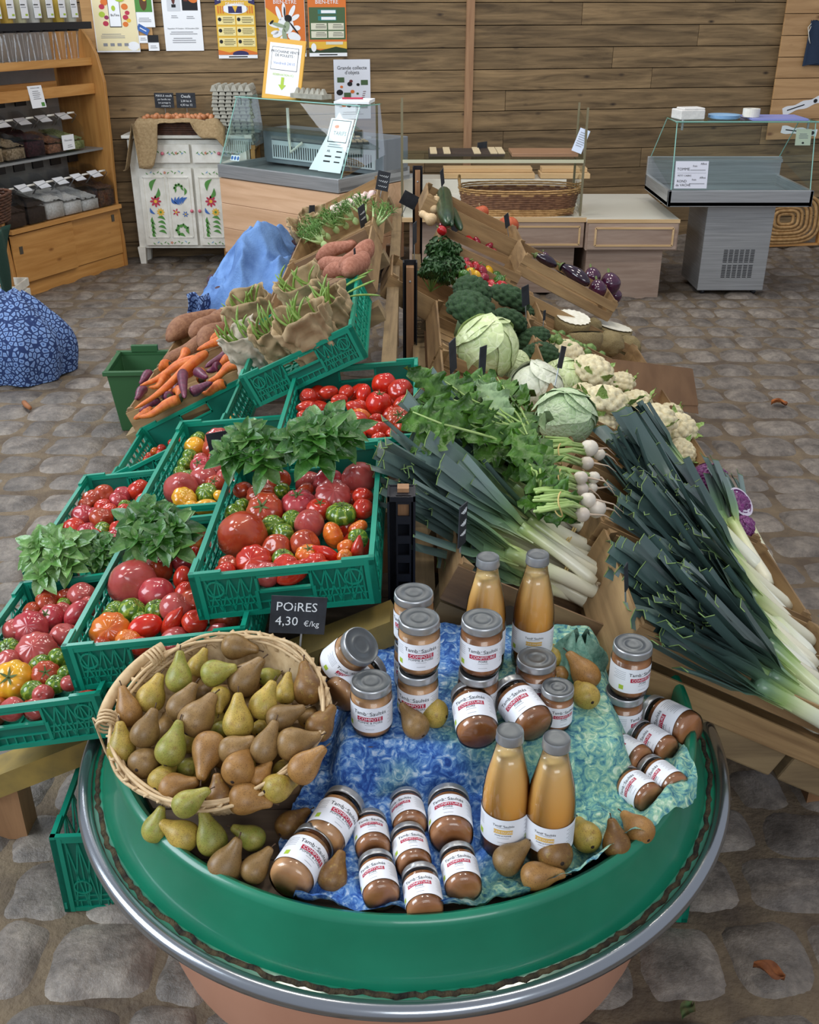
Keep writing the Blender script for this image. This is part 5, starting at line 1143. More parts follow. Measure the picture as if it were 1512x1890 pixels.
# ================================================================== pears
def pearmat(name, c1, c2, spk):
    m, nt, b = newmat(name); tc = texco(nt); n1 = noisetex(nt, tc, .9, 3, .6); n2 = noisetex(nt, tc, 19, 2, .6); n3 = noisetex(nt, tc, 2.6, 5, .7)
    c = ramp(nt, n1, [(.36, c1), (.64, c2)]); f = ramp(nt, n2, [(.56, (0, 0, 0, 1)), (.70, (1, 1, 1, 1))]); f3 = ramp(nt, n3, [(.54, (0, 0, 0, 1)), (.70, (.8, .8, .8, 1))])
    a = N(nt, 'ShaderNodeMix', data_type='RGBA'); nt.links.new(f3, a.inputs[0]); nt.links.new(c, a.inputs[6]); a.inputs[7].default_value = lin(spk)
    d_ = N(nt, 'ShaderNodeMix', data_type='RGBA'); nt.links.new(f, d_.inputs[0]); nt.links.new(a.outputs[2], d_.inputs[6]); d_.inputs[7].default_value = lin('#5a3d1c')
    nt.links.new(islandvar(nt, d_.outputs[2], .16, True), b.inputs['Base Color']); b.inputs['Roughness'].default_value = .42; b.inputs['Specular IOR Level'].default_value = .45
    return m
PMATS = {'green': pearmat('pear_green', '#a39a48', '#868a36', '#8a6a32'), 'yellow': pearmat('pear_yellow', '#b89a48', '#9c8a3a', '#8f6a34'), 'tan': pearmat('pear_tan', '#8f7044', '#7e6238', '#6c5030'),
         'orange': pearmat('pear_orange', '#a67a42', '#956a36', '#80592e'), 'russet': pearmat('pear_russet', '#86602f', '#6e4c26', '#a38640')}
m_stem = mat('pear_stem', '#4a3420', .8); m_calyx = mat('pear_calyx', '#2a1c12', .9)
PP = [(-1, .0), (-.985, .13), (-.96, .30), (-.88, .52), (-.72, .75), (-.45, .93), (-.1, 1.0), (.25, .95), (.6, .80), (.92, .60), (1.2, .46), (1.45, .37), (1.62, .30), (1.72, .20), (1.76, .0)]
def pear_mesh(k, m):
    rr = random.Random(k); bend = rr.uniform(.0, .16); neck = rr.uniform(.92, 1.12); fat = rr.uniform(.94, 1.05); mb = MB()
    # smooth profile
    prof = []
    for i in range(len(PP) - 1):
        for s_ in range(3):
            t = s_ / 3; p0, p1, p2, p3 = PP[max(i - 1, 0)], PP[i], PP[i + 1], PP[min(i + 2, len(PP) - 1)]
            cr = lambda a, b_, c, d_: .5 * (2 * b_ + (c - a) * t + (2 * a - 5 * b_ + 4 * c - d_) * t * t + (3 * b_ - a - 3 * c + d_) * t ** 3)
            prof.append((max(0, cr(p0[1], p1[1], p2[1], p3[1])), cr(p0[0], p1[0], p2[0], p3[0])))
    prof.append((0, PP[-1][0]))
    n = 26; ph = rr.uniform(0, 6)
    vs = []; fs = []
    for r_, z in prof:
        zz = z * (neck if z > 0 else 1); w = max(0, z)
        for j in range(n):
            a = 2 * pi * j / n; q = r_ * fat * (1 + .035 * sin(2 * a + ph) + .02 * sin(3 * a + z * 2))
            vs.append((q * cos(a) + bend * w * w * .6, q * sin(a), zz))
    k_ = len(prof); fs = [(i * n + j, i * n + (j + 1) % n, (i + 1) * n + (j + 1) % n, (i + 1) * n + j) for i in range(k_ - 1) for j in range(n)]
    mb.add(vs, fs); s = MB(); tz = 1.74 * neck; tx = bend * 1.76 ** 2 * .6
    s.tube([(tx, 0, tz - .06), (tx + .03, .0, tz + .15), (tx + .10, .03, tz + .38)], [.05, .038, .055], 7)
    c = MB(); c.sphere((0, 0, -.985), (.13, .13, .05), 10, 6)
    return mb.mesh('pear_body', m), s.mesh('pear_stem', m_stem), c.mesh('pear_calyx', m_calyx)
PEARS = {}
def pear(col, px, py, rpx, tx, ty, P0, where, plural, k, zadd=0, away=None):
    """body centre pixel, tip pixel; P0 gives the 3D centre"""
    v = k % 4
    if (col, v) not in PEARS: PEARS[(col, v)] = pear_mesh(v, PMATS[col])
    s = rpx * depth(P0) / FPX
    dx, dy = (tx - px) / rpx, (ty - py) / rpx; d_ = sqrt(dx * dx + dy * dy); full = 1.8
    fz = sqrt(max(0, full * full - d_ * d_)); sg = 1 if away is None else away
    ax = (CAMX * dx + CAMD * dy + CAMF * fz * sg).normalized()
    # keep the resting pear from standing too far out of the heap
    if ax.z < -.25: ax.z = -.25; ax.normalize()
    M = zframe(P0, ax, R.uniform(0, 6.28)) @ Matrix.Scale(s, 4)
    t = thing('pear', '', 'pear', M, plural)
    for nm, me in zip(('flesh', 'stem', 'calyx'), PEARS[(col, v)]): part(nm, me, None, t)
    lk = {'green': 'green', 'yellow': 'yellow', 'tan': 'brown', 'orange': 'orange-brown', 'russet': 'dark russet'}[col]
    rank(t, px, lk + ' pear', lk + ' pears', where); return t
# the shallow pear basket, tipped towards the viewer
BC = V((-.356, 1.556, .538)); BT = Matrix.Translation(BC) @ Euler((rad(13), rad(-4), 0)).to_matrix().to_4x4()
bk = thing('pear_basket', 'round pale chip-wood basket full of pears, tipped on the trough edge', 'basket', BT)
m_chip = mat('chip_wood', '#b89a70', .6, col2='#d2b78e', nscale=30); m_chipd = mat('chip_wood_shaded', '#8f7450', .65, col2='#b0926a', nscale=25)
BR, BHH = .205, .095
mb = MB(); n = 120
sb = MB(); sb.box((0, 0, .023), (.24, .20, .044)); single('wooden_block', sb, m_cwd, 'wooden block propping up the pear basket in the trough', 'block', Mx((-.352, 1.575, BZ), (rad(5), 0, .2)))
def bw(u_, v_):
    a = 2 * pi * u_; r_ = .155 + (BR - .155) * v_ ** .8 + .0025 * sin(60 * a) * (1 if int(v_ * 10) % 2 else -1)
    return (r_ * cos(a), r_ * sin(a), BHH * v_)
mb.grid(bw, 240, 12); wv = part('woven_wall', mb, m_chip, bk, True); wv.modifiers.new('t', 'SOLIDIFY').thickness = .005
mb = MB()
for k in range(5):
    mb.tube([((BR - .008 + .006 * (k % 3) + .004 * sin(5 * a + k)) * cos(a), (BR - .008 + .006 * (k % 3) + .004 * sin(5 * a + k)) * sin(a), BHH - .004 + .004 * k + .004 * sin(7 * a + 2 * k)) for a in [2 * pi * i / 90 for i in range(91)]], .0036, 6, 0, False)
for i in range(46):
    a = 2 * pi * i / 46 + .02; mb.beam(((BR - .012) * cos(a - .05), (BR - .012) * sin(a - .05), BHH - .012), ((BR + .006) * cos(a + .06), (BR + .006) * sin(a + .06), BHH + .012), .009, .003)
part('bound_rim', mb, m_chip, bk, True)
mb = MB(); mb.disc((0, 0, .004), .158, 60); part('basket_floor', mb, m_chipd, bk)
mb = MB(); mb.tube([((BR + .022) * cos(a), (BR + .022) * sin(a), BHH + .008) for a in [rad(q) for q in range(128, 184, 4)]], .011, 8, 0, True, 1.3); part('handle', mb, m_chip, bk, True)
for a0 in (132, 178):
    mb = MB()
    for k in range(4): a = rad(a0 + k * 2.2); mb.tube([((BR + .012 + .018 * cos(t)) * cos(a), (BR + .012 + .018 * cos(t)) * sin(a), BHH + .008 + .018 * sin(t)) for t in [2 * pi * i / 12 for i in range(13)]], .003, 5, 0, False)
    if a0 == 132: part('cane_binding', mb, m_chip, bk, True)
part('cane_binding', mb, m_chip, bk, True); mb = MB()
mb.tube([((BR + .03) * cos(rad(181)), (BR + .03) * sin(rad(181)), BHH), (-(BR + .05), .02, BHH - .01), (-(BR + .025), -.03, BHH - .05), (-(BR + .01), -.05, BHH - .09)], .0025, 5)
part('cane_binding', mb, m_chip, bk, True)
Z1, OX, OY = 3.024, 160, 1140
for k in range(15):
    a = k * 2.4; q = .135 * sqrt((k + .5) / 15); P0 = BT @ V((q * cos(a), q * sin(a), .042)); c = px_of(P0); an = R.uniform(0, 6.28)
    pp_ = pear(('tan', 'yellow', 'russet')[k % 3], c[0], c[1], 26, c[0] + 40 * cos(an), c[1] + 40 * sin(an), P0, 'sunk under the others in the round basket', 'pears under the heap', k)
PB = [('tan', 825, 160, 70, 1045, 170, 1), ('yellow', 620, 270, 55, 680, 140, 1), ('green', 515, 340, 75, 510, 205, 2), ('green', 710, 310, 70, 915, 250, 2), ('tan', 875, 350, 85, 975, 215, 1),
      ('yellow', 355, 450, 75, 430, 265, 1), ('orange', 235, 530, 75, 200, 385, 1), ('tan', 325, 645, 78, 415, 425, 2), ('tan', 525, 500, 78, 590, 370, 2), ('tan', 610, 570, 90, 690, 445, 2),
      ('tan', 655, 420, 55, 620, 360, 0), ('yellow', 745, 440, 55, 750, 560, 1), ('yellow', 845, 590, 85, 835, 395, 2), ('yellow', 985, 490, 75, 1040, 355, 2), ('yellow', 1110, 420, 60, 1105, 320, 1),
      ('russet', 1235, 400, 85, 1200, 250, 1), ('tan', 1080, 560, 75, 1265, 490, 2), ('russet', 1300, 610, 75, 1370, 510, 1), ('tan', 990, 730, 80, 1065, 560, 2), ('yellow', 195, 730, 80, 190, 575, 1),
      ('green', 470, 740, 85, 505, 605, 2), ('tan', 320, 810, 78, 360, 770, 1), ('orange', 680, 730, 92, 650, 890, 2), ('tan', 810, 740, 75, 940, 670, 2), ('tan', 1145, 705, 85, 1300, 690, 2),
      ('orange', 845, 850, 85, 880, 760, 2), ('orange', 1210, 840, 85, 1350, 690, 2), ('russet', 740, 1000, 70, 725, 810, 1), ('yellow', 420, 910, 75, 460, 860, 1), ('orange', 480, 950, 75, 640, 910, 1),
      ('green', 555, 1040, 75, 710, 910, 2), ('orange', 880, 1010, 85, 1060, 1035, 1), ('yellow', 1060, 950, 80, 1170, 945, 1), ('orange', 960, 900, 60, 1020, 810, 1), ('yellow', 1095, 850, 55, 1130, 800, 0),
      ('green', 560, 840, 55, 600, 800, 0), ('tan', 440, 630, 60, 430, 560, 0), ('green', 740, 630, 45, 760, 590, 0), ('yellow', 965, 620, 45, 980, 580, 0), ('green', 1010, 330, 50, 1070, 320, 0), ('tan', 1240, 560, 55, 1270, 520, 0)]
for k, (c, x, y_, r_, tx, ty, lay) in enumerate(PB):
    rp_ = r_ / Z1; P0 = hit(OX + x / Z1, OY + y_ / Z1, BT, (.062, .092, .118)[lay])
    rp_ *= 1.06
    pear(c, OX + x / Z1, OY + y_ / Z1, rp_, OX + tx / Z1, OY + ty / Z1, P0, 'in the round basket', 'pears in the basket', k, away=-1 if (c == 'orange' and x == 680) else None)
for k, (c, x, y_, r_, tx, ty) in enumerate([('green', 380, 1180, 75, 430, 1000), ('yellow', 545, 1220, 85, 410, 1145), ('green', 700, 1240, 90, 655, 1000), ('green', 925, 1230, 75, 770, 1140), ('tan', 770, 1390, 95, 905, 1190), ('tan', 935, 1405, 78, 1020, 1300), ('russet', 1130, 1160, 80, 1210, 1100), ('russet', 1375, 1450, 85, 1420, 1320)]):
    rp_ = r_ / Z1; P0 = at_z(OX + x / Z1, OY + y_ / Z1, BZ + rp_ * .00095 + (.018, .012, .012, .01, 0, 0, 0, 0)[k])
    pear(c, OX + x / Z1, OY + y_ / Z1, rp_, OX + tx / Z1, OY + ty / Z1, P0, 'lying loose in front of the basket', 'loose pears', k)
for k, (c, x, y_, r_, tx, ty) in enumerate([('tan', 515, 985, 72, 445, 900), ('yellow', 610, 925, 70, 500, 905), ('orange', 1380, 730, 75, 1300, 610), ('yellow', 1215, 640, 60, 1170, 560), ('yellow', 1380, 835, 70, 1340, 790), ('orange', 1250, 725, 40, 1270, 700)]):
    rp_ = r_ / 2.75; P0 = at_z(580 + x / 2.75, 980 + y_ / 2.75, PZ + rp_ * .001)
    pear(c, 580 + x / 2.75, 980 + y_ / 2.75, rp_, 580 + tx / 2.75, 980 + ty / 2.75, P0, 'on the cloth platform', 'pears on the platform', k)
for k, (c, x, y_, r_, tx, ty) in enumerate([('tan', 235, 930, 85, 420, 800), ('russet', 495, 900, 98, 440, 870), ('orange', 390, 1020, 85, 560, 980), ('yellow', 675, 800, 85, 640, 740), ('russet', 840, 840, 80, 825, 680), ('orange', 970, 765, 80, 905, 700)]):
    rp_ = r_ / 3.024; P0 = at_z(860 + x / 3.024, 1280 + y_ / 3.024, BZ + .012 + rp_ * .00095)
    pear(c, 860 + x / 3.024, 1280 + y_ / 3.024, rp_, 860 + tx / 3.024, 1280 + ty / 3.024, P0, 'in front of the juice bottles', 'front pears', k)
t = slate('small black chalk sign reading POIRES 4,30 per kilo behind the basket', zframe((0, 0, 0), (0, 0, 1)) , .112, .080, [('POiRES', -.004, .057, .027), ('4,30', -.022, .026, .027), ('€/kg', .028, .022, .017)], stake=.12, stakeoff=.01)
q = at_y(546, 1146, 1.70); t.matrix_world = Mx((q.x, 1.70, q.z - .030), (rad(-10), rad(8), rad(8)))
# ================================================================== tomatoes
def glossy(name, c1, c2, scale=1.4, rough=.16, lo=.35, hi=.65, spec=.6):
    return mat(name, c1, rough, col2=c2, nscale=scale, lo=lo, hi=hi, spec=spec, sss=.06)
TM = {'red': glossy('tomato_red', '#a82014', '#bf3a22'), 'brick': glossy('tomato_brick', '#96301c', '#ac4a2a'), 'pink': glossy('tomato_pink', '#b2524c', '#a2403c'),
      'magenta': glossy('tomato_magenta', '#a02a34', '#b24a4a'), 'orange': glossy('tomato_orange', '#cc7422', '#c4551e', 1), 'yellow': glossy('tomato_yellow', '#d8a426', '#cf8a22', 1), 'scarlet': glossy('tomato_scarlet', '#b81c12', '#c93218')}
m_z, nt, b = newmat('tomato_green_striped')
tc = N(nt, 'ShaderNodeTexCoord'); sp = N(nt, 'ShaderNodeSeparateXYZ'); nt.links.new(tc.outputs['Object'], sp.inputs[0])
at = N(nt, 'ShaderNodeMath', operation='ARCTAN2'); nt.links.new(sp.outputs[1], at.inputs[0]); nt.links.new(sp.outputs[0], at.inputs[1])
ml = N(nt, 'ShaderNodeMath', operation='MULTIPLY_ADD'); ml.inputs[1].default_value = 9; nt.links.new(at.outputs[0], ml.inputs[0])
nn = noisetex(nt, tc.outputs['Object'], 3.2, 4); m5 = N(nt, 'ShaderNodeMath', operation='MULTIPLY'); m5.inputs[1].default_value = 9; nt.links.new(nn, m5.inputs[0]); nt.links.new(m5.outputs[0], ml.inputs[2])
sn = N(nt, 'ShaderNodeMath', operation='SINE'); nt.links.new(ml.outputs[0], sn.inputs[0])
nt.links.new(ramp(nt, sn.outputs[0], [(.2, '#4a6a1c'), (.8, '#7f9430')]), b.inputs['Base Color']); b.inputs['Roughness'].default_value = .17; b.inputs['Specular IOR Level'].default_value = .6
TM['green'] = m_z
m_cal = mat('tomato_calyx', '#4a5a24', .7)
def tomato_mesh(kind, seed):
    rr = random.Random(seed); nr = {'round': 5, 'beef': rr.choice((9, 11)), 'ox': 7, 'plum': 3, 'pepper': 3, 'cherry': 4}[kind]; dep = {'round': .035, 'beef': .085, 'ox': .05, 'plum': .03, 'pepper': .06, 'cherry': .01}[kind]
    ph = rr.uniform(0, 6); sq = {'round': .88, 'beef': .70, 'ox': 1.02, 'plum': 1.45, 'pepper': 1.9, 'cherry': .97}[kind]
    def fn(d, th, a):
        k = 1 - dep * (1 - abs(cos(nr * a / 2 + ph)) ** .7) * sin(th) ** .5 * (1 if kind != 'ox' else (.3 + .7 * (th < 1.5)))
        k *= 1 - (.20 if kind in ('beef', 'round', 'ox') else .08) * exp(-(th / .38) ** 2)
        if kind == 'ox': k *= 1 + .18 * exp(-((pi - th) / .42) ** 2); k *= 1 - .10 * sin(th) * (th > 1.7) * (th - 1.7)
        if kind in ('plum', 'pepper'): k *= 1 + (.10 if kind == 'plum' else .28) * exp(-((pi - th) / .35) ** 2)
        return k * (1 + .05 * noise.noise(V((d.x * 1.3 + seed, d.y * 1.3, d.z * 1.3))))
    mb = MB(); mb.sphere((0, 0, 0), (1, 1, sq), 40 if kind == 'beef' else 28, 20, fn=fn)
    c = MB(); zt = sq * (.80 if kind in ('beef', 'round', 'ox') else .92)
    for i in range(5):
        a = 2 * pi * i / 5 + ph
        c.add([(.06 * cos(a + 1.3), .06 * sin(a + 1.3), zt + .03), (.25 * cos(a + .25), .25 * sin(a + .25), zt + .06), (.52 * cos(a), .52 * sin(a), zt + .16), (.25 * cos(a - .25), .25 * sin(a - .25), zt + .06), (.06 * cos(a - 1.3), .06 * sin(a - 1.3), zt + .03)], [(0, 1, 2, 3, 4)])
    c.tube([(0, 0, zt - .03), (.03, .02, zt + .2)], [.06, .045], 6)
    return mb, c.mesh('tomato_calyx', m_cal)
TCACHE = {}
KINDW = {'round': ('tomato', 'tomatoes'), 'beef': ('ribbed tomato', 'ribbed tomatoes'), 'ox': ('oxheart tomato', 'oxheart tomatoes'), 'plum': ('plum tomato', 'plum tomatoes'), 'pepper': ('pointed tomato', 'pointed tomatoes'), 'cherry': ('cherry tomato', 'cherry tomatoes')}
COLW = {'red': 'red', 'brick': 'brick-red', 'pink': 'pink', 'magenta': 'deep pink', 'orange': 'orange', 'yellow': 'yellow', 'scarlet': 'scarlet', 'green': 'green-striped'}
def tomato(col, kind, P0, s, where, axis=None, calyx=False, label=None, px=None):
    v = R.randrange(3); key = (col, kind, v)
    if key not in TCACHE: mb, c = tomato_mesh(kind, v * 7 + len(kind)); TCACHE[key] = (mb.mesh('tomato_flesh', TM[col]), c)
    ax = axis or V((R.uniform(-.7, .7), R.uniform(-.9, .5), R.uniform(.5, 1.0)))
    M = zframe(P0, ax, R.uniform(0, 6.28)) @ Matrix.Scale(s, 4)
    t = thing('tomato', '', 'tomato', M, 'tomatoes'); part('flesh', TCACHE[key][0], None, t)
    if calyx: part('calyx', TCACHE[key][1], None, t)
    if label: t['label'] = label; t['group'] = 'tomatoes beneath the top layer'
    else: rank(t, px, '%s %s' % (COLW[col], KINDW[kind][0]), '%s %s' % (COLW[col], KINDW[kind][1]), where)
    return t
def tomatoes(key, L, ox, oy, sc, where, h0=.075, under=15, ucol=('red', 'brick', 'pink')):
    M = CR[key]; nz = (M.to_3x3() @ V((0, 0, 1))).normalized()
    for it in L:
        x, y_, r_, col = it[:4]; kind = it[4] if len(it) > 4 else 'round'; opt = it[5] if len(it) > 5 else None
        px, py, rp_ = ox + x / sc, oy + y_ / sc, r_ / sc; P0 = hit(px, py, M, h0); s = rp_ * depth(P0) / FPX
        if s > h0 - .03: P0 = hit(px, py, M, s + .028)
        axis = None; cx = False
        if opt == 'c': axis = (-CAMF * .8 + V((R.uniform(-.4, .4), 0, .5))); cx = True
        elif opt == 'u': axis = V((R.uniform(-.15, .15), R.uniform(-.3, 0), 1)); cx = True
        elif opt == 'd': axis = V((R.uniform(-.2, .2), R.uniform(.5, .9), -.8))     # blossom end up
        elif isinstance(opt, (int, float)): axis = CAMX * cos(rad(opt)) - CAMD * sin(rad(opt)) + CAMF * .25; s *= .80
        s *= 1.10; q = M.inverted() @ P0; W_, L_ = (.20, .30) if key != 'G' else (.22, .21); mg = min(s, .06) + .012
        q.x = max(-W_ + mg, min(W_ - mg, q.x)); q.y = max(-L_ + mg, min(L_ - mg, q.y)); P0 = M @ q
        tomato(col, kind, P0, s, where, axis, cx, px=px)
    g = [(i, j) for i in range(3) for j in range(5)]; R.shuffle(g)
    for i, j in g[:under]:
        P0 = M @ V((-.12 + i * .12 + R.uniform(-.02, .02), -.22 + j * .11 + R.uniform(-.02, .02), .040)); col = R.choice(ucol)
        tomato(col, 'round', P0, R.uniform(.033, .039), '', label='tomato half hidden beneath the top layer %s' % where)
S1 = (340, 620, 3.287)
tomatoes('A', [(355, 1215, 140, 'brick', 'ox', 'd'), (490, 1060, 108, 'brick', 'beef', 'c'), (695, 1015, 100, 'magenta', 'beef', 'u'), (905, 975, 105, 'pink', 'beef', 'd'), (1060, 870, 100, 'pink', 'ox', 'd'), (875, 890, 88, 'magenta', 'beef'),
    (735, 940, 50, 'brick'), (590, 940, 50, 'green'), (580, 880, 68, 'brick'), (470, 970, 85, 'brick', 'beef', 'd'), (355, 935, 55, 'brick'), (350, 1025, 45, 'green'), (310, 1080, 60, 'green'), (820, 1055, 72, 'red', 'round', 'u'),
    (955, 1080, 88, 'green', 'beef', 'u'), (1085, 975, 60, 'red'), (1085, 1050, 60, 'red'), (760, 1140, 85, 'pink', 'ox', 'd'), (655, 1115, 58, 'green'), (540, 1155, 66, 'green'), (600, 1205, 64, 'green'), (735, 1265, 88, 'brick'),
    (560, 1290, 85, 'brick'), (905, 1210, 98, 'orange', 'beef', 20), (1055, 1165, 58, 'orange', 'beef'), (1055, 1230, 58, 'green'), (980, 1280, 50, 'orange'), (425, 1375, 105, 'red', 'beef', 'd'), (270, 1390, 60, 'brick'), (245, 1435, 65, 'red'),
    (600, 1355, 65, 'green', 'round', 'u'), (755, 1330, 76, 'orange', 'beef', 'u'), (870, 1325, 50, 'scarlet', 'pepper', -30), (1050, 1300, 45, 'red', 'pepper', -100), (975, 1340, 45, 'orange', 'beef'), (615, 1400, 75, 'red'), (720, 1395, 50, 'red', 'pepper', 200),
    (800, 1375, 60, 'red'), (410, 1440, 60, 'pink'), (650, 1490, 80, 'red', 'plum', 30), (490, 1500, 75, 'pink'), (850, 1465, 60, 'red'), (320, 1480, 55, 'brick')], *S1, 'in the crate nearest the front post')
S2 = (400, 640, 3.78)
tomatoes('B', [(640, 350, 58, 'red'), (785, 320, 56, 'red', 'plum', 10), (905, 318, 52, 'red', 'round'), (1025, 325, 58, 'scarlet', 'plum', 80), (1170, 265, 82, 'scarlet', 'ox'), (1285, 315, 85, 'red', 'ox'), (860, 370, 46, 'red', 'plum', 0),
    (1130, 400, 85, 'scarlet', 'ox', 'u'), (1310, 390, 60, 'red', 'plum', 20), (640, 430, 62, 'red', 'plum', 0), (830, 420, 50, 'red', 'plum', -10), (970, 430, 56, 'red', 'plum', -25), (845, 480, 52, 'red'), (965, 540, 92, 'red', 'round'),
    (1115, 500, 40, 'red', 'plum', 5), (1270, 500, 82, 'brick', 'beef', 'c'), (1120, 585, 82, 'red', 'round'), (1010, 480, 55, 'orange', 'plum', -20), (605, 490, 45, 'red'), (640, 580, 58, 'red', 'plum', 40), (990, 630, 50, 'red'), (1300, 560, 58, 'brick'),
    (1230, 615, 50, 'red'), (1130, 640, 48, 'red'), (720, 600, 60, 'red'), (560, 560, 50, 'red'), (880, 600, 60, 'red'), (1360, 460, 50, 'red')], *S2, 'in the plum tomato crate', ucol=('red', 'scarlet'))
S3 = (0, 640, 3.15)
tomatoes('D', [(1270, 545, 75, 'pink', 'beef', 'd'), (1150, 540, 48, 'green'), (1130, 580, 56, 'yellow'), (1245, 595, 64, 'brick', 'round', 'd'), (1105, 635, 42, 'green'), (1075, 680, 44, 'green'), (1045, 730, 36, 'green'), (1090, 750, 40, 'green'), (1170, 695, 60, 'magenta', 'round', 'c'),
    (1265, 650, 52, 'pink'), (1170, 660, 42, 'pink'), (1255, 715, 55, 'pink'), (1185, 770, 76, 'pink', 'round', 'd'), (1055, 830, 95, 'pink', 'ox', 'd'), (1250, 800, 52, 'brick', 'round', 'c'), (1200, 850, 60, 'green', 'beef', 'd'), (1075, 885, 72, 'yellow', 'beef'), (1280, 865, 36, 'yellow'),
    (1310, 760, 52, 'pink'), (1200, 935, 58, 'yellow', 'plum', 5), (1110, 940, 45, 'yellow'), (1390, 820, 55, 'brick'), (1480, 570, 55, 'red'), (1340, 690, 55, 'pink'), (1380, 620, 55, 'red')], *S3, 'in the crate with yellow tomatoes', ucol=('pink', 'green', 'yellow'))
tomatoes('C', [(765, 1180, 52, 'magenta', 'plum', 100), (710, 1250, 65, 'brick'), (715, 1385, 132, 'pink', 'ox', 'd'), (915, 1300, 82, 'brick', 'ox', 'd'), (1030, 1175, 65, 'magenta'), (1130, 1150, 50, 'orange'), (1165, 1090, 46, 'brick', 'beef', 'c'), (1075, 1250, 70, 'magenta'),
    (1060, 1340, 58, 'red', 'plum', 80), (910, 1440, 95, 'magenta', 'round', 'd'), (1085, 1430, 62, 'red'), (840, 1330, 55, 'brick'), (960, 1230, 60, 'pink'), (1120, 1220, 40, 'scarlet', 'pepper', 70)], *S3, 'in the crate right behind the pear basket')
S4 = (0, 1000, 2.7)
tomatoes('C', [(575, 340, 48, 'green'), (660, 345, 65, 'green'), (780, 340, 55, 'green', 'round', 'u'), (550, 375, 42, 'green'), (880, 335, 80, 'pink', 'round'), (550, 450, 95, 'orange', 'beef', 'd'), (725, 425, 72, 'scarlet', 'plum', 20), (855, 405, 50, 'red', 'pepper', 235), (970, 400, 60, 'red'),
    (695, 385, 38, 'green'), (640, 490, 60, 'orange', 'beef'), (510, 510, 40, 'brick'), (690, 540, 50, 'red'), (1040, 330, 60, 'red'), (960, 300, 60, 'brick')], *S4, 'in the crate right behind the pear basket', under=0)
tomatoes('E', [(150, 430, 85, 'magenta', 'beef', 'd'), (255, 375, 62, 'magenta', 'round', 'c'), (410, 265, 65, 'pink'), (385, 355, 60, 'magenta', 'plum', 50), (235, 310, 50, 'brick'), (265, 255, 58, 'brick'), (180, 545, 95, 'pink', 'beef', 'd'), (315, 465, 60, 'pink'), (45, 530, 50, 'green', 'beef', 'c'),
    (295, 580, 52, 'green'), (200, 615, 55, 'green'), (65, 690, 95, 'yellow', 'beef', 'c'), (230, 660, 65, 'brick', 'beef', 'c'), (280, 710, 48, 'green', 'round', 'u'), (165, 745, 55, 'green'), (40, 600, 60, 'pink'), (345, 705, 42, 'pink'), (60, 835, 60, 'pink'), (165, 850, 50, 'pink'),
    (330, 655, 40, 'green'), (215, 765, 50, 'pink'), (160, 340, 42, 'brick'), (310, 345, 42, 'pink'), (330, 255, 38, 'brick'), (320, 310, 32, 'green'), (20, 450, 60, 'pink'), (440, 320, 45, 'pink')], *S4, 'in the lowest crate at the left edge')
tomatoes('F', [(530, 890, 58, 'brick'), (605, 865, 60, 'brick'), (715, 860, 50, 'magenta'), (805, 835, 64, 'red'), (690, 895, 52, 'magenta'), (600, 930, 48, 'red'), (730, 930, 40, 'green'), (455, 985, 62, 'magenta'), (635, 955, 46, 'red'), (590, 1000, 65, 'brick'), (545, 975, 42, 'magenta'), (725, 960, 46, 'red'),
    (395, 1065, 65, 'red'), (505, 1070, 52, 'magenta'), (595, 1065, 46, 'green'), (690, 1060, 50, 'red'), (340, 1120, 48, 'brick'), (680, 1130, 70, 'magenta'), (575, 1110, 38, 'scarlet', 'pepper', -60), (570, 1160, 38, 'scarlet', 'pepper', -75), (640, 1200, 40, 'green'), (460, 1140, 50, 'red'), (840, 900, 50, 'red'), (420, 930, 40, 'brick')], *S3, 'in the low crate behind the leftmost basil')
tomatoes('G', [(900, 610, 24, 'orange', 'cherry'), (870, 638, 24, 'brick', 'cherry'), (940, 592, 24, 'red', 'cherry'), (845, 660, 22, 'red', 'cherry'), (930, 622, 22, 'red', 'cherry'), (810, 680, 22, 'red', 'cherry'), (880, 670, 22, 'red', 'cherry'), (785, 700, 20, 'orange', 'cherry'), (1340, 425, 24, 'yellow', 'cherry'), (1370, 410, 22, 'orange', 'cherry'), (1440, 370, 24, 'red', 'cherry'), (1400, 390, 22, 'red', 'cherry'),
    (1000, 560, 22, 'red', 'cherry'), (1050, 540, 22, 'brick', 'cherry'), (1470, 360, 22, 'brick', 'cherry'), (960, 640, 22, 'red', 'cherry')], *S3, 'in the tilted cherry tomato crate', h0=.03, under=0)

# ================================================================== leaves: basil, turnip tops, kale
def leafmat(name, c1, c2, rough=.35, scale=30):
    m = mat(name, c1, rough, col2=c2, nscale=scale, spec=.5, bmp=(70, .25)); b = m.node_tree.nodes['Principled BSDF']; return m
m_basil = leafmat('basil_leaf', '#234f16', '#3f7026'); m_basil2 = leafmat('basil_leaf_pale', '#3f6a2a', '#648a46'); m_gstem = mat('green_stem', '#5f7a34', .6)
def blade(mb, base, dirv, up, L, w, mi=0, curl=.3, nx=6, ny=4, lobes=0, ruffle=0.0, fold=.25, seed=0):
    d_ = V(dirv).normalized(); s_ = d_.cross(V(up)); s_ = s_.normalized() if s_.length > 1e-3 else V((1, 0, 0)); u_ = s_.cross(d_)
    def f(a, b_):
        t = a; q = (b_ - .5) * 2; wd = w * (sin(pi * min(1, t * .92 + .08)) ** .75) * (1 - .25 * t)
        if lobes: wd *= 1 + .28 * sin(lobes * 2 * pi * t) * (t < .95)
        z = -curl * L * t * t + fold * abs(q) * wd * .8 + ruffle * w * sin(9 * t * pi + 5 * q + seed) * abs(q)
        return V(base) + d_ * (L * t) + s_ * (q * wd / 2) + u_ * z
    mb.grid(f, nx, ny, mi)
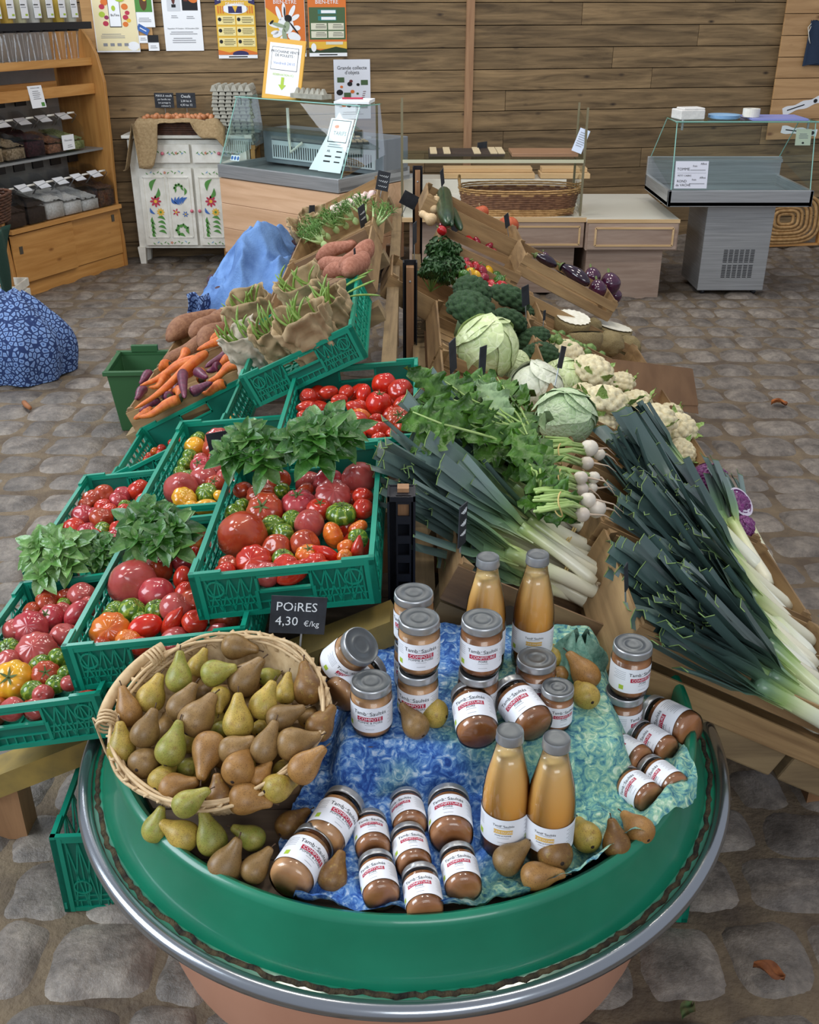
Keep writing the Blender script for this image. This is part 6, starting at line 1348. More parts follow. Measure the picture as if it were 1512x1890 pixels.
def basil_bunch(seed, spread=1.0):
    rr = random.Random(seed); mb = MB(); st = MB()
    for k in range(12):
        a = rr.uniform(0, 6.28); q = rr.uniform(.1, 1) ** .6; tx, ty = .07 * q * cos(a) * spread, .065 * q * sin(a); h = .045 + .045 * (1 - q) + rr.uniform(-.01, .015)
        st.tube([(tx * .2, ty * .2, -.03), (tx * .7, ty * .7, h * .6), (tx, ty, h)], .0022, 5)
        for lev, (n, L) in enumerate(((5, .068), (4, .050), (2, .028))):
            for i in range(n):
                an = a + lev * .7 + 2 * pi * i / n + rr.uniform(-.3, .3); el = (.15, .5, 1.0)[lev] + rr.uniform(-.2, .2)
                blade(mb, (tx, ty, h + lev * .008 - .008), (cos(an) * cos(el), sin(an) * cos(el), sin(el)), (0, 0, 1), L * rr.uniform(.8, 1.2), L * .66, 0 if rr.random() < .8 else 1, .28, 6, 4, fold=.30)
    return mb.mesh('basil_leaves', [m_basil, m_basil2]), st.mesh('basil_stems', m_gstem)
for k, (px, py, key, h, sc, lab) in enumerate([(295, 978, 'C', .16, 1.05, 'basil bunch at the back of the crate behind the pear basket'), (470, 832, 'A', .17, 1.05, 'basil bunch left of the pair over the nearest upright tomato crate'), (598, 810, 'A', .19, 1.15, 'basil bunch right of the pair, in front of the plum tomatoes'), (105, 1025, 'F', .14, 1.05, 'pale shiny basil bunch over the corner of the leftmost crates'), (190, 1010, 'F', .13, .7, 'smaller basil sprig right beside the leftmost basil bunch')]):
    P0 = hit(px, py, CR[key], h); t = thing('basil_bunch', lab, 'basil', Mx(P0 - V((0, 0, .035)), (.55, .0, 0), sc * .92) @ Matrix.Rotation(k * 1.3, 4, 'Z')); a, c_ = basil_bunch(k + 3); part('leaves', a, None, t, label='pale shiny leaves' if k == 3 else None); part('stems', c_, None, t)
    if k == 3: a.materials[0] = m_basil2 if False else leafmat('basil_shiny', '#4a7a30', '#7ba25c', .25)

# ================================================================== left slope: carrots, sweet potatoes, beets, beans, fennel, garlic
m_car = mat('carrot_orange', '#bf5a22', .5, col2='#d4762f', nscale=12, bmp=(50, .15)); m_purp = mat('purple_carrot', '#4f1c34', .45, col2='#6d2c44', nscale=14); m_topg = mat('carrot_crown', '#3c3a20', .8)
def carrot_mesh(seed, m):
    rr = random.Random(seed); b1, b2 = rr.uniform(-.12, .12), rr.uniform(-.1, .1); n = 12
    pts = [(t / n * 1.0, b1 * sin(t / n * pi), b2 * sin(t / n * 2 * pi) * .5) for t in range(n + 1)]
    rs = [(.075 if i == 0 else .095) * (1 - .72 * (i / n) ** 1.3) * (1 + .06 * rr.uniform(-1, 1)) * (1 if i < n else .25) for i in range(n + 1)]
    mb = MB(); mb.tube(pts, rs, 12); c = MB(); c.tube([(-.05, 0, 0), (.015, 0, 0)], [.035, .06], 8); return mb.mesh('carrot_root', m), c.mesh('crown', m_topg)
CC = {}
def longveg(make, key, p0, p1, M, h, s=None, thick=1.0):
    """lay a unit-length thing from pixel p0 to pixel p1 on the plane h above crate M"""
    A, B = hit(p0[0], p0[1], M, h), hit(p1[0], p1[1], M, h + (s or 0)); d_ = B - A; L = d_.length; x = d_ / L; up = (M.to_3x3() @ V((0, 0, 1))); y_ = up.cross(x).normalized(); z = x.cross(y_)
    return frame(A, x, y_, z) @ Matrix.Diagonal((L, L * thick, L * thick, 1)), A
CARR = [('o', 1030, 550, 280, 1130, .085), ('o', 960, 600, 340, 880, .08), ('o', 660, 650, 530, 690, .05), ('o', 1230, 395, 950, 500, .07), ('o', 840, 515, 690, 650, .055), ('o', 1410, 660, 1070, 830, .07), ('o', 1370, 580, 1140, 650, .06), ('o', 900, 720, 590, 930, .06),
        ('o', 770, 1030, 320, 1220, .06), ('o', 790, 990, 610, 930, .06), ('o', 650, 770, 430, 900, .06), ('o', 1190, 350, 1090, 400, .05), ('p', 1320, 510, 1035, 690, .075), ('p', 800, 750, 820, 1015, .09), ('p', 960, 740, 1060, 790, .08), ('p', 1195, 690, 1050, 730, .075),
        ('p', 890, 955, 1120, 850, .07), ('p', 440, 750, 340, 860, .05), ('p', 380, 920, 290, 1030, .05), ('p', 540, 1040, 330, 1160, .055), ('p', 660, 1000, 560, 960, .055), ('o', 1000, 820, 880, 700, .045), ('p', 760, 860, 700, 950, .045), ('o', 480, 1160, 270, 1240, .04), ('o', 1250, 860, 1000, 960, .04)]
for k, (c, x0, y0, x1, y1, h) in enumerate(CARR):
    v = k % 4; m = m_car if c == 'o' else m_purp
    if (c, v) not in CC: CC[(c, v)] = carrot_mesh(v + (10 if c == 'p' else 0), m)
    f = lambda x, y_: (200 + x / 5.815, 560 + y_ / 5.815); pl_ = sqrt((x1 - x0) ** 2 + (y1 - y0) ** 2)
    M, A = longveg(None, None, f(x0, y0), f(x1, y1), CR['J'], h + .055, 0, 1); thk = .0215 / .095 / M.col[0].length; M = M @ Matrix.Diagonal((1, thk, thk, 1))
    t = thing('carrot', '', 'carrot', M, 'carrots'); part('root', CC[(c, v)][0], None, t); part('crown', CC[(c, v)][1], None, t); rank(t, 200 + x0 / 5.815, '%s carrot' % ('orange' if c == 'o' else 'purple'), '%s carrots' % ('orange' if c == 'o' else 'purple'), 'in the pale crate by the green bin')
m_sp = mat('sweet_potato_brown', '#7a5038', .75, col2='#946a4c', nscale=14, bmp=(40, .4)); m_sp2 = mat('sweet_potato_red', '#8e5640', .75, col2='#a8705a', nscale=14, bmp=(40, .4)); m_beet = mat('beetroot_skin', '#3c2630', .8, col2='#5a4046', nscale=18, bmp=(40, .4))
def tuber(seed, m, fat=.2):
    rr = random.Random(seed); n = 14; pts = [(t / n, .06 * sin(3 * t / n + seed), .04 * sin(5 * t / n + seed)) for t in range(n + 1)]
    rs = [max(.012, fat * sin(pi * (.03 + .94 * t / n)) ** .6 * (1 + .12 * sin(7 * t / n + seed))) for t in range(n + 1)]; mb = MB(); mb.tube(pts, rs, 14); return mb.mesh('tuber', m)
SPT = [tuber(k, m_sp, .15) for k in range(3)] + [tuber(k, m_sp2, .17) for k in range(3)]
for k, (a, c_, key, h, where) in enumerate([((310, 628), (398, 570), 'K', .13, 0), ((362, 622), (418, 572), 'K', .12, 0), ((308, 670), (385, 618), 'K', .10, 0), ((372, 640), (425, 592), 'K', .10, 0), ((395, 600), (440, 560), 'K', .09, 0), ((330, 640), (400, 600), 'K', .05, 0),
        ((584, 478), (654, 446), 'M', .10, 1), ((586, 496), (646, 478), 'M', .09, 1), ((636, 492), (680, 450), 'M', .12, 1), ((598, 508), (652, 494), 'M', .10, 1), ((650, 505), (668, 470), 'M', .13, 1), ((556, 486), (604, 470), 'M', .06, 1), ((640, 465), (668, 440), 'M', .06, 1)]):
    M, A = longveg(None, None, a, c_, CR[key], h); o = part('sweet_potato', SPT[k % 3 + 3 * where], None, None, M=M); tag(o, '', 'sweet potato', 'sweet potatoes')
    rank(o, a[0], 'reddish sweet potato' if where else 'brown sweet potato', 'reddish sweet potatoes' if where else 'brown sweet potatoes', 'in the grey crate by the ridge' if where else 'behind the carrots')
bm = MB(); bm.sphere((0, 0, 0), (1, 1, .95), 18, 12, fn=lambda d_, th, a: 1 + .08 * noise.noise(d_ * 2) + .25 * exp(-((pi - th) / .25) ** 2)); bme = bm.mesh('beet', m_beet)
for k, (px, py) in enumerate([(398, 528), (412, 522), (388, 536), (405, 540), (420, 534), (393, 518), (548, 452), (555, 462), (550, 474)]):
    P0 = hit(px, py, CR['K2' if k < 6 else 'N'], .12 if k < 6 else .03); o = part('beetroot', bme, None, None, M=Mx(P0, (R.uniform(-1, 1), R.uniform(-1, 1), 0), .034)); tag(o, '', 'beetroot', 'beetroots'); rank(o, px, 'dark beetroot', 'dark beetroots', 'around the blue cloth')
m_bag = mat('kraft_paper', '#9c8460', .8, col2='#b49c78', nscale=10, bmp=(14, .5)); m_bagw = mat('pale_kraft_paper', '#b8aa94', .75, col2='#cfc4b2', nscale=9, bmp=(14, .6)); m_bean = mat('green_bean', '#6d8f3c', .45, col2='#8aa653', nscale=8)
def paper_bag(seed, w, d_, h, m):
    mb = MB(); ph = seed * 1.7
    def f(u_, v_):
        a = 2 * pi * u_; e = .55; fl = .80 + .28 * v_
        x = w * fl * (abs(cos(a)) ** e) * (1 if cos(a) >= 0 else -1); y_ = d_ * fl * (abs(sin(a)) ** e) * (1 if sin(a) >= 0 else -1)
        n_ = .010 * fbm(x * 26 + ph, y_ * 26, v_ * 5 + ph, 3) + .006 * sin(11 * a + v_ * 9 + ph)
        top = h * (1 + .10 * sin(2 * a + ph) + .05 * sin(5 * a + ph)); return (x + n_ * cos(a) * 1.3, y_ + n_ * sin(a) * 1.3, top * v_)
    mb.grid(f, 64, 16); mb.add([f(i / 64, 0) for i in range(64)], [tuple(reversed(range(64)))]); return mb.mesh('paper_bag', m)
def bean_mesh(seed):
    rr = random.Random(seed); c_ = rr.uniform(.1, .35); pts = [(t / 8, c_ * sin(pi * t / 8) * .5, 0) for t in range(9)]; mb = MB(); mb.tube(pts, [.012, .03, .034, .036, .034, .036, .034, .03, .008], 7); return mb.mesh('bean', m_bean)
BE = [bean_mesh(k) for k in range(3)]
HM = CR['H']; hx = HM.to_3x3()
for k, (px, py, h, w, d_, bh, m, lab) in enumerate([(437, 612, .20, .062, .05, .155, m_bagw, 'crumpled pale paper bag at the lower left front'), (486, 598, .20, .05, .05, .15, m_bag, 'narrow kraft bag second in the front row'), (550, 578, .21, .085, .06, .16, m_bag, 'wide kraft bag at the right of the front row'),
        (446, 552, .20, .085, .06, .16, m_bag, 'large kraft bag at the upper left behind'), (546, 512, .21, .08, .06, .17, m_bag, 'kraft bag topmost in the middle'), (604, 540, .19, .05, .065, .15, m_bag, 'crumpled kraft bag at the right by the crate wall')]):
    T = hit(px, py, HM, h); up = (hx @ V((0, 0, 1)) + V((-.1, -.25, .3))).normalized(); B = T - up * bh; x = (hx @ V((1, 0, 0))); y_ = up.cross(x).normalized(); x = y_.cross(up)
    o = part('paper_bag', paper_bag(k, w, d_, bh, m), None, None, True, frame(B, x, y_, up)); tag(o, lab + ' of the bean crate', 'paper bag', 'bags of green beans'); sm = o.modifiers.new('t', 'SOLIDIFY'); sm.thickness = .0012
    for q in range(11):
        bx, by = R.uniform(-.7, .7) * w, R.uniform(-.6, .6) * d_; ax = (up + x * R.uniform(-.9, .7) + y_ * R.uniform(-.5, .6)).normalized(); L = R.uniform(.09, .13); p = B + x * bx + y_ * by + up * (bh * R.uniform(.72, .90)); yy = ax.cross(CAMF).normalized(); zz = ax.cross(yy)
        bo = part('green_bean', BE[q % 3], None, None, True, frame(p - ax * L * .35, ax, yy, zz) @ Matrix.Scale(L, 4)); tag(bo, 'green bean sticking up out of the %s' % lab.split(' at ')[0].split(' second')[0].split(' topmost')[0] + (' on the right' if k in (2, 5) else ' on the left' if k in (0, 3) else ' in the middle'), 'green bean', 'green beans')
for q in range(9):
    P0 = hit(632 + R.uniform(-12, 12), 520 + q * 6 - 20, HM, .08 + .006 * q); an = R.uniform(-1.2, .4); bo = part('green_bean', BE[q % 3], None, None, True, frame(P0, V((cos(an), .3, -sin(an))).normalized(), V((0, 1, 0)), V((0, 0, 1))) @ Matrix.Scale(.11, 4)); tag(bo, 'loose green bean at the right end of the bean crate', 'green bean', 'loose green beans')
# fennel
m_frond = mat('fennel_frond', '#4f7a34', .6, col2='#6d9a48', nscale=30); m_fen = mat('fennel_stalk', '#8fae66', .5, col2='#b4c894', nscale=8)
def fennel(seed):
    rr = random.Random(seed); st = MB(); fr = MB(); st.sphere((0, 0, .01), (.028, .022, .035), 16, 10)
    for k in range(5):
        a = (k - 2) * .32 + rr.uniform(-.1, .1); L = rr.uniform(.12, .17); e = V((sin(a) * L, rr.uniform(-.03, .03), cos(a) * L + .03)); st.tube([(0, 0, .03), e * .5, e], [.013, .009, .005], 7)
        for q in range(46):
            b_ = e * rr.uniform(.55, 1.1); d_ = V((rr.uniform(-1, 1), rr.uniform(-1, 1), rr.uniform(0, 1.4))).normalized() * rr.uniform(.03, .06); fr.tube([b_, b_ + d_ * .6 + V((0, 0, .004)), b_ + d_], [.0022, .0017, .001], 3)
    return st.mesh('fennel_bulb', m_fen), fr.mesh('fennel_fronds', m_frond)
FE = [fennel(k) for k in range(3)]
for k, (px, py, rz) in enumerate([(588, 440, 1.2), (606, 432, 1.4), (622, 420, 1.1), (640, 412, 1.5), (658, 404, 1.0), (676, 398, .6), (690, 420, -.5), (600, 448, .8)]):
    P0 = hit(px, py + 6, CR['N'], .05); t = thing('fennel', '', 'fennel', Mx(P0, (-.5, -rz * .5, rz), .62), 'fennel bulbs'); part('bulb', FE[k % 3][0], None, t, True); part('fronds', FE[k % 3][1], None, t); rank(t, px, 'leafy fennel', 'leafy fennel bulbs', 'in the pale crate left of the ridge')
m_gar = mat('garlic_skin', '#cfc2ae', .6, col2='#ddd4c4', nscale=30)
for k, (px, py, h) in enumerate([(618, 388, .09), (628, 384, .09), (636, 380, .10), (645, 377, .10), (622, 395, .08), (655, 372, .1), (688, 362, .09), (665, 368, .09), (676, 366, .08)]):
    P0 = hit(px, py, CR['O'], h); o = part('garlic_bulb', gm, None, None, M=Mx(P0, (R.uniform(-1, 1), R.uniform(-1, 1), 0), .85)); tag(o, '', 'garlic', 'garlic heads'); rank(o, px, 'pale garlic bulb', 'pale garlic bulbs', 'in the farthest crate on the left slope')
for k, (px, py) in enumerate([(572, 415), (592, 402)]):
    T = hit(px, py, CR['O'], .12); o = part('paper_bag', paper_bag(k + 9, .075, .06, .13, m_bag), None, None, True, Mx(T - V((0, 0, .09)), (.2, -.3, .3))); tag(o, ('left' if k == 0 else 'right') + ' small kraft bag at the low end of the garlic crate', 'paper bag', 'small kraft bags'); o.modifiers.new('t', 'SOLIDIFY').thickness = .0012
# the blue cloth thrown over the left crates
m_denim = mat('faded_blue_cloth', '#5275aa', .95, col2='#6b90c4', nscale=9, bmp=(120, .4))
def dn(u_, v_):
    x = -1.13 + .60 * u_; y_ = 4.62 + 1.0 * v_
    mo = exp(-((u_ - .62) / .36) ** 2 - ((v_ - .55) / .5) ** 2); z = .47 + .21 * mo + .10 * u_
    f = sin(30 * (x * .95 - y_ * .30) + 3.0 * fbm(x * 3, y_ * 2, 1)); g = sin(23 * (x * .5 - y_ * .4) + 3 * fbm(x * 4, y_ * 3, 6))
    z += .085 * (.5 + .5 * f) ** 1.8 * (.35 + mo) + .020 * g * (.3 + mo) + .03 * (1 - abs(sin(9 * (x + .6 * y_) + fbm(x * 2, y_ * 2, 9) * 2))) ** 3 - (.30 * (1 - u_ / .16) ** 1.3 if u_ < .16 else 0) - (.16 * (1 - v_ / .2) if v_ < .2 else 0)
    return (x + .04 * fbm(y_ * 4, x * 4, 2) + (.05 * (1 - u_ / .16) if u_ < .16 else 0), y_ + .03 * fbm(x * 5, y_, 3), z)
mb = MB(); mb.grid(dn, 120, 120); o = single('blue_cloth', mb, m_denim, 'faded light-blue cloth heaped over the far left crates', 'cloth', smooth=True); o.modifiers.new('t', 'SOLIDIFY').thickness = .004
mb = MB(); mb.grid(lambda a, b_: (-1.07 + .10 * a + .01 * sin(b_ * 9), 4.75 + .04 * sin(a * 7), .30 + .30 * b_), 16, 16); o = single('printed_cloth', mb, m_print, 'strip of blue printed cloth hanging below the faded blue cloth', 'cloth', smooth=True); o.modifiers.new('t', 'SOLIDIFY').thickness = .004
# ================================================================== right slope: leeks
m_leek, nt, b = newmat('leek_skin'); tc = N(nt, 'ShaderNodeTexCoord'); sp = N(nt, 'ShaderNodeSeparateXYZ'); nt.links.new(tc.outputs['Object'], sp.inputs[0])
mp = N(nt, 'ShaderNodeMapping'); mp.inputs['Scale'].default_value = (4, 60, 60); nt.links.new(tc.outputs['Object'], mp.inputs[0]); n1 = noisetex(nt, mp.outputs[0], 1.5, 4)
ad = N(nt, 'ShaderNodeMath', operation='MULTIPLY_ADD'); ad.inputs[1].default_value = .05; nt.links.new(n1, ad.inputs[0]); nt.links.new(sp.outputs[0], ad.inputs[2])
c1 = ramp(nt, ad.outputs[0], [(.10, '#dcd8bf'), (.19, '#d3d6a8'), (.25, '#a3b56e'), (.31, '#77986a'), (.38, '#66846c'), (.47, '#687d78')])
nt.links.new(islandvar(nt, c1, .28), b.inputs['Base Color']); b.inputs['Roughness'].default_value = .33; b.inputs['Specular IOR Level'].default_value = .7; bump(nt, b, n1, .25, .003)
m_leekd = m_leek.copy(); m_leekd.name = 'leek_skin_dark'
for n_ in m_leekd.node_tree.nodes:
    if n_.type == 'VALTORGB':
        for e_, h_ in zip(n_.color_ramp.elements, ('#dfe0cf', '#cfd6a8', '#93ad68', '#5f7f5e', '#526d62', '#4e6662')): e_.color = lin(h_)
for n_ in m_leek.node_tree.nodes:
    if n_.type == 'VALTORGB':
        for e_, p_ in zip(n_.color_ramp.elements, (.15, .23, .30, .36, .42, .50)): e_.position = p_
m_leekroot = mat('leek_roots', '#b5a488', .9)
m_cut = mat('leek_cut_edge', '#6a8548', .6)
def leek_mesh(seed, fan, nl, mt):
    rr = random.Random(seed); b1 = rr.uniform(-.025, .025); sh = MB(); n = 10
    ctr = lambda x: V((x, b1 * sin(x / .3 * pi * .5), .0))
    sh.tube([ctr(.30 * i / n) for i in range(n + 1)], [.013, .020, .020, .019, .0185, .0185, .0185, .019, .020, .021, .019], 14)
    lf = MB()
    for k in range(nl):
        x0 = (.235 if mt is m_leek else .19) + .010 * k; x1 = .56 + rr.uniform(-.05, .03); w = rr.uniform(.044, .060); an = fan * ((k + .5) / nl * 2 - 1) + rr.uniform(-.03, .03); lift = rr.uniform(-.06, .16); fold = rr.uniform(.35, .75); fl = 1 if k % 2 else -1
        dr = rr.uniform(-.12, .05)
        def f(a, b_):
            t = a; x = x0 + (x1 - x0) * t; q = (b_ - .5) * 2; s_ = max(0, t - .18)
            y_ = ctr(.3).y * min(1, x / .3) + tan_(an) * s_ * (x1 - x0) + q * w * .5 * (.5 + .5 * min(1, t * 2.5)); z = lift * s_ * .45 + dr * s_ * s_ * .5 + abs(q) * w * fold * (.6 + .4 * (1 - t)) * fl * .5 + fl * .006 * (k // 2 + 1) * min(1, t * 3)
            return V((x, y_, z))
        lf.grid(f, 12, 4); lf.tube([f(1, q / 4) for q in range(5)], .0013, 4, 1)
    rt = MB()
    for k in range(12):
        d_ = V((-1, rr.uniform(-.8, .8), rr.uniform(-.8, .8))).normalized() * rr.uniform(.012, .028); rt.tube([(0, 0, 0), d_ * .5, d_ + V((0, 0, -.003))], [.0022, .0014, .0006], 4)
    return sh.mesh('leek_shaft', mt), lf.mesh('leek_leaves', [mt, m_cut]), rt.mesh('leek_roots', m_leekroot)
tan_ = math.tan
LKW = [leek_mesh(k, .30, 7, m_leek) for k in range(5)]; LKT = [leek_mesh(k + 9, .15, 8, m_leekd) for k in range(5)]
def leek(S, A, B, up, where, px, look='leek', pl='leeks', tw=0):
    d_ = B - A; x = d_.normalized(); y_ = up.cross(x).normalized(); z = x.cross(y_); s = max(.75, min(1.25, d_.length / .55))
    t = thing('leek', '', 'leek', frame(A, x, y_, z) @ Matrix.Rotation(tw, 4, 'X') @ Matrix.Scale(s, 4), pl)
    for nm, me in zip(('shaft', 'leaves', 'roots'), S): part(nm, me, None, t)
    rank(t, px, look, pl, where); return t
SL = (680, 680, 3.15); M3 = CR['R3']; up3 = (M3.to_3x3() @ V((0, 0, 1))).normalized()
for k, (x0, y0, x1, y1, h0, h1) in enumerate([(1440, 985, 610, 330, .10, .20), (1405, 1050, 365, 185, .11, .24), (1430, 1130, 215, 365, .10, .20), (1395, 1180, 30, 545, .08, .16), (1405, 1255, 290, 620, .11, .17), (1385, 1325, 270, 800, .10, .13), (1352, 1392, 90, 690, .06, .10),
        (1335, 1370, 560, 1060, .05, .06), (1370, 1100, 440, 310, .07, .19), (1380, 1210, 560, 600, .12, .19), (1330, 1300, 255, 870, .08, .08), (1300, 1200, 120, 610, .07, .13), (1260, 1150, 430, 520, .09, .17), (1300, 1080, 250, 260, .05, .16), (1240, 1230, 330, 740, .05, .10), (1280, 1040, 560, 420, .05, .17), (1320, 1240, 690, 810, .13, .17)]):
    A = hit(680 + x0 / 3.15, 680 + y0 / 3.15, M3, h0); B = hit(680 + x1 / 3.15, 680 + y1 / 3.15, M3, h1)
    leek(LKW[k % 5], A, B, up3, 'in bundles behind the bottles', 680 + x0 / 3.15, 'blue-green bundled leek', 'blue-green bundled leeks', R.uniform(-.5, .5))
m_band = mat('raffia_tie', '#c9b070', .7)
for k, (px, py, h, w, an) in enumerate([(1050, 990, .115, .055, 1.0), (1040, 1055, .10, .05, 1.0), (1025, 955, .11, .04, 1.0)]):
    P0 = hit(px, py, M3, h); x = (M3.to_3x3() @ V((cos(an * .0 - .35), -sin(.35), 0))).normalized(); y_ = up3.cross(x).normalized(); mb = MB(); mb.tube([(0, w * cos(t), .020 * sin(t)) for t in [2 * pi * i / 24 for i in range(25)]], .0022, 5, 0, False); mb.tube([(.006, w * cos(t), .021 * sin(t)) for t in [2 * pi * i / 24 for i in range(25)]], .002, 5, 0, False)
    single('raffia_tie', mb, m_band, 'thin raffia tie round the leek whites, %s of three' % ('nearest the middle', 'lowest', 'highest')[k], 'tie', frame(P0, x, y_, up3))
TOPS = [(200, 190), (265, 185), (70, 440), (135, 460), (320, 620), (420, 690), (480, 740), (540, 545), (640, 650), (610, 590), (385, 820), (480, 870), (430, 920), (330, 890), (235, 860), (420, 1110), (540, 1190), (255, 1050), (175, 1190), (310, 1290), (400, 1340), (670, 1350), (560, 1350), (640, 960), (770, 660), (840, 1070), (950, 960), (720, 1590),
        (550, 1470), (350, 1400), (340, 1670), (500, 1740), (970, 1350), (1060, 1340), (230, 400), (470, 430), (180, 700), (300, 760), (600, 780), (700, 800), (560, 1000), (700, 1200), (820, 1250), (230, 1330), (430, 1500), (620, 1660), (860, 1480), (150, 300), (520, 620), (780, 900)]
for k, (x, y_) in enumerate(TOPS):
    px, py = 1100 + x / 3.67, 700 + y_ / 3.67; key = 'X1' if y_ > 1000 else 'X2'; M = CR[key]; m3 = M.to_3x3(); up = (m3 @ V((0, 0, 1))).normalized()
    h1 = HX.get(key, 0) + .10 + .07 * ((k * 37) % 10) / 10 + (.03 if y_ < 800 else 0); B = hit(px, py, M, h1); be = .40 + R.uniform(-.26, .26) + (.25 if y_ < 800 else 0); d_ = (m3 @ V((cos(be), -sin(be), 0))).normalized()
    L = R.uniform(.50, .58); lb_ = (M.inverted() @ B).y + .20; be = max(-.1, min(be, math.asin(max(-.1, min(.9, lb_ / L))))); d_ = (m3 @ V((cos(be), -sin(be), 0))).normalized(); A = B + d_ * L; q = M.inverted() @ A
    if q.x > .285: A = A - d_ * ((q.x - .285) / cos(be)); 
    A = M @ V(((M.inverted() @ A).x, (M.inverted() @ A).y, HX.get(key, 0) + .03 + .05 * R.random()))
    if (A - B).length < .40: B = A - d_ * .42 + up * .06
    leek(LKT[k % 5], A, B, up, 'loose in the front right crates', px, 'dark-topped loose leek', 'dark-topped loose leeks', R.uniform(-.7, .7))
for k, (rx, ry, tx, ty, key) in enumerate([(1180, 1390, 1010, 1090, 'X2'), (1315, 1545, 1100, 1370, 'X2'), (1355, 1700, 1170, 1500, 'X1'), (1480, 1790, 1290, 1640, 'X1'), (1500, 1940, 1050, 1560, 'X1'), (1560, 2080, 1230, 1850, 'X1'), (1215, 1320, 1030, 1000, 'X2'), (1240, 1560, 980, 1300, 'X2'), (1500, 2060, 1010, 1830, 'X1'), (1330, 1960, 480, 1690, 'X1')]):
    A = hit(1100 + rx / 3.67, 700 + ry / 3.67, CR[key], .07 + HX.get(key, 0)); B = hit(1100 + tx / 3.67, 700 + ty / 3.67, CR[key], .10 + HX.get(key, 0)); d_ = (B - A).normalized()
    leek(LKW[k % 5], A, A + d_ * .5, (CR[key].to_3x3() @ V((0, 0, 1))).normalized(), 'showing their white ends at right', 1100 + rx / 3.67, 'white-ended leek', 'white-ended leeks', R.uniform(-.4, .4))

# ================================================================== turnip bunches
m_turn = mat('white_turnip', '#dcd4c4', .35, col2='#cdbfb0', nscale=5, sss=.1); m_turnl = leafmat('turnip_leaf', '#2e5416', '#4f7c24', .4, 24); m_turnu = leafmat('turnip_leaf_underside', '#7d9a6a', '#94ac80', .6, 24); m_troot = mat('turnip_root_hair', '#c4ae98', .8); m_tst = mat('turnip_stem', '#8fae5a', .45, col2='#a9c07a', nscale=6)
M4 = CR['R4']; up4 = (M4.to_3x3() @ V((0, 0, 1))).normalized()
TUR = [[(1285, 465, 50), (1340, 500, 36), (1270, 552, 40)], [(1235, 637, 40), (1310, 635, 36), (1240, 702, 40), (1300, 695, 32)], [(1277, 766, 45), (1325, 815, 55), (1243, 850, 44)]]
LEAF = [[(560, 130), (480, 100), (700, 170), (430, 200), (330, 100), (620, 250), (850, 170), (760, 70), (660, 60), (540, 210)], [(720, 290), (850, 260), (900, 330), (640, 330), (300, 270), (780, 380), (960, 300), (500, 270)], [(960, 560), (1000, 620), (900, 480), (1050, 690), (830, 440), (990, 480), (1110, 790)]]
for k in range(3):
    c0 = hit(680 + 1180 / 3.15, 680 + (500, 650, 790)[k] / 3.15, M4, .25); t = thing('turnip_bunch', ('rear bunch of white turnips with large leaves reaching over the tomatoes', 'middle bunch of white turnips tied by green stems', 'front bunch of white turnips just above the leek whites')[k], 'turnips', Mx(c0), 'turnip bunches')
    st = MB(); lf = MB()
    for q, (x, y_, r_) in enumerate(TUR[k]):
        P0 = hit(680 + x / 3.15, 680 + y_ / 3.15, M4, .275 - .012 * q) - c0; s = r_ / 3.15 * depth(P0 + c0) / FPX; mb = MB(); mb.sphere(P0, (s * 1.08, s, s), 22, 14, fn=lambda d_, th, a: 1 + .03 * sin(3 * a)); part('turnip', mb, m_turn, t, True)
        rtm = MB(); e = V((R.uniform(.06, .10), R.uniform(-.03, .02), R.uniform(-.05, -.01)))
        rtm.tube([P0 + V((s * .8, 0, 0)), P0 + V((s * 1.3, 0, .0)), P0 + e * .7 + V((0, R.uniform(-.01, .01), .012)), P0 + e], [.006, .003, .0016, .0008], 5); part('root', rtm, m_troot, t, True)
        for j in range(5):
            b_ = hit(680 + (1000 + R.uniform(-60, 60)) / 3.15, 680 + (y_ + R.uniform(-50, 40) - 20) / 3.15, M4, .265) - c0; m_ = (P0 + b_) / 2 + V((0, 0, .012)); st.tube([P0 - V((s * .8, 0, 0)) + V((0, R.uniform(-.01, .01), R.uniform(-.008, .01))), m_, b_], [.0045, .004, .0035], 6)
    for q, (x, y_) in enumerate(LEAF[k]):
        P0 = hit(680 + x / 3.15, 680 + y_ / 3.15, M4, .25 + .02 * (q % 3)) - c0; root = hit(680 + 1000 / 3.15, 680 + (470, 560, 700)[k] / 3.15, M4, .255) - c0
        d_ = (P0 - root); L = max(.08, min(.15, d_.length)); dn_ = d_.normalized(); base = P0 - dn_ * .06; st.tube([root, (root + base) / 2 + V((0, 0, .02)), base, base + dn_ * .08], [.004, .0035, .003, .0015], 6)
        dirv = (dn_ + V((R.uniform(-.35, .35), R.uniform(-.5, .1), R.uniform(-.2, .25)))).normalized(); upv = (-CAMF + V((R.uniform(-.5, .5), 0, .5 + R.uniform(-.2, .4)))).normalized()
        blade(lf, base - dirv * .02, dirv, upv, R.uniform(.12, .17), R.uniform(.085, .12), 1 if (k, q) in ((0, 2), (1, 6)) else 0, R.uniform(.1, .5), 16, 8, 3, .2, .12, q)
        blade(lf, base - dirv * .02 + V((R.uniform(-.05, .05), R.uniform(-.05, .02), -.015)), (dirv + V((R.uniform(-.9, .9), -.2, -.3))).normalized(), upv, R.uniform(.07, .11), R.uniform(.06, .09), 0, .4, 14, 6, 3, .12, .12, q + 3)
    part('stems', st, m_tst, t, True); part('leaves', lf, [m_turnl, m_turnu], t, True); mb = MB(); P0 = hit(680 + 1108 / 3.15, 680 + (500, 655, 790)[k] / 3.15, M4, .268) - c0; mb.tube([P0 + V((.006 * sin(2 * a), .034 * cos(a), .028 * sin(a))) for a in [2 * pi * i / 20 for i in range(21)]], .002, 5, 0, False); part('raffia_tie', mb, m_band, t, True)

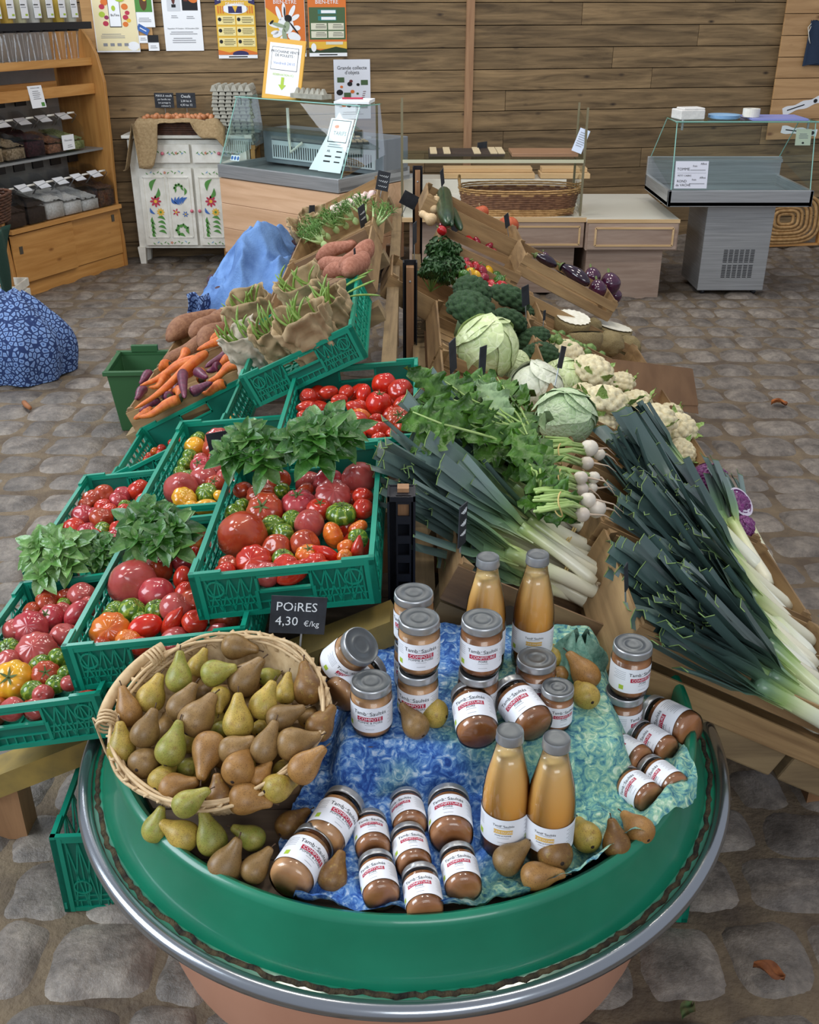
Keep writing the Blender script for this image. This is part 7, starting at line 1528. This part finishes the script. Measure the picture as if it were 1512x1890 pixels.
# ================================================================== cabbages, cauliflowers, broccoli, kale
def veined(name, c1, c2, vein, vs=6, rough=.4):
    m, nt, b = newmat(name); tc = texco(nt); nz_ = N(nt, 'ShaderNodeTexNoise'); nz_.inputs['Scale'].default_value = 2.5; nt.links.new(tc, nz_.inputs['Vector'])
    mxv = N(nt, 'ShaderNodeMix', data_type='VECTOR'); mxv.inputs[0].default_value = .25; nt.links.new(tc, mxv.inputs[4]); nt.links.new(nz_.outputs['Color'], mxv.inputs[5])
    vo = N(nt, 'ShaderNodeTexVoronoi', feature='DISTANCE_TO_EDGE'); vo.inputs['Scale'].default_value = vs; nt.links.new(mxv.outputs[1], vo.inputs['Vector'])
    n1 = noisetex(nt, tc, 2.2, 4); c = ramp(nt, n1, [(.35, c1), (.65, c2)]); f = ramp(nt, vo.outputs[0], [(.0, (.55, .55, .55, 1)), (.05, (0, 0, 0, 1))]); mx = N(nt, 'ShaderNodeMix', data_type='RGBA'); nt.links.new(f, mx.inputs[0]); nt.links.new(c, mx.inputs[6]); mx.inputs[7].default_value = lin(vein)
    nt.links.new(mx.outputs[2], b.inputs['Base Color']); b.inputs['Roughness'].default_value = rough; bump(nt, b, vo.outputs[0], .35, .02); return m
m_cab = veined('pale_cabbage_leaf', '#b6c98c', '#d0dca8', '#e8eed0', 4); m_cabw = veined('white_cabbage_leaf', '#ccd3b8', '#dde0cc', '#eef0e2', 4); m_cabg = veined('green_cabbage_leaf', '#a9c692', '#c8dab2', '#e8f0da', 7); m_redc = veined('red_cabbage_leaf', '#551a52', '#7a2a70', '#b892b4', 5)
def cabbage_mesh(seed, m, ruff=.05):
    rr = random.Random(seed); mb = MB(); mb.sphere((0, 0, 0), (.97, .97, .92), 40, 26, fn=lambda d_, th, a: 1 + .03 * noise.noise(d_ * 2 + V((seed, 0, 0))))
    for k in range(7):
        ax = V((rr.uniform(-1, 1), rr.uniform(-1, .4), rr.uniform(-.3, 1))).normalized(); T = zframe((0, 0, 0), ax, rr.uniform(0, 6)); mxa = rr.uniform(.8, 1.25)
        def f(u_, v_):
            a = 2 * pi * u_; th = mxa * v_ * (1 + .12 * sin(3 * a + k)); r_ = 1.0 + .012 * k + .05 * v_ ** 6 + ruff * v_ ** 4 * noise.noise(V((4 * cos(a), 4 * sin(a), k + seed))) + .02 * noise.noise(V((a, v_ * 3, k)))
            return T @ V((r_ * sin(th) * cos(a), r_ * sin(th) * sin(a), r_ * .93 * cos(th)))
        mb.grid(f, 44, 10)
    return mb.mesh('cabbage', m)
CB = [(900, 641, 60, m_cab, 'R5', .16, 'large smooth pale green cabbage beside the price tags'), (944, 680, 36, m_cab, 'R5', .10, 'yellowish-green cabbage half hidden behind the largest cabbage'), (989, 716, 50, m_cabw, 'R5', .14, 'whitest cabbage with folded leaves, left of the front pair'), (1040, 706, 44, m_cab, 'R5', .14, 'pale cabbage wedged between the whitest one and the cauliflowers'), (1043, 772, 56, m_cabg, 'R4', .22, 'pale mint-green cabbage nearest the turnips')]
for k, (px, py, r_, m, key, h, lab) in enumerate(CB):
    P0 = hit(px, py, CR[key], h); s = r_ * depth(P0) / FPX; o = part('cabbage', cabbage_mesh(k, m), None, None, M=Mx(P0, (R.uniform(-.6, .2), R.uniform(-.4, .4), k), (s * (1.1 if k == 4 else 1), s, s * .95))); tag(o, lab, 'cabbage', 'pale cabbages')
for k, (px, py, r_, lab) in enumerate([(1310, 888, 33, 'whole red cabbage, farther of the two at the right edge of the slope'), (1345, 940, 36, 'cut red cabbage showing its white veined heart'), (1370, 975, 22, 'red cabbage mostly hidden by leek leaves, nearest of its crate')]):
    P0 = hit(px, py, CR['V2'], .10); s = r_ * depth(P0) / FPX; o = part('red_cabbage', cabbage_mesh(k + 20, m_redc, .09), None, None, M=Mx(P0, (R.uniform(-.5, .5), .3, k), s)); tag(o, lab, 'red cabbage', 'red cabbages')
    if k == 1:
        mb = MB(); mb.disc((0, 0, 0), .95, 30, 0)
        for q in range(75): a = R.uniform(0, 6.28); r0 = R.uniform(.15, .85); mb.tube([(r0 * cos(a + t * .5), r0 * sin(a + t * .5), .01) for t in [i / 5 for i in range(6)]], .03, 4, 1)
        part('cut_face', mb, [mat('red_cabbage_white', '#cfc6d6', .4), mat('red_cabbage_line', '#6a2a68', .5)], o, M=zframe((0, 0, 0), (-.35, -.7, .75)) @ Matrix.Translation((0, 0, .86)) @ Matrix.Scale(.86, 4), label='cut white and purple face')
def floret_ball(seed, n, amp, m, squash=.75, fine=.02, nu=90, nv=50, name='curd'):
    rr = random.Random(seed); pts = []
    for i in range(n):
        z = 1 - 1.35 * (i + .5) / n; r_ = sqrt(max(0, 1 - z * z)); a = i * 2.39996; pts.append(V((r_ * cos(a), r_ * sin(a), z)) + V((rr.uniform(-.05, .05), rr.uniform(-.05, .05), 0)))
    w = 2.0 / sqrt(n)
    def fn(d_, th, a):
        m1 = 9
        for p in pts:
            q = (d_ - p).length
            if q < m1: m1 = q
        return (1 + amp * sqrt(max(0, 1 - (m1 / w) ** 2)) + fine * noise.noise(d_ * 14) + fine * .7 * noise.noise(d_ * 30)) * (1 if th < 1.9 else max(.35, 1 - (th - 1.9) * .5)) * .86
    mb = MB(); mb.sphere((0, 0, 0), (1, 1, squash), nu, nv, fn=fn); return mb.mesh(name, m)
m_curd = mat('cauliflower_curd', '#dccda2', .7, col2='#e8deba', nscale=7, bmp=(26, .5)); m_cfl = veined('cauliflower_leaf', '#6f9440', '#93ae5c', '#c3cf98', 7); m_broc = mat('broccoli_buds', '#2c4a30', .75, col2='#456a3c', nscale=16, bmp=(46, .9)); m_brst = mat('broccoli_stalk', '#8fa878', .5)
CF = [floret_ball(k, 52, .30, m_curd, .8, .045) for k in range(2)]
def cf_leaves(seed, n):
    rr = random.Random(seed); mb = MB()
    for k in range(n):
        a = 2 * pi * k / n + rr.uniform(-.4, .4); blade(mb, (.55 * cos(a), .55 * sin(a), -.6), (cos(a) * .45, sin(a) * .45, 1), (cos(a), sin(a), -.2), rr.uniform(1.0, 1.7), rr.uniform(.6, .95), 0, -.25, 10, 6, 0, .08, -.12, k)
    return mb.mesh('cauliflower_leaves', m_cfl)
CFL = [cf_leaves(3, 5), cf_leaves(8, 6)]
for k, (px, py, r_, key, h) in enumerate([(1046, 657, 27, 'T', .05), (1094, 690, 32, 'U', .13), (1117, 748, 35, 'U', .13), (1142, 712, 24, 'U', .10), (1172, 745, 24, 'U', .10), (1207, 780, 32, 'U', .10), (1252, 794, 27, 'U', .09), (1258, 835, 22, 'U', .06), (1080, 728, 20, 'U', .09), (1230, 770, 24, 'U', .05), (1108, 790, 26, 'U', .06), (1075, 690, 22, 'T', .04), (1175, 800, 26, 'U', .05)]):
    P0 = hit(px, py, CR[key], h); s = r_ * depth(P0) / FPX * 1.22; t = thing('cauliflower', '', 'cauliflower', Mx(P0, (.35 + R.uniform(-.2, .3), R.uniform(-.3, .4), k * 1.1), s), 'cauliflowers'); part('curd', CF[k % 2], None, t)
    part('leaves', CFL[k % 2], None, t)
    rank(t, px, 'creamy cauliflower', 'creamy cauliflowers', 'on the right slope')
BRM = [floret_ball(k + 5, 60, .34, m_broc, .7, .06) for k in range(2)]; mb = MB(); mb.tube([(0, 0, -1.3), (0, 0, -.4)], [.32, .42], 14)
for q in range(6): a = q * 1.05; mb.tube([(0, 0, -.8), (.35 * cos(a), .35 * sin(a), -.4), (.6 * cos(a), .6 * sin(a), -.1)], [.2, .16, .14], 8)
BRS = mb.mesh('broccoli_stalk', m_brst)
for k, (px, py, r_, h) in enumerate([(873, 538, 28, .14), (870, 574, 36, .14), (936, 556, 32, .13), (936, 596, 28, .12), (984, 628, 25, .11), (996, 657, 27, .10), (958, 616, 22, .08), (905, 560, 24, .08), (915, 610, 24, .06), (960, 578, 20, .06)]):
    P0 = hit(px, py, CR['R6'], h + .06); s = r_ * depth(P0) / FPX * 1.2; t = thing('broccoli', '', 'broccoli', Mx(P0, (R.uniform(-.2, .5), R.uniform(-.2, .5), k), s), 'broccoli heads'); part('head', BRM[k % 2], None, t); part('stalk', BRS, None, t); rank(t, px, 'dark broccoli head', 'dark broccoli heads', 'in the broccoli crate')
m_kale = leafmat('kale_leaf', '#1f3f1c', '#335c26', .45, 26)
def kale(seed):
    rr = random.Random(seed); mb = MB(); st = MB()
    for k in range(30):
        a = rr.uniform(0, 6.28); el = rr.uniform(.1, 1.4); d_ = V((cos(a) * cos(el), sin(a) * cos(el), sin(el))); L = rr.uniform(.6, 1.05)
        if k < 10: st.tube([(0, 0, -.4), d_ * L * .6], [.03, .02], 6)
        s_ = d_.cross(V((.1, .2, 1))).normalized(); u_ = s_.cross(d_); ph = rr.uniform(0, 9)
        def f(p, q):
            b_ = (q - .5) * 2; w = .42 * sin(pi * (.15 + .8 * p)); rf = .10 * sin(11 * p + 17 * b_ + ph) * abs(b_) ** .7 + .06 * sin(26 * p + ph) * abs(b_); return d_ * (L * (.25 + .75 * p)) + s_ * (b_ * w) + u_ * (rf + .12 * abs(b_))
        mb.grid(f, 22, 14)
    return mb.mesh('kale_leaves', m_kale), st.mesh('kale_stems', m_gstem)
for k, (px, py, r_, lab) in enumerate([(815, 482, 34, 'curly kale bunch, upper one by the second post'), (800, 520, 34, 'curly kale bunch, lower left one by the second post'), (836, 514, 34, 'curly kale bunch, lower right one beside the broccoli')]):
    P0 = hit(px, py, CR['R7'], .14); s = r_ * depth(P0) / FPX * 1.35; t = thing('kale_bunch', lab, 'kale', Mx(P0, (.4, .2, k * 2), s), 'kale bunches'); a, c_ = kale(k); part('leaves', a, None, t); part('stems', c_, None, t)

# ================================================================== peppers, aubergines, courgettes, squash, celeriac, sprouts
m_auber = mat('aubergine_skin', '#1c0f1e', .12, col2='#2c1428', nscale=3, spec=.8); m_auberr = mat('aubergine_violet', '#3a1430', .14, col2='#4a1e3a', nscale=3, spec=.8); m_acal = mat('aubergine_calyx', '#5a6a38', .7); m_courg = mat('courgette_skin', '#1d3320', .3, col2='#2e4a2c', nscale=20); m_squash = mat('red_squash', '#b04a24', .5, col2='#bf5e34', nscale=6); m_butt = mat('butternut_skin', '#c2a478', .55, col2='#cfb58e', nscale=5)
PEP = {'red': glossy('pepper_red', '#b01c1c', '#9c1420'), 'yellow': glossy('pepper_yellow', '#d9a818', '#c9941a'), 'green': glossy('pepper_green', '#2f5a1e', '#45702a'), 'dark red': glossy('pepper_dark_red', '#7d1228', '#931c30')}
def pepper_mesh(m, long=1.2):
    mb = MB(); mb.sphere((0, 0, 0), (1, 1, long), 26, 18, fn=lambda d_, th, a: (1 - .12 * (1 - abs(cos(1.5 * a)) ** .8) * sin(th) ** .5) * (1 - .22 * exp(-(th / .4) ** 2)) * (1 - (.35 if long > 1.5 else .12) * max(0, (th - 1.6) / 1.5))); s = MB(); s.tube([(0, 0, long * .75), (.05, 0, long * 1.05), (.12, .03, long * 1.3)], [.16, .1, .12], 8); return mb.mesh('pepper_flesh', m), s.mesh('pepper_stem', m_gstem)
PC = {(c, l): pepper_mesh(m, l) for c, m in PEP.items() for l in (1.15, 2.1)}
def pepper(c, l, px, py, r_, key, h, where):
    P0 = hit(px, py, CR[key], h); s = r_ * depth(P0) / FPX; t = thing('sweet_pepper', '', 'pepper', zframe(P0, (R.uniform(-1, 1), R.uniform(-.3, .9), R.uniform(-.1, .7)), R.uniform(0, 6)) @ Matrix.Scale(s, 4), 'sweet peppers'); part('flesh', PC[(c, l)][0], None, t); part('stem', PC[(c, l)][1], None, t); lk = ('long %s pepper' if l > 1.5 else '%s bell pepper') % c; rank(t, px, lk, lk + 's', where)
for c, x, y_ in [('red', 330, 470), ('green', 345, 435), ('yellow', 345, 500), ('dark red', 410, 525), ('yellow', 432, 492), ('red', 450, 562), ('green', 490, 535), ('red', 500, 566), ('red', 368, 472), ('dark red', 320, 450), ('green', 318, 510), ('yellow', 372, 515), ('green', 470, 510), ('red', 440, 585), ('red', 520, 580), ('dark red', 400, 490)]: pepper(c, 1.15, 740 + x / 2.7, 320 + y_ / 2.7, 11.5, 'R8', .085, 'among the mixed peppers')
for c, x, y_ in [('red', 320, 292), ('red', 356, 312), ('red', 396, 330), ('red', 420, 348), ('dark red', 432, 374), ('red', 490, 386), ('dark red', 300, 300), ('red', 345, 335), ('dark red', 380, 350), ('red', 510, 400), ('dark red', 460, 392)]: pepper(c, 2.1, 740 + x / 2.7, 320 + y_ / 2.7, 7.5, 'P', .075, 'in the raised small crate')
for c, x, y_ in [('dark red', 212, 262), ('red', 206, 285), ('dark red', 225, 250)]: pepper(c, 1.15, 740 + x / 2.7, 320 + y_ / 2.7, 9, 'Z', .05, 'at the left of the courgettes')
def aub_mesh(m, L):
    mb = MB(); n = 16; pts = [(0, .03 * sin(t / n * 3) * L, L * (t / n - .5) * 2) for t in range(n + 1)]; mb.tube(pts, [max(.02, (sin(pi * (.04 + .93 * (t / n) ** (1 if L < 1.3 else 1.0))) ** .62) * (1.0 - (.42 * t / n if L > 1.3 else 0))) for t in range(n + 1)], 24); s = MB(); z = L * .93
    s.lathe([(.52 if L > 1.3 else .55, z - .30), (.36, z - .02), (.14, z + .1), (.11, z + .45), (0, z + .47)], 10, wob=lambda a, zz: 1 + .25 * sin(5 * a) * (zz < z - .1)); return mb.mesh('aubergine_skin', m), s.mesh('aubergine_calyx', m_acal)
AU = {'l': aub_mesh(m_auber, 2.0), 'r': aub_mesh(m_auberr, 1.08)}
for k, (x0, y0, x1, y1, r_, ty, key, h) in enumerate([(655, 400, 780, 465, 30, 'l', 'Q', .09), (800, 462, 925, 545, 42, 'l', 'Q', .10), (950, 490, 958, 540, 38, 'r', 'Q', .10), (1042, 530, 1048, 570, 46, 'r', 'Q', .11), (975, 560, 990, 595, 40, 'r', 'Q', .09), (690, 410, 740, 430, 24, 'r', 'Q', .07), (1060, 600, 1075, 620, 30, 'r', 'Q', .05), (760, 450, 850, 500, 30, 'l', 'Q', .04), (465, 345, 500, 350, 18, 'r', 'P', .06), (500, 380, 550, 325, 13, 'l', 'P', .11)]):
    A = hit(740 + x0 / 2.7, 320 + y0 / 2.7, CR[key], h); B = hit(740 + x1 / 2.7, 320 + y1 / 2.7, CR[key], h); c_ = (A + B) / 2; s = r_ / 2.7 * depth(c_) / FPX * 1.12
    if ty == 'r': A, B = V((0, 0, 0)), V((.2, -.3, -1))
    t = thing('aubergine', '', 'aubergine', zframe(c_, A - B, k) @ Matrix.Scale(s, 4), 'aubergines'); part('skin', AU[ty][0], None, t); part('calyx', AU[ty][1], None, t); w = 'long black' if ty == 'l' else 'round violet'; rank(t, 740 + x0 / 2.7, w + ' aubergine', w + ' aubergines', 'in the aubergine crate' if key == 'Q' else 'among the long red peppers')
cg = MB(); cg.tube([(t / 10, .02 * sin(t / 3), 0) for t in range(11)], [.03, .085, .1, .105, .108, .11, .11, .11, .105, .09, .04], 12); cgm = cg.mesh('courgette', m_courg)
for k, (x0, y0, x1, y1, lab) in enumerate([(235, 250, 215, 85, 'dark courgette standing highest at the far end of the right slope'), (300, 280, 255, 175, 'dark courgette beside the tag, leaning toward the peppers'), (255, 260, 205, 150, 'dark courgette partly hidden by the tallest courgette')]):
    M, A = longveg(None, None, (740 + x0 / 2.7, 320 + y0 / 2.7), (740 + x1 / 2.7, 320 + y1 / 2.7), CR['Z'], .09, 0, .42); o = part('courgette', cgm, None, None, M=M); tag(o, lab, 'courgette', 'courgettes')
sq_ = MB(); sq_.sphere((0, 0, 0), (1, 1, .85), 30, 18, fn=lambda d_, th, a: (1 - .06 * (1 - abs(cos(4.5 * a)))) * (1 - .15 * exp(-(th / .4) ** 2))); sqm = sq_.mesh('squash', m_squash); ss = MB(); ss.tube([(0, 0, .65), (.05, 0, 1.1)], [.12, .07], 7); ssm = ss.mesh('squash_stem', m_bag)
for k, (px, py, r_, lab) in enumerate([(938, 416, 20, 'large red-orange squash at the low end of the courgette crate'), (888, 392, 15, 'red-orange squash behind the middle of the courgette crate board')]):
    P0 = hit(px, py, CR['Z'], .07); s = r_ * depth(P0) / FPX; t = thing('red_squash', lab, 'squash', Mx(P0, (-.3, 0, k), s), 'red squashes'); part('skin', sqm, None, t); part('stem', ssm, None, t)
bt = MB(); bt.lathe([(0, -1), (.5, -.92), (.9, -.6), (1, -.2), (.85, .25), (.62, .6), (.55, 1.1), (.58, 1.6), (.45, 1.9), (.15, 1.98), (0, 1.98)], 26); btm = bt.mesh('butternut', m_butt); b2 = MB(); b2.tube([(0, 0, 1.9), (.03, 0, 2.25)], [.16, .12], 8); b2m = b2.mesh('butternut_stem', m_bag)
for k, (px, py, r_, ax, lab) in enumerate([(803, 384, 11, (.15, .3, 1), 'pale butternut squash standing by the third post'), (794, 404, 12, (-.6, .4, .3), 'pale butternut squash lying below the standing one')]):
    P0 = hit(px, py, CR['Z'], .06); s = r_ * depth(P0) / FPX; t = thing('butternut_squash', lab, 'squash', zframe(P0, ax) @ Matrix.Scale(s, 4), 'butternut squashes'); part('skin', btm, None, t); part('stem', b2m, None, t)
m_cel = mat('celeriac_skin', '#8a7a50', .9, col2='#b09c70', nscale=22, bmp=(30, .9)); m_celc = mat('celeriac_flesh', '#dcd8c4', .5, col2='#ece9da', nscale=4)
ce = MB(); ce.sphere((0, 0, 0), (1, 1, .9), 34, 22, fn=lambda d_, th, a: 1 + .10 * noise.noise(d_ * 2.2) + .07 * noise.noise(d_ * 6) * (1 + (th > 1.7))); cem = ce.mesh('celeriac', m_cel)
ch_ = MB(); ch_.sphere((0, 0, 0), (1, 1, .9), 34, 22, fn=lambda d_, th, a: (1 + .06 * noise.noise(d_ * 2.2)) * min(1, .30 / max(.3, cos(th)) if cos(th) > .3 else 1)); chm = ch_.mesh('celeriac_body', m_cel); cf_ = MB(); cf_.add([(.93 * cos(2 * pi * i / 40) * (1 + .05 * sin(3 * i)), .93 * sin(2 * pi * i / 40) * (1 + .05 * sin(3 * i)), .345) for i in range(40)], [tuple(range(40))]); cfm = cf_.mesh('cut_face', m_celc)
for k, (x, y_, r_, cut, lab) in enumerate([(855, 722, 80, 1, 'cut celeriac half, farthest of the three white faces'), (1055, 768, 86, 1, 'cut celeriac half, largest white face at the right'), (922, 800, 76, 1, 'cut celeriac half with flat tilted face, nearest of the three'), (958, 760, 38, 0, 'whole celeriac root tucked between the cut halves'), (1040, 850, 62, 0, 'whole hairy celeriac, left of the two in front of the cut halves'), (1130, 868, 58, 0, 'whole hairy celeriac at the low right corner of its crate')]):
    P0 = hit(740 + x / 2.7, 320 + y_ / 2.7, CR['S'], .09 if cut else .07); s = r_ / 2.7 * depth(P0) / FPX * 1.15; t = thing('celeriac', lab, 'celeriac', Mx(P0 - V((0, 0, .25 * s if cut else 0)), (.15, .15 if k != 2 else .35, k), s), 'celeriac roots'); part('skin', chm if cut else cem, None, t)
    if cut: part('cut_face', cfm, None, t, label='white cut face')
sr = MB(); sr.sphere((0, 0, 0), (1, 1, 1.08), 18, 12, fn=lambda d_, th, a: 1 + .05 * sin(5 * a + 3 * th)); srm = sr.mesh('sprout', mat('sprout_leaf', '#4a6a2c', .5, col2='#76924a', nscale=1.5))
for k, (x, y_) in enumerate([(780, 822), (800, 802), (832, 826), (872, 852), (945, 878), (850, 842), (762, 802), (890, 862), (815, 850), (840, 870), (910, 870), (1000, 905), (790, 840), (930, 895), (755, 825)]):
    P0 = hit(740 + x / 2.7, 320 + y_ / 2.7, CR['T'], .09); o = part('brussels_sprout', srm, None, None, M=Mx(P0, (k, k * .7, 0), .018 if x != 945 else .026)); tag(o, '', 'Brussels sprout', 'Brussels sprouts'); rank(o, x, 'green Brussels sprout', 'green Brussels sprouts', 'between broccoli and celeriac')
A, B, C_, D = (1114, 664), (1273, 690), (1255, 748), (1118, 705)
Pa, Pb = hit(*A, CR['T'], .16), hit(*B, CR['T'], .16); Pd = at_y(*D, Pa.y - .05); x = (Pb - Pa); W = x.length; x.normalize(); yv = (Pa - Pd); up = x.cross(yv).normalized(); yv = up.cross(x)
m_brownp = mat('brown_kraft', '#7d5c3e', .75, col2='#8d6a49', nscale=6)
for k in range(9):
    mb = MB(); mb.box((W / 2, -.085, 0), (W, .17, .0022)); o = single('paper_bag', mb, m_brownp, 'flat folded kraft bag in the stack over the cauliflower crate, %s from the top' % ordw(9 - k), 'paper bag', frame(Pa, x, yv, up) @ Mx((R.uniform(-.006, .006), R.uniform(-.006, .006), -.004 + k * .0028), (0, 0, R.uniform(-.03, .03))), 'flat kraft bags')
# ================================================================== chalk price tags on wire stakes
def tagsign(px, py, y_, w, h, yaw, lab, lean=0, roll=0, st=.16, words=()):
    P0 = at_y(px, py, y_); w, h = w * .8, h * .85; M = Mx((P0.x, P0.y, P0.z - h / 2), (lean, roll, yaw)); return slate(lab, M, w, h, list(words), 'price_tag', st)
tagsign(704, 334, 5.3, .085, .11, .35, 'chalk tag highest on the left slope, above the garlic crate', -.15, .25, .1, [('', 0, .07, .018), ('', 0, .045, .018), ('', 0, .02, .012)])
tagsign(672, 398, 4.75, .09, .11, 1.2, 'chalk tag seen edge-on above the fennel', -.1, -.15, .12, [('', 0, .06, .014), ('', 0, .035, .014)])
tagsign(575, 390, 5.25, .05, .07, .9, 'small chalk tag at the low end of the garlic crate', 0, .1, .06)
tagsign(766, 430, 4.55, .08, .11, 1.35, 'pale edge-on chalk tag right in front of the third post', 0, 0, .2)
tagsign(750, 368, 5.8, .12, .09, .2, 'blank black tag hanging tilted left of the third post', 0, .5, .1)
tagsign(656, 470, 3.72, .02, .06, 1.3, 'thin edge-on tag stuck among the reddish sweet potatoes', 0, -.2, .06)
tagsign(818, 326, 5.6, .06, .10, 1.2, 'edge-on tag above the butternuts at the far right ridge', 0, -.3, .16)
tagsign(843, 412, 5.3, .08, .10, .9, 'chalk tag leaning in front of the courgettes', -.2, -.2, .08, [('', 0, .05, .012)])
tagsign(938, 406, 5.4, .05, .085, .9, 'small dark tag stuck by the large red squash', 0, -.3, .06)
tagsign(972, 545, 4.12, .055, .10, .75, 'black tag between the broccoli and the celeriac', 0, -.15, .08)
tagsign(1005, 582, 4.1, .02, .05, .9, 'tiny dark tag at the corner of the celeriac crate', 0, 0, .05)
tagsign(862, 578, 3.9, .018, .14, 1.2, 'thin pale edge-on tag rising from behind the largest cabbage', 0, .18, .08)
tagsign(838, 655, 3.15, .06, .13, 1.1, 'black tag on a white clip left of the largest cabbage', 0, -.15, .1)
tagsign(890, 668, 2.82, .045, .11, .95, 'black pointed tag in front of the largest cabbage', 0, .05, .06)
tagsign(1034, 660, 3.3, .05, .09, 1.0, 'black tag between broccoli and the nearest cauliflower', 0, .35, .06)
tagsign(853, 970, 2.0, .05, .12, 1.1, 'chalk-scribbled tag hanging before the bundled leeks', 0, .05, .1, [('', 0, .085, .02), ('', 0, .055, .02), ('', 0, .03, .016)])
tagsign(412, 820, 2.40, .085, .085, .2, 'plain black tag left of the basil pair', 0, -.12, .06)
tagsign(1160, 1060, 1.85, .02, .09, 1.0, 'narrow white-edged tag at the left end of the nearest leek crate', 0, -.3, .04)
write_ranks()
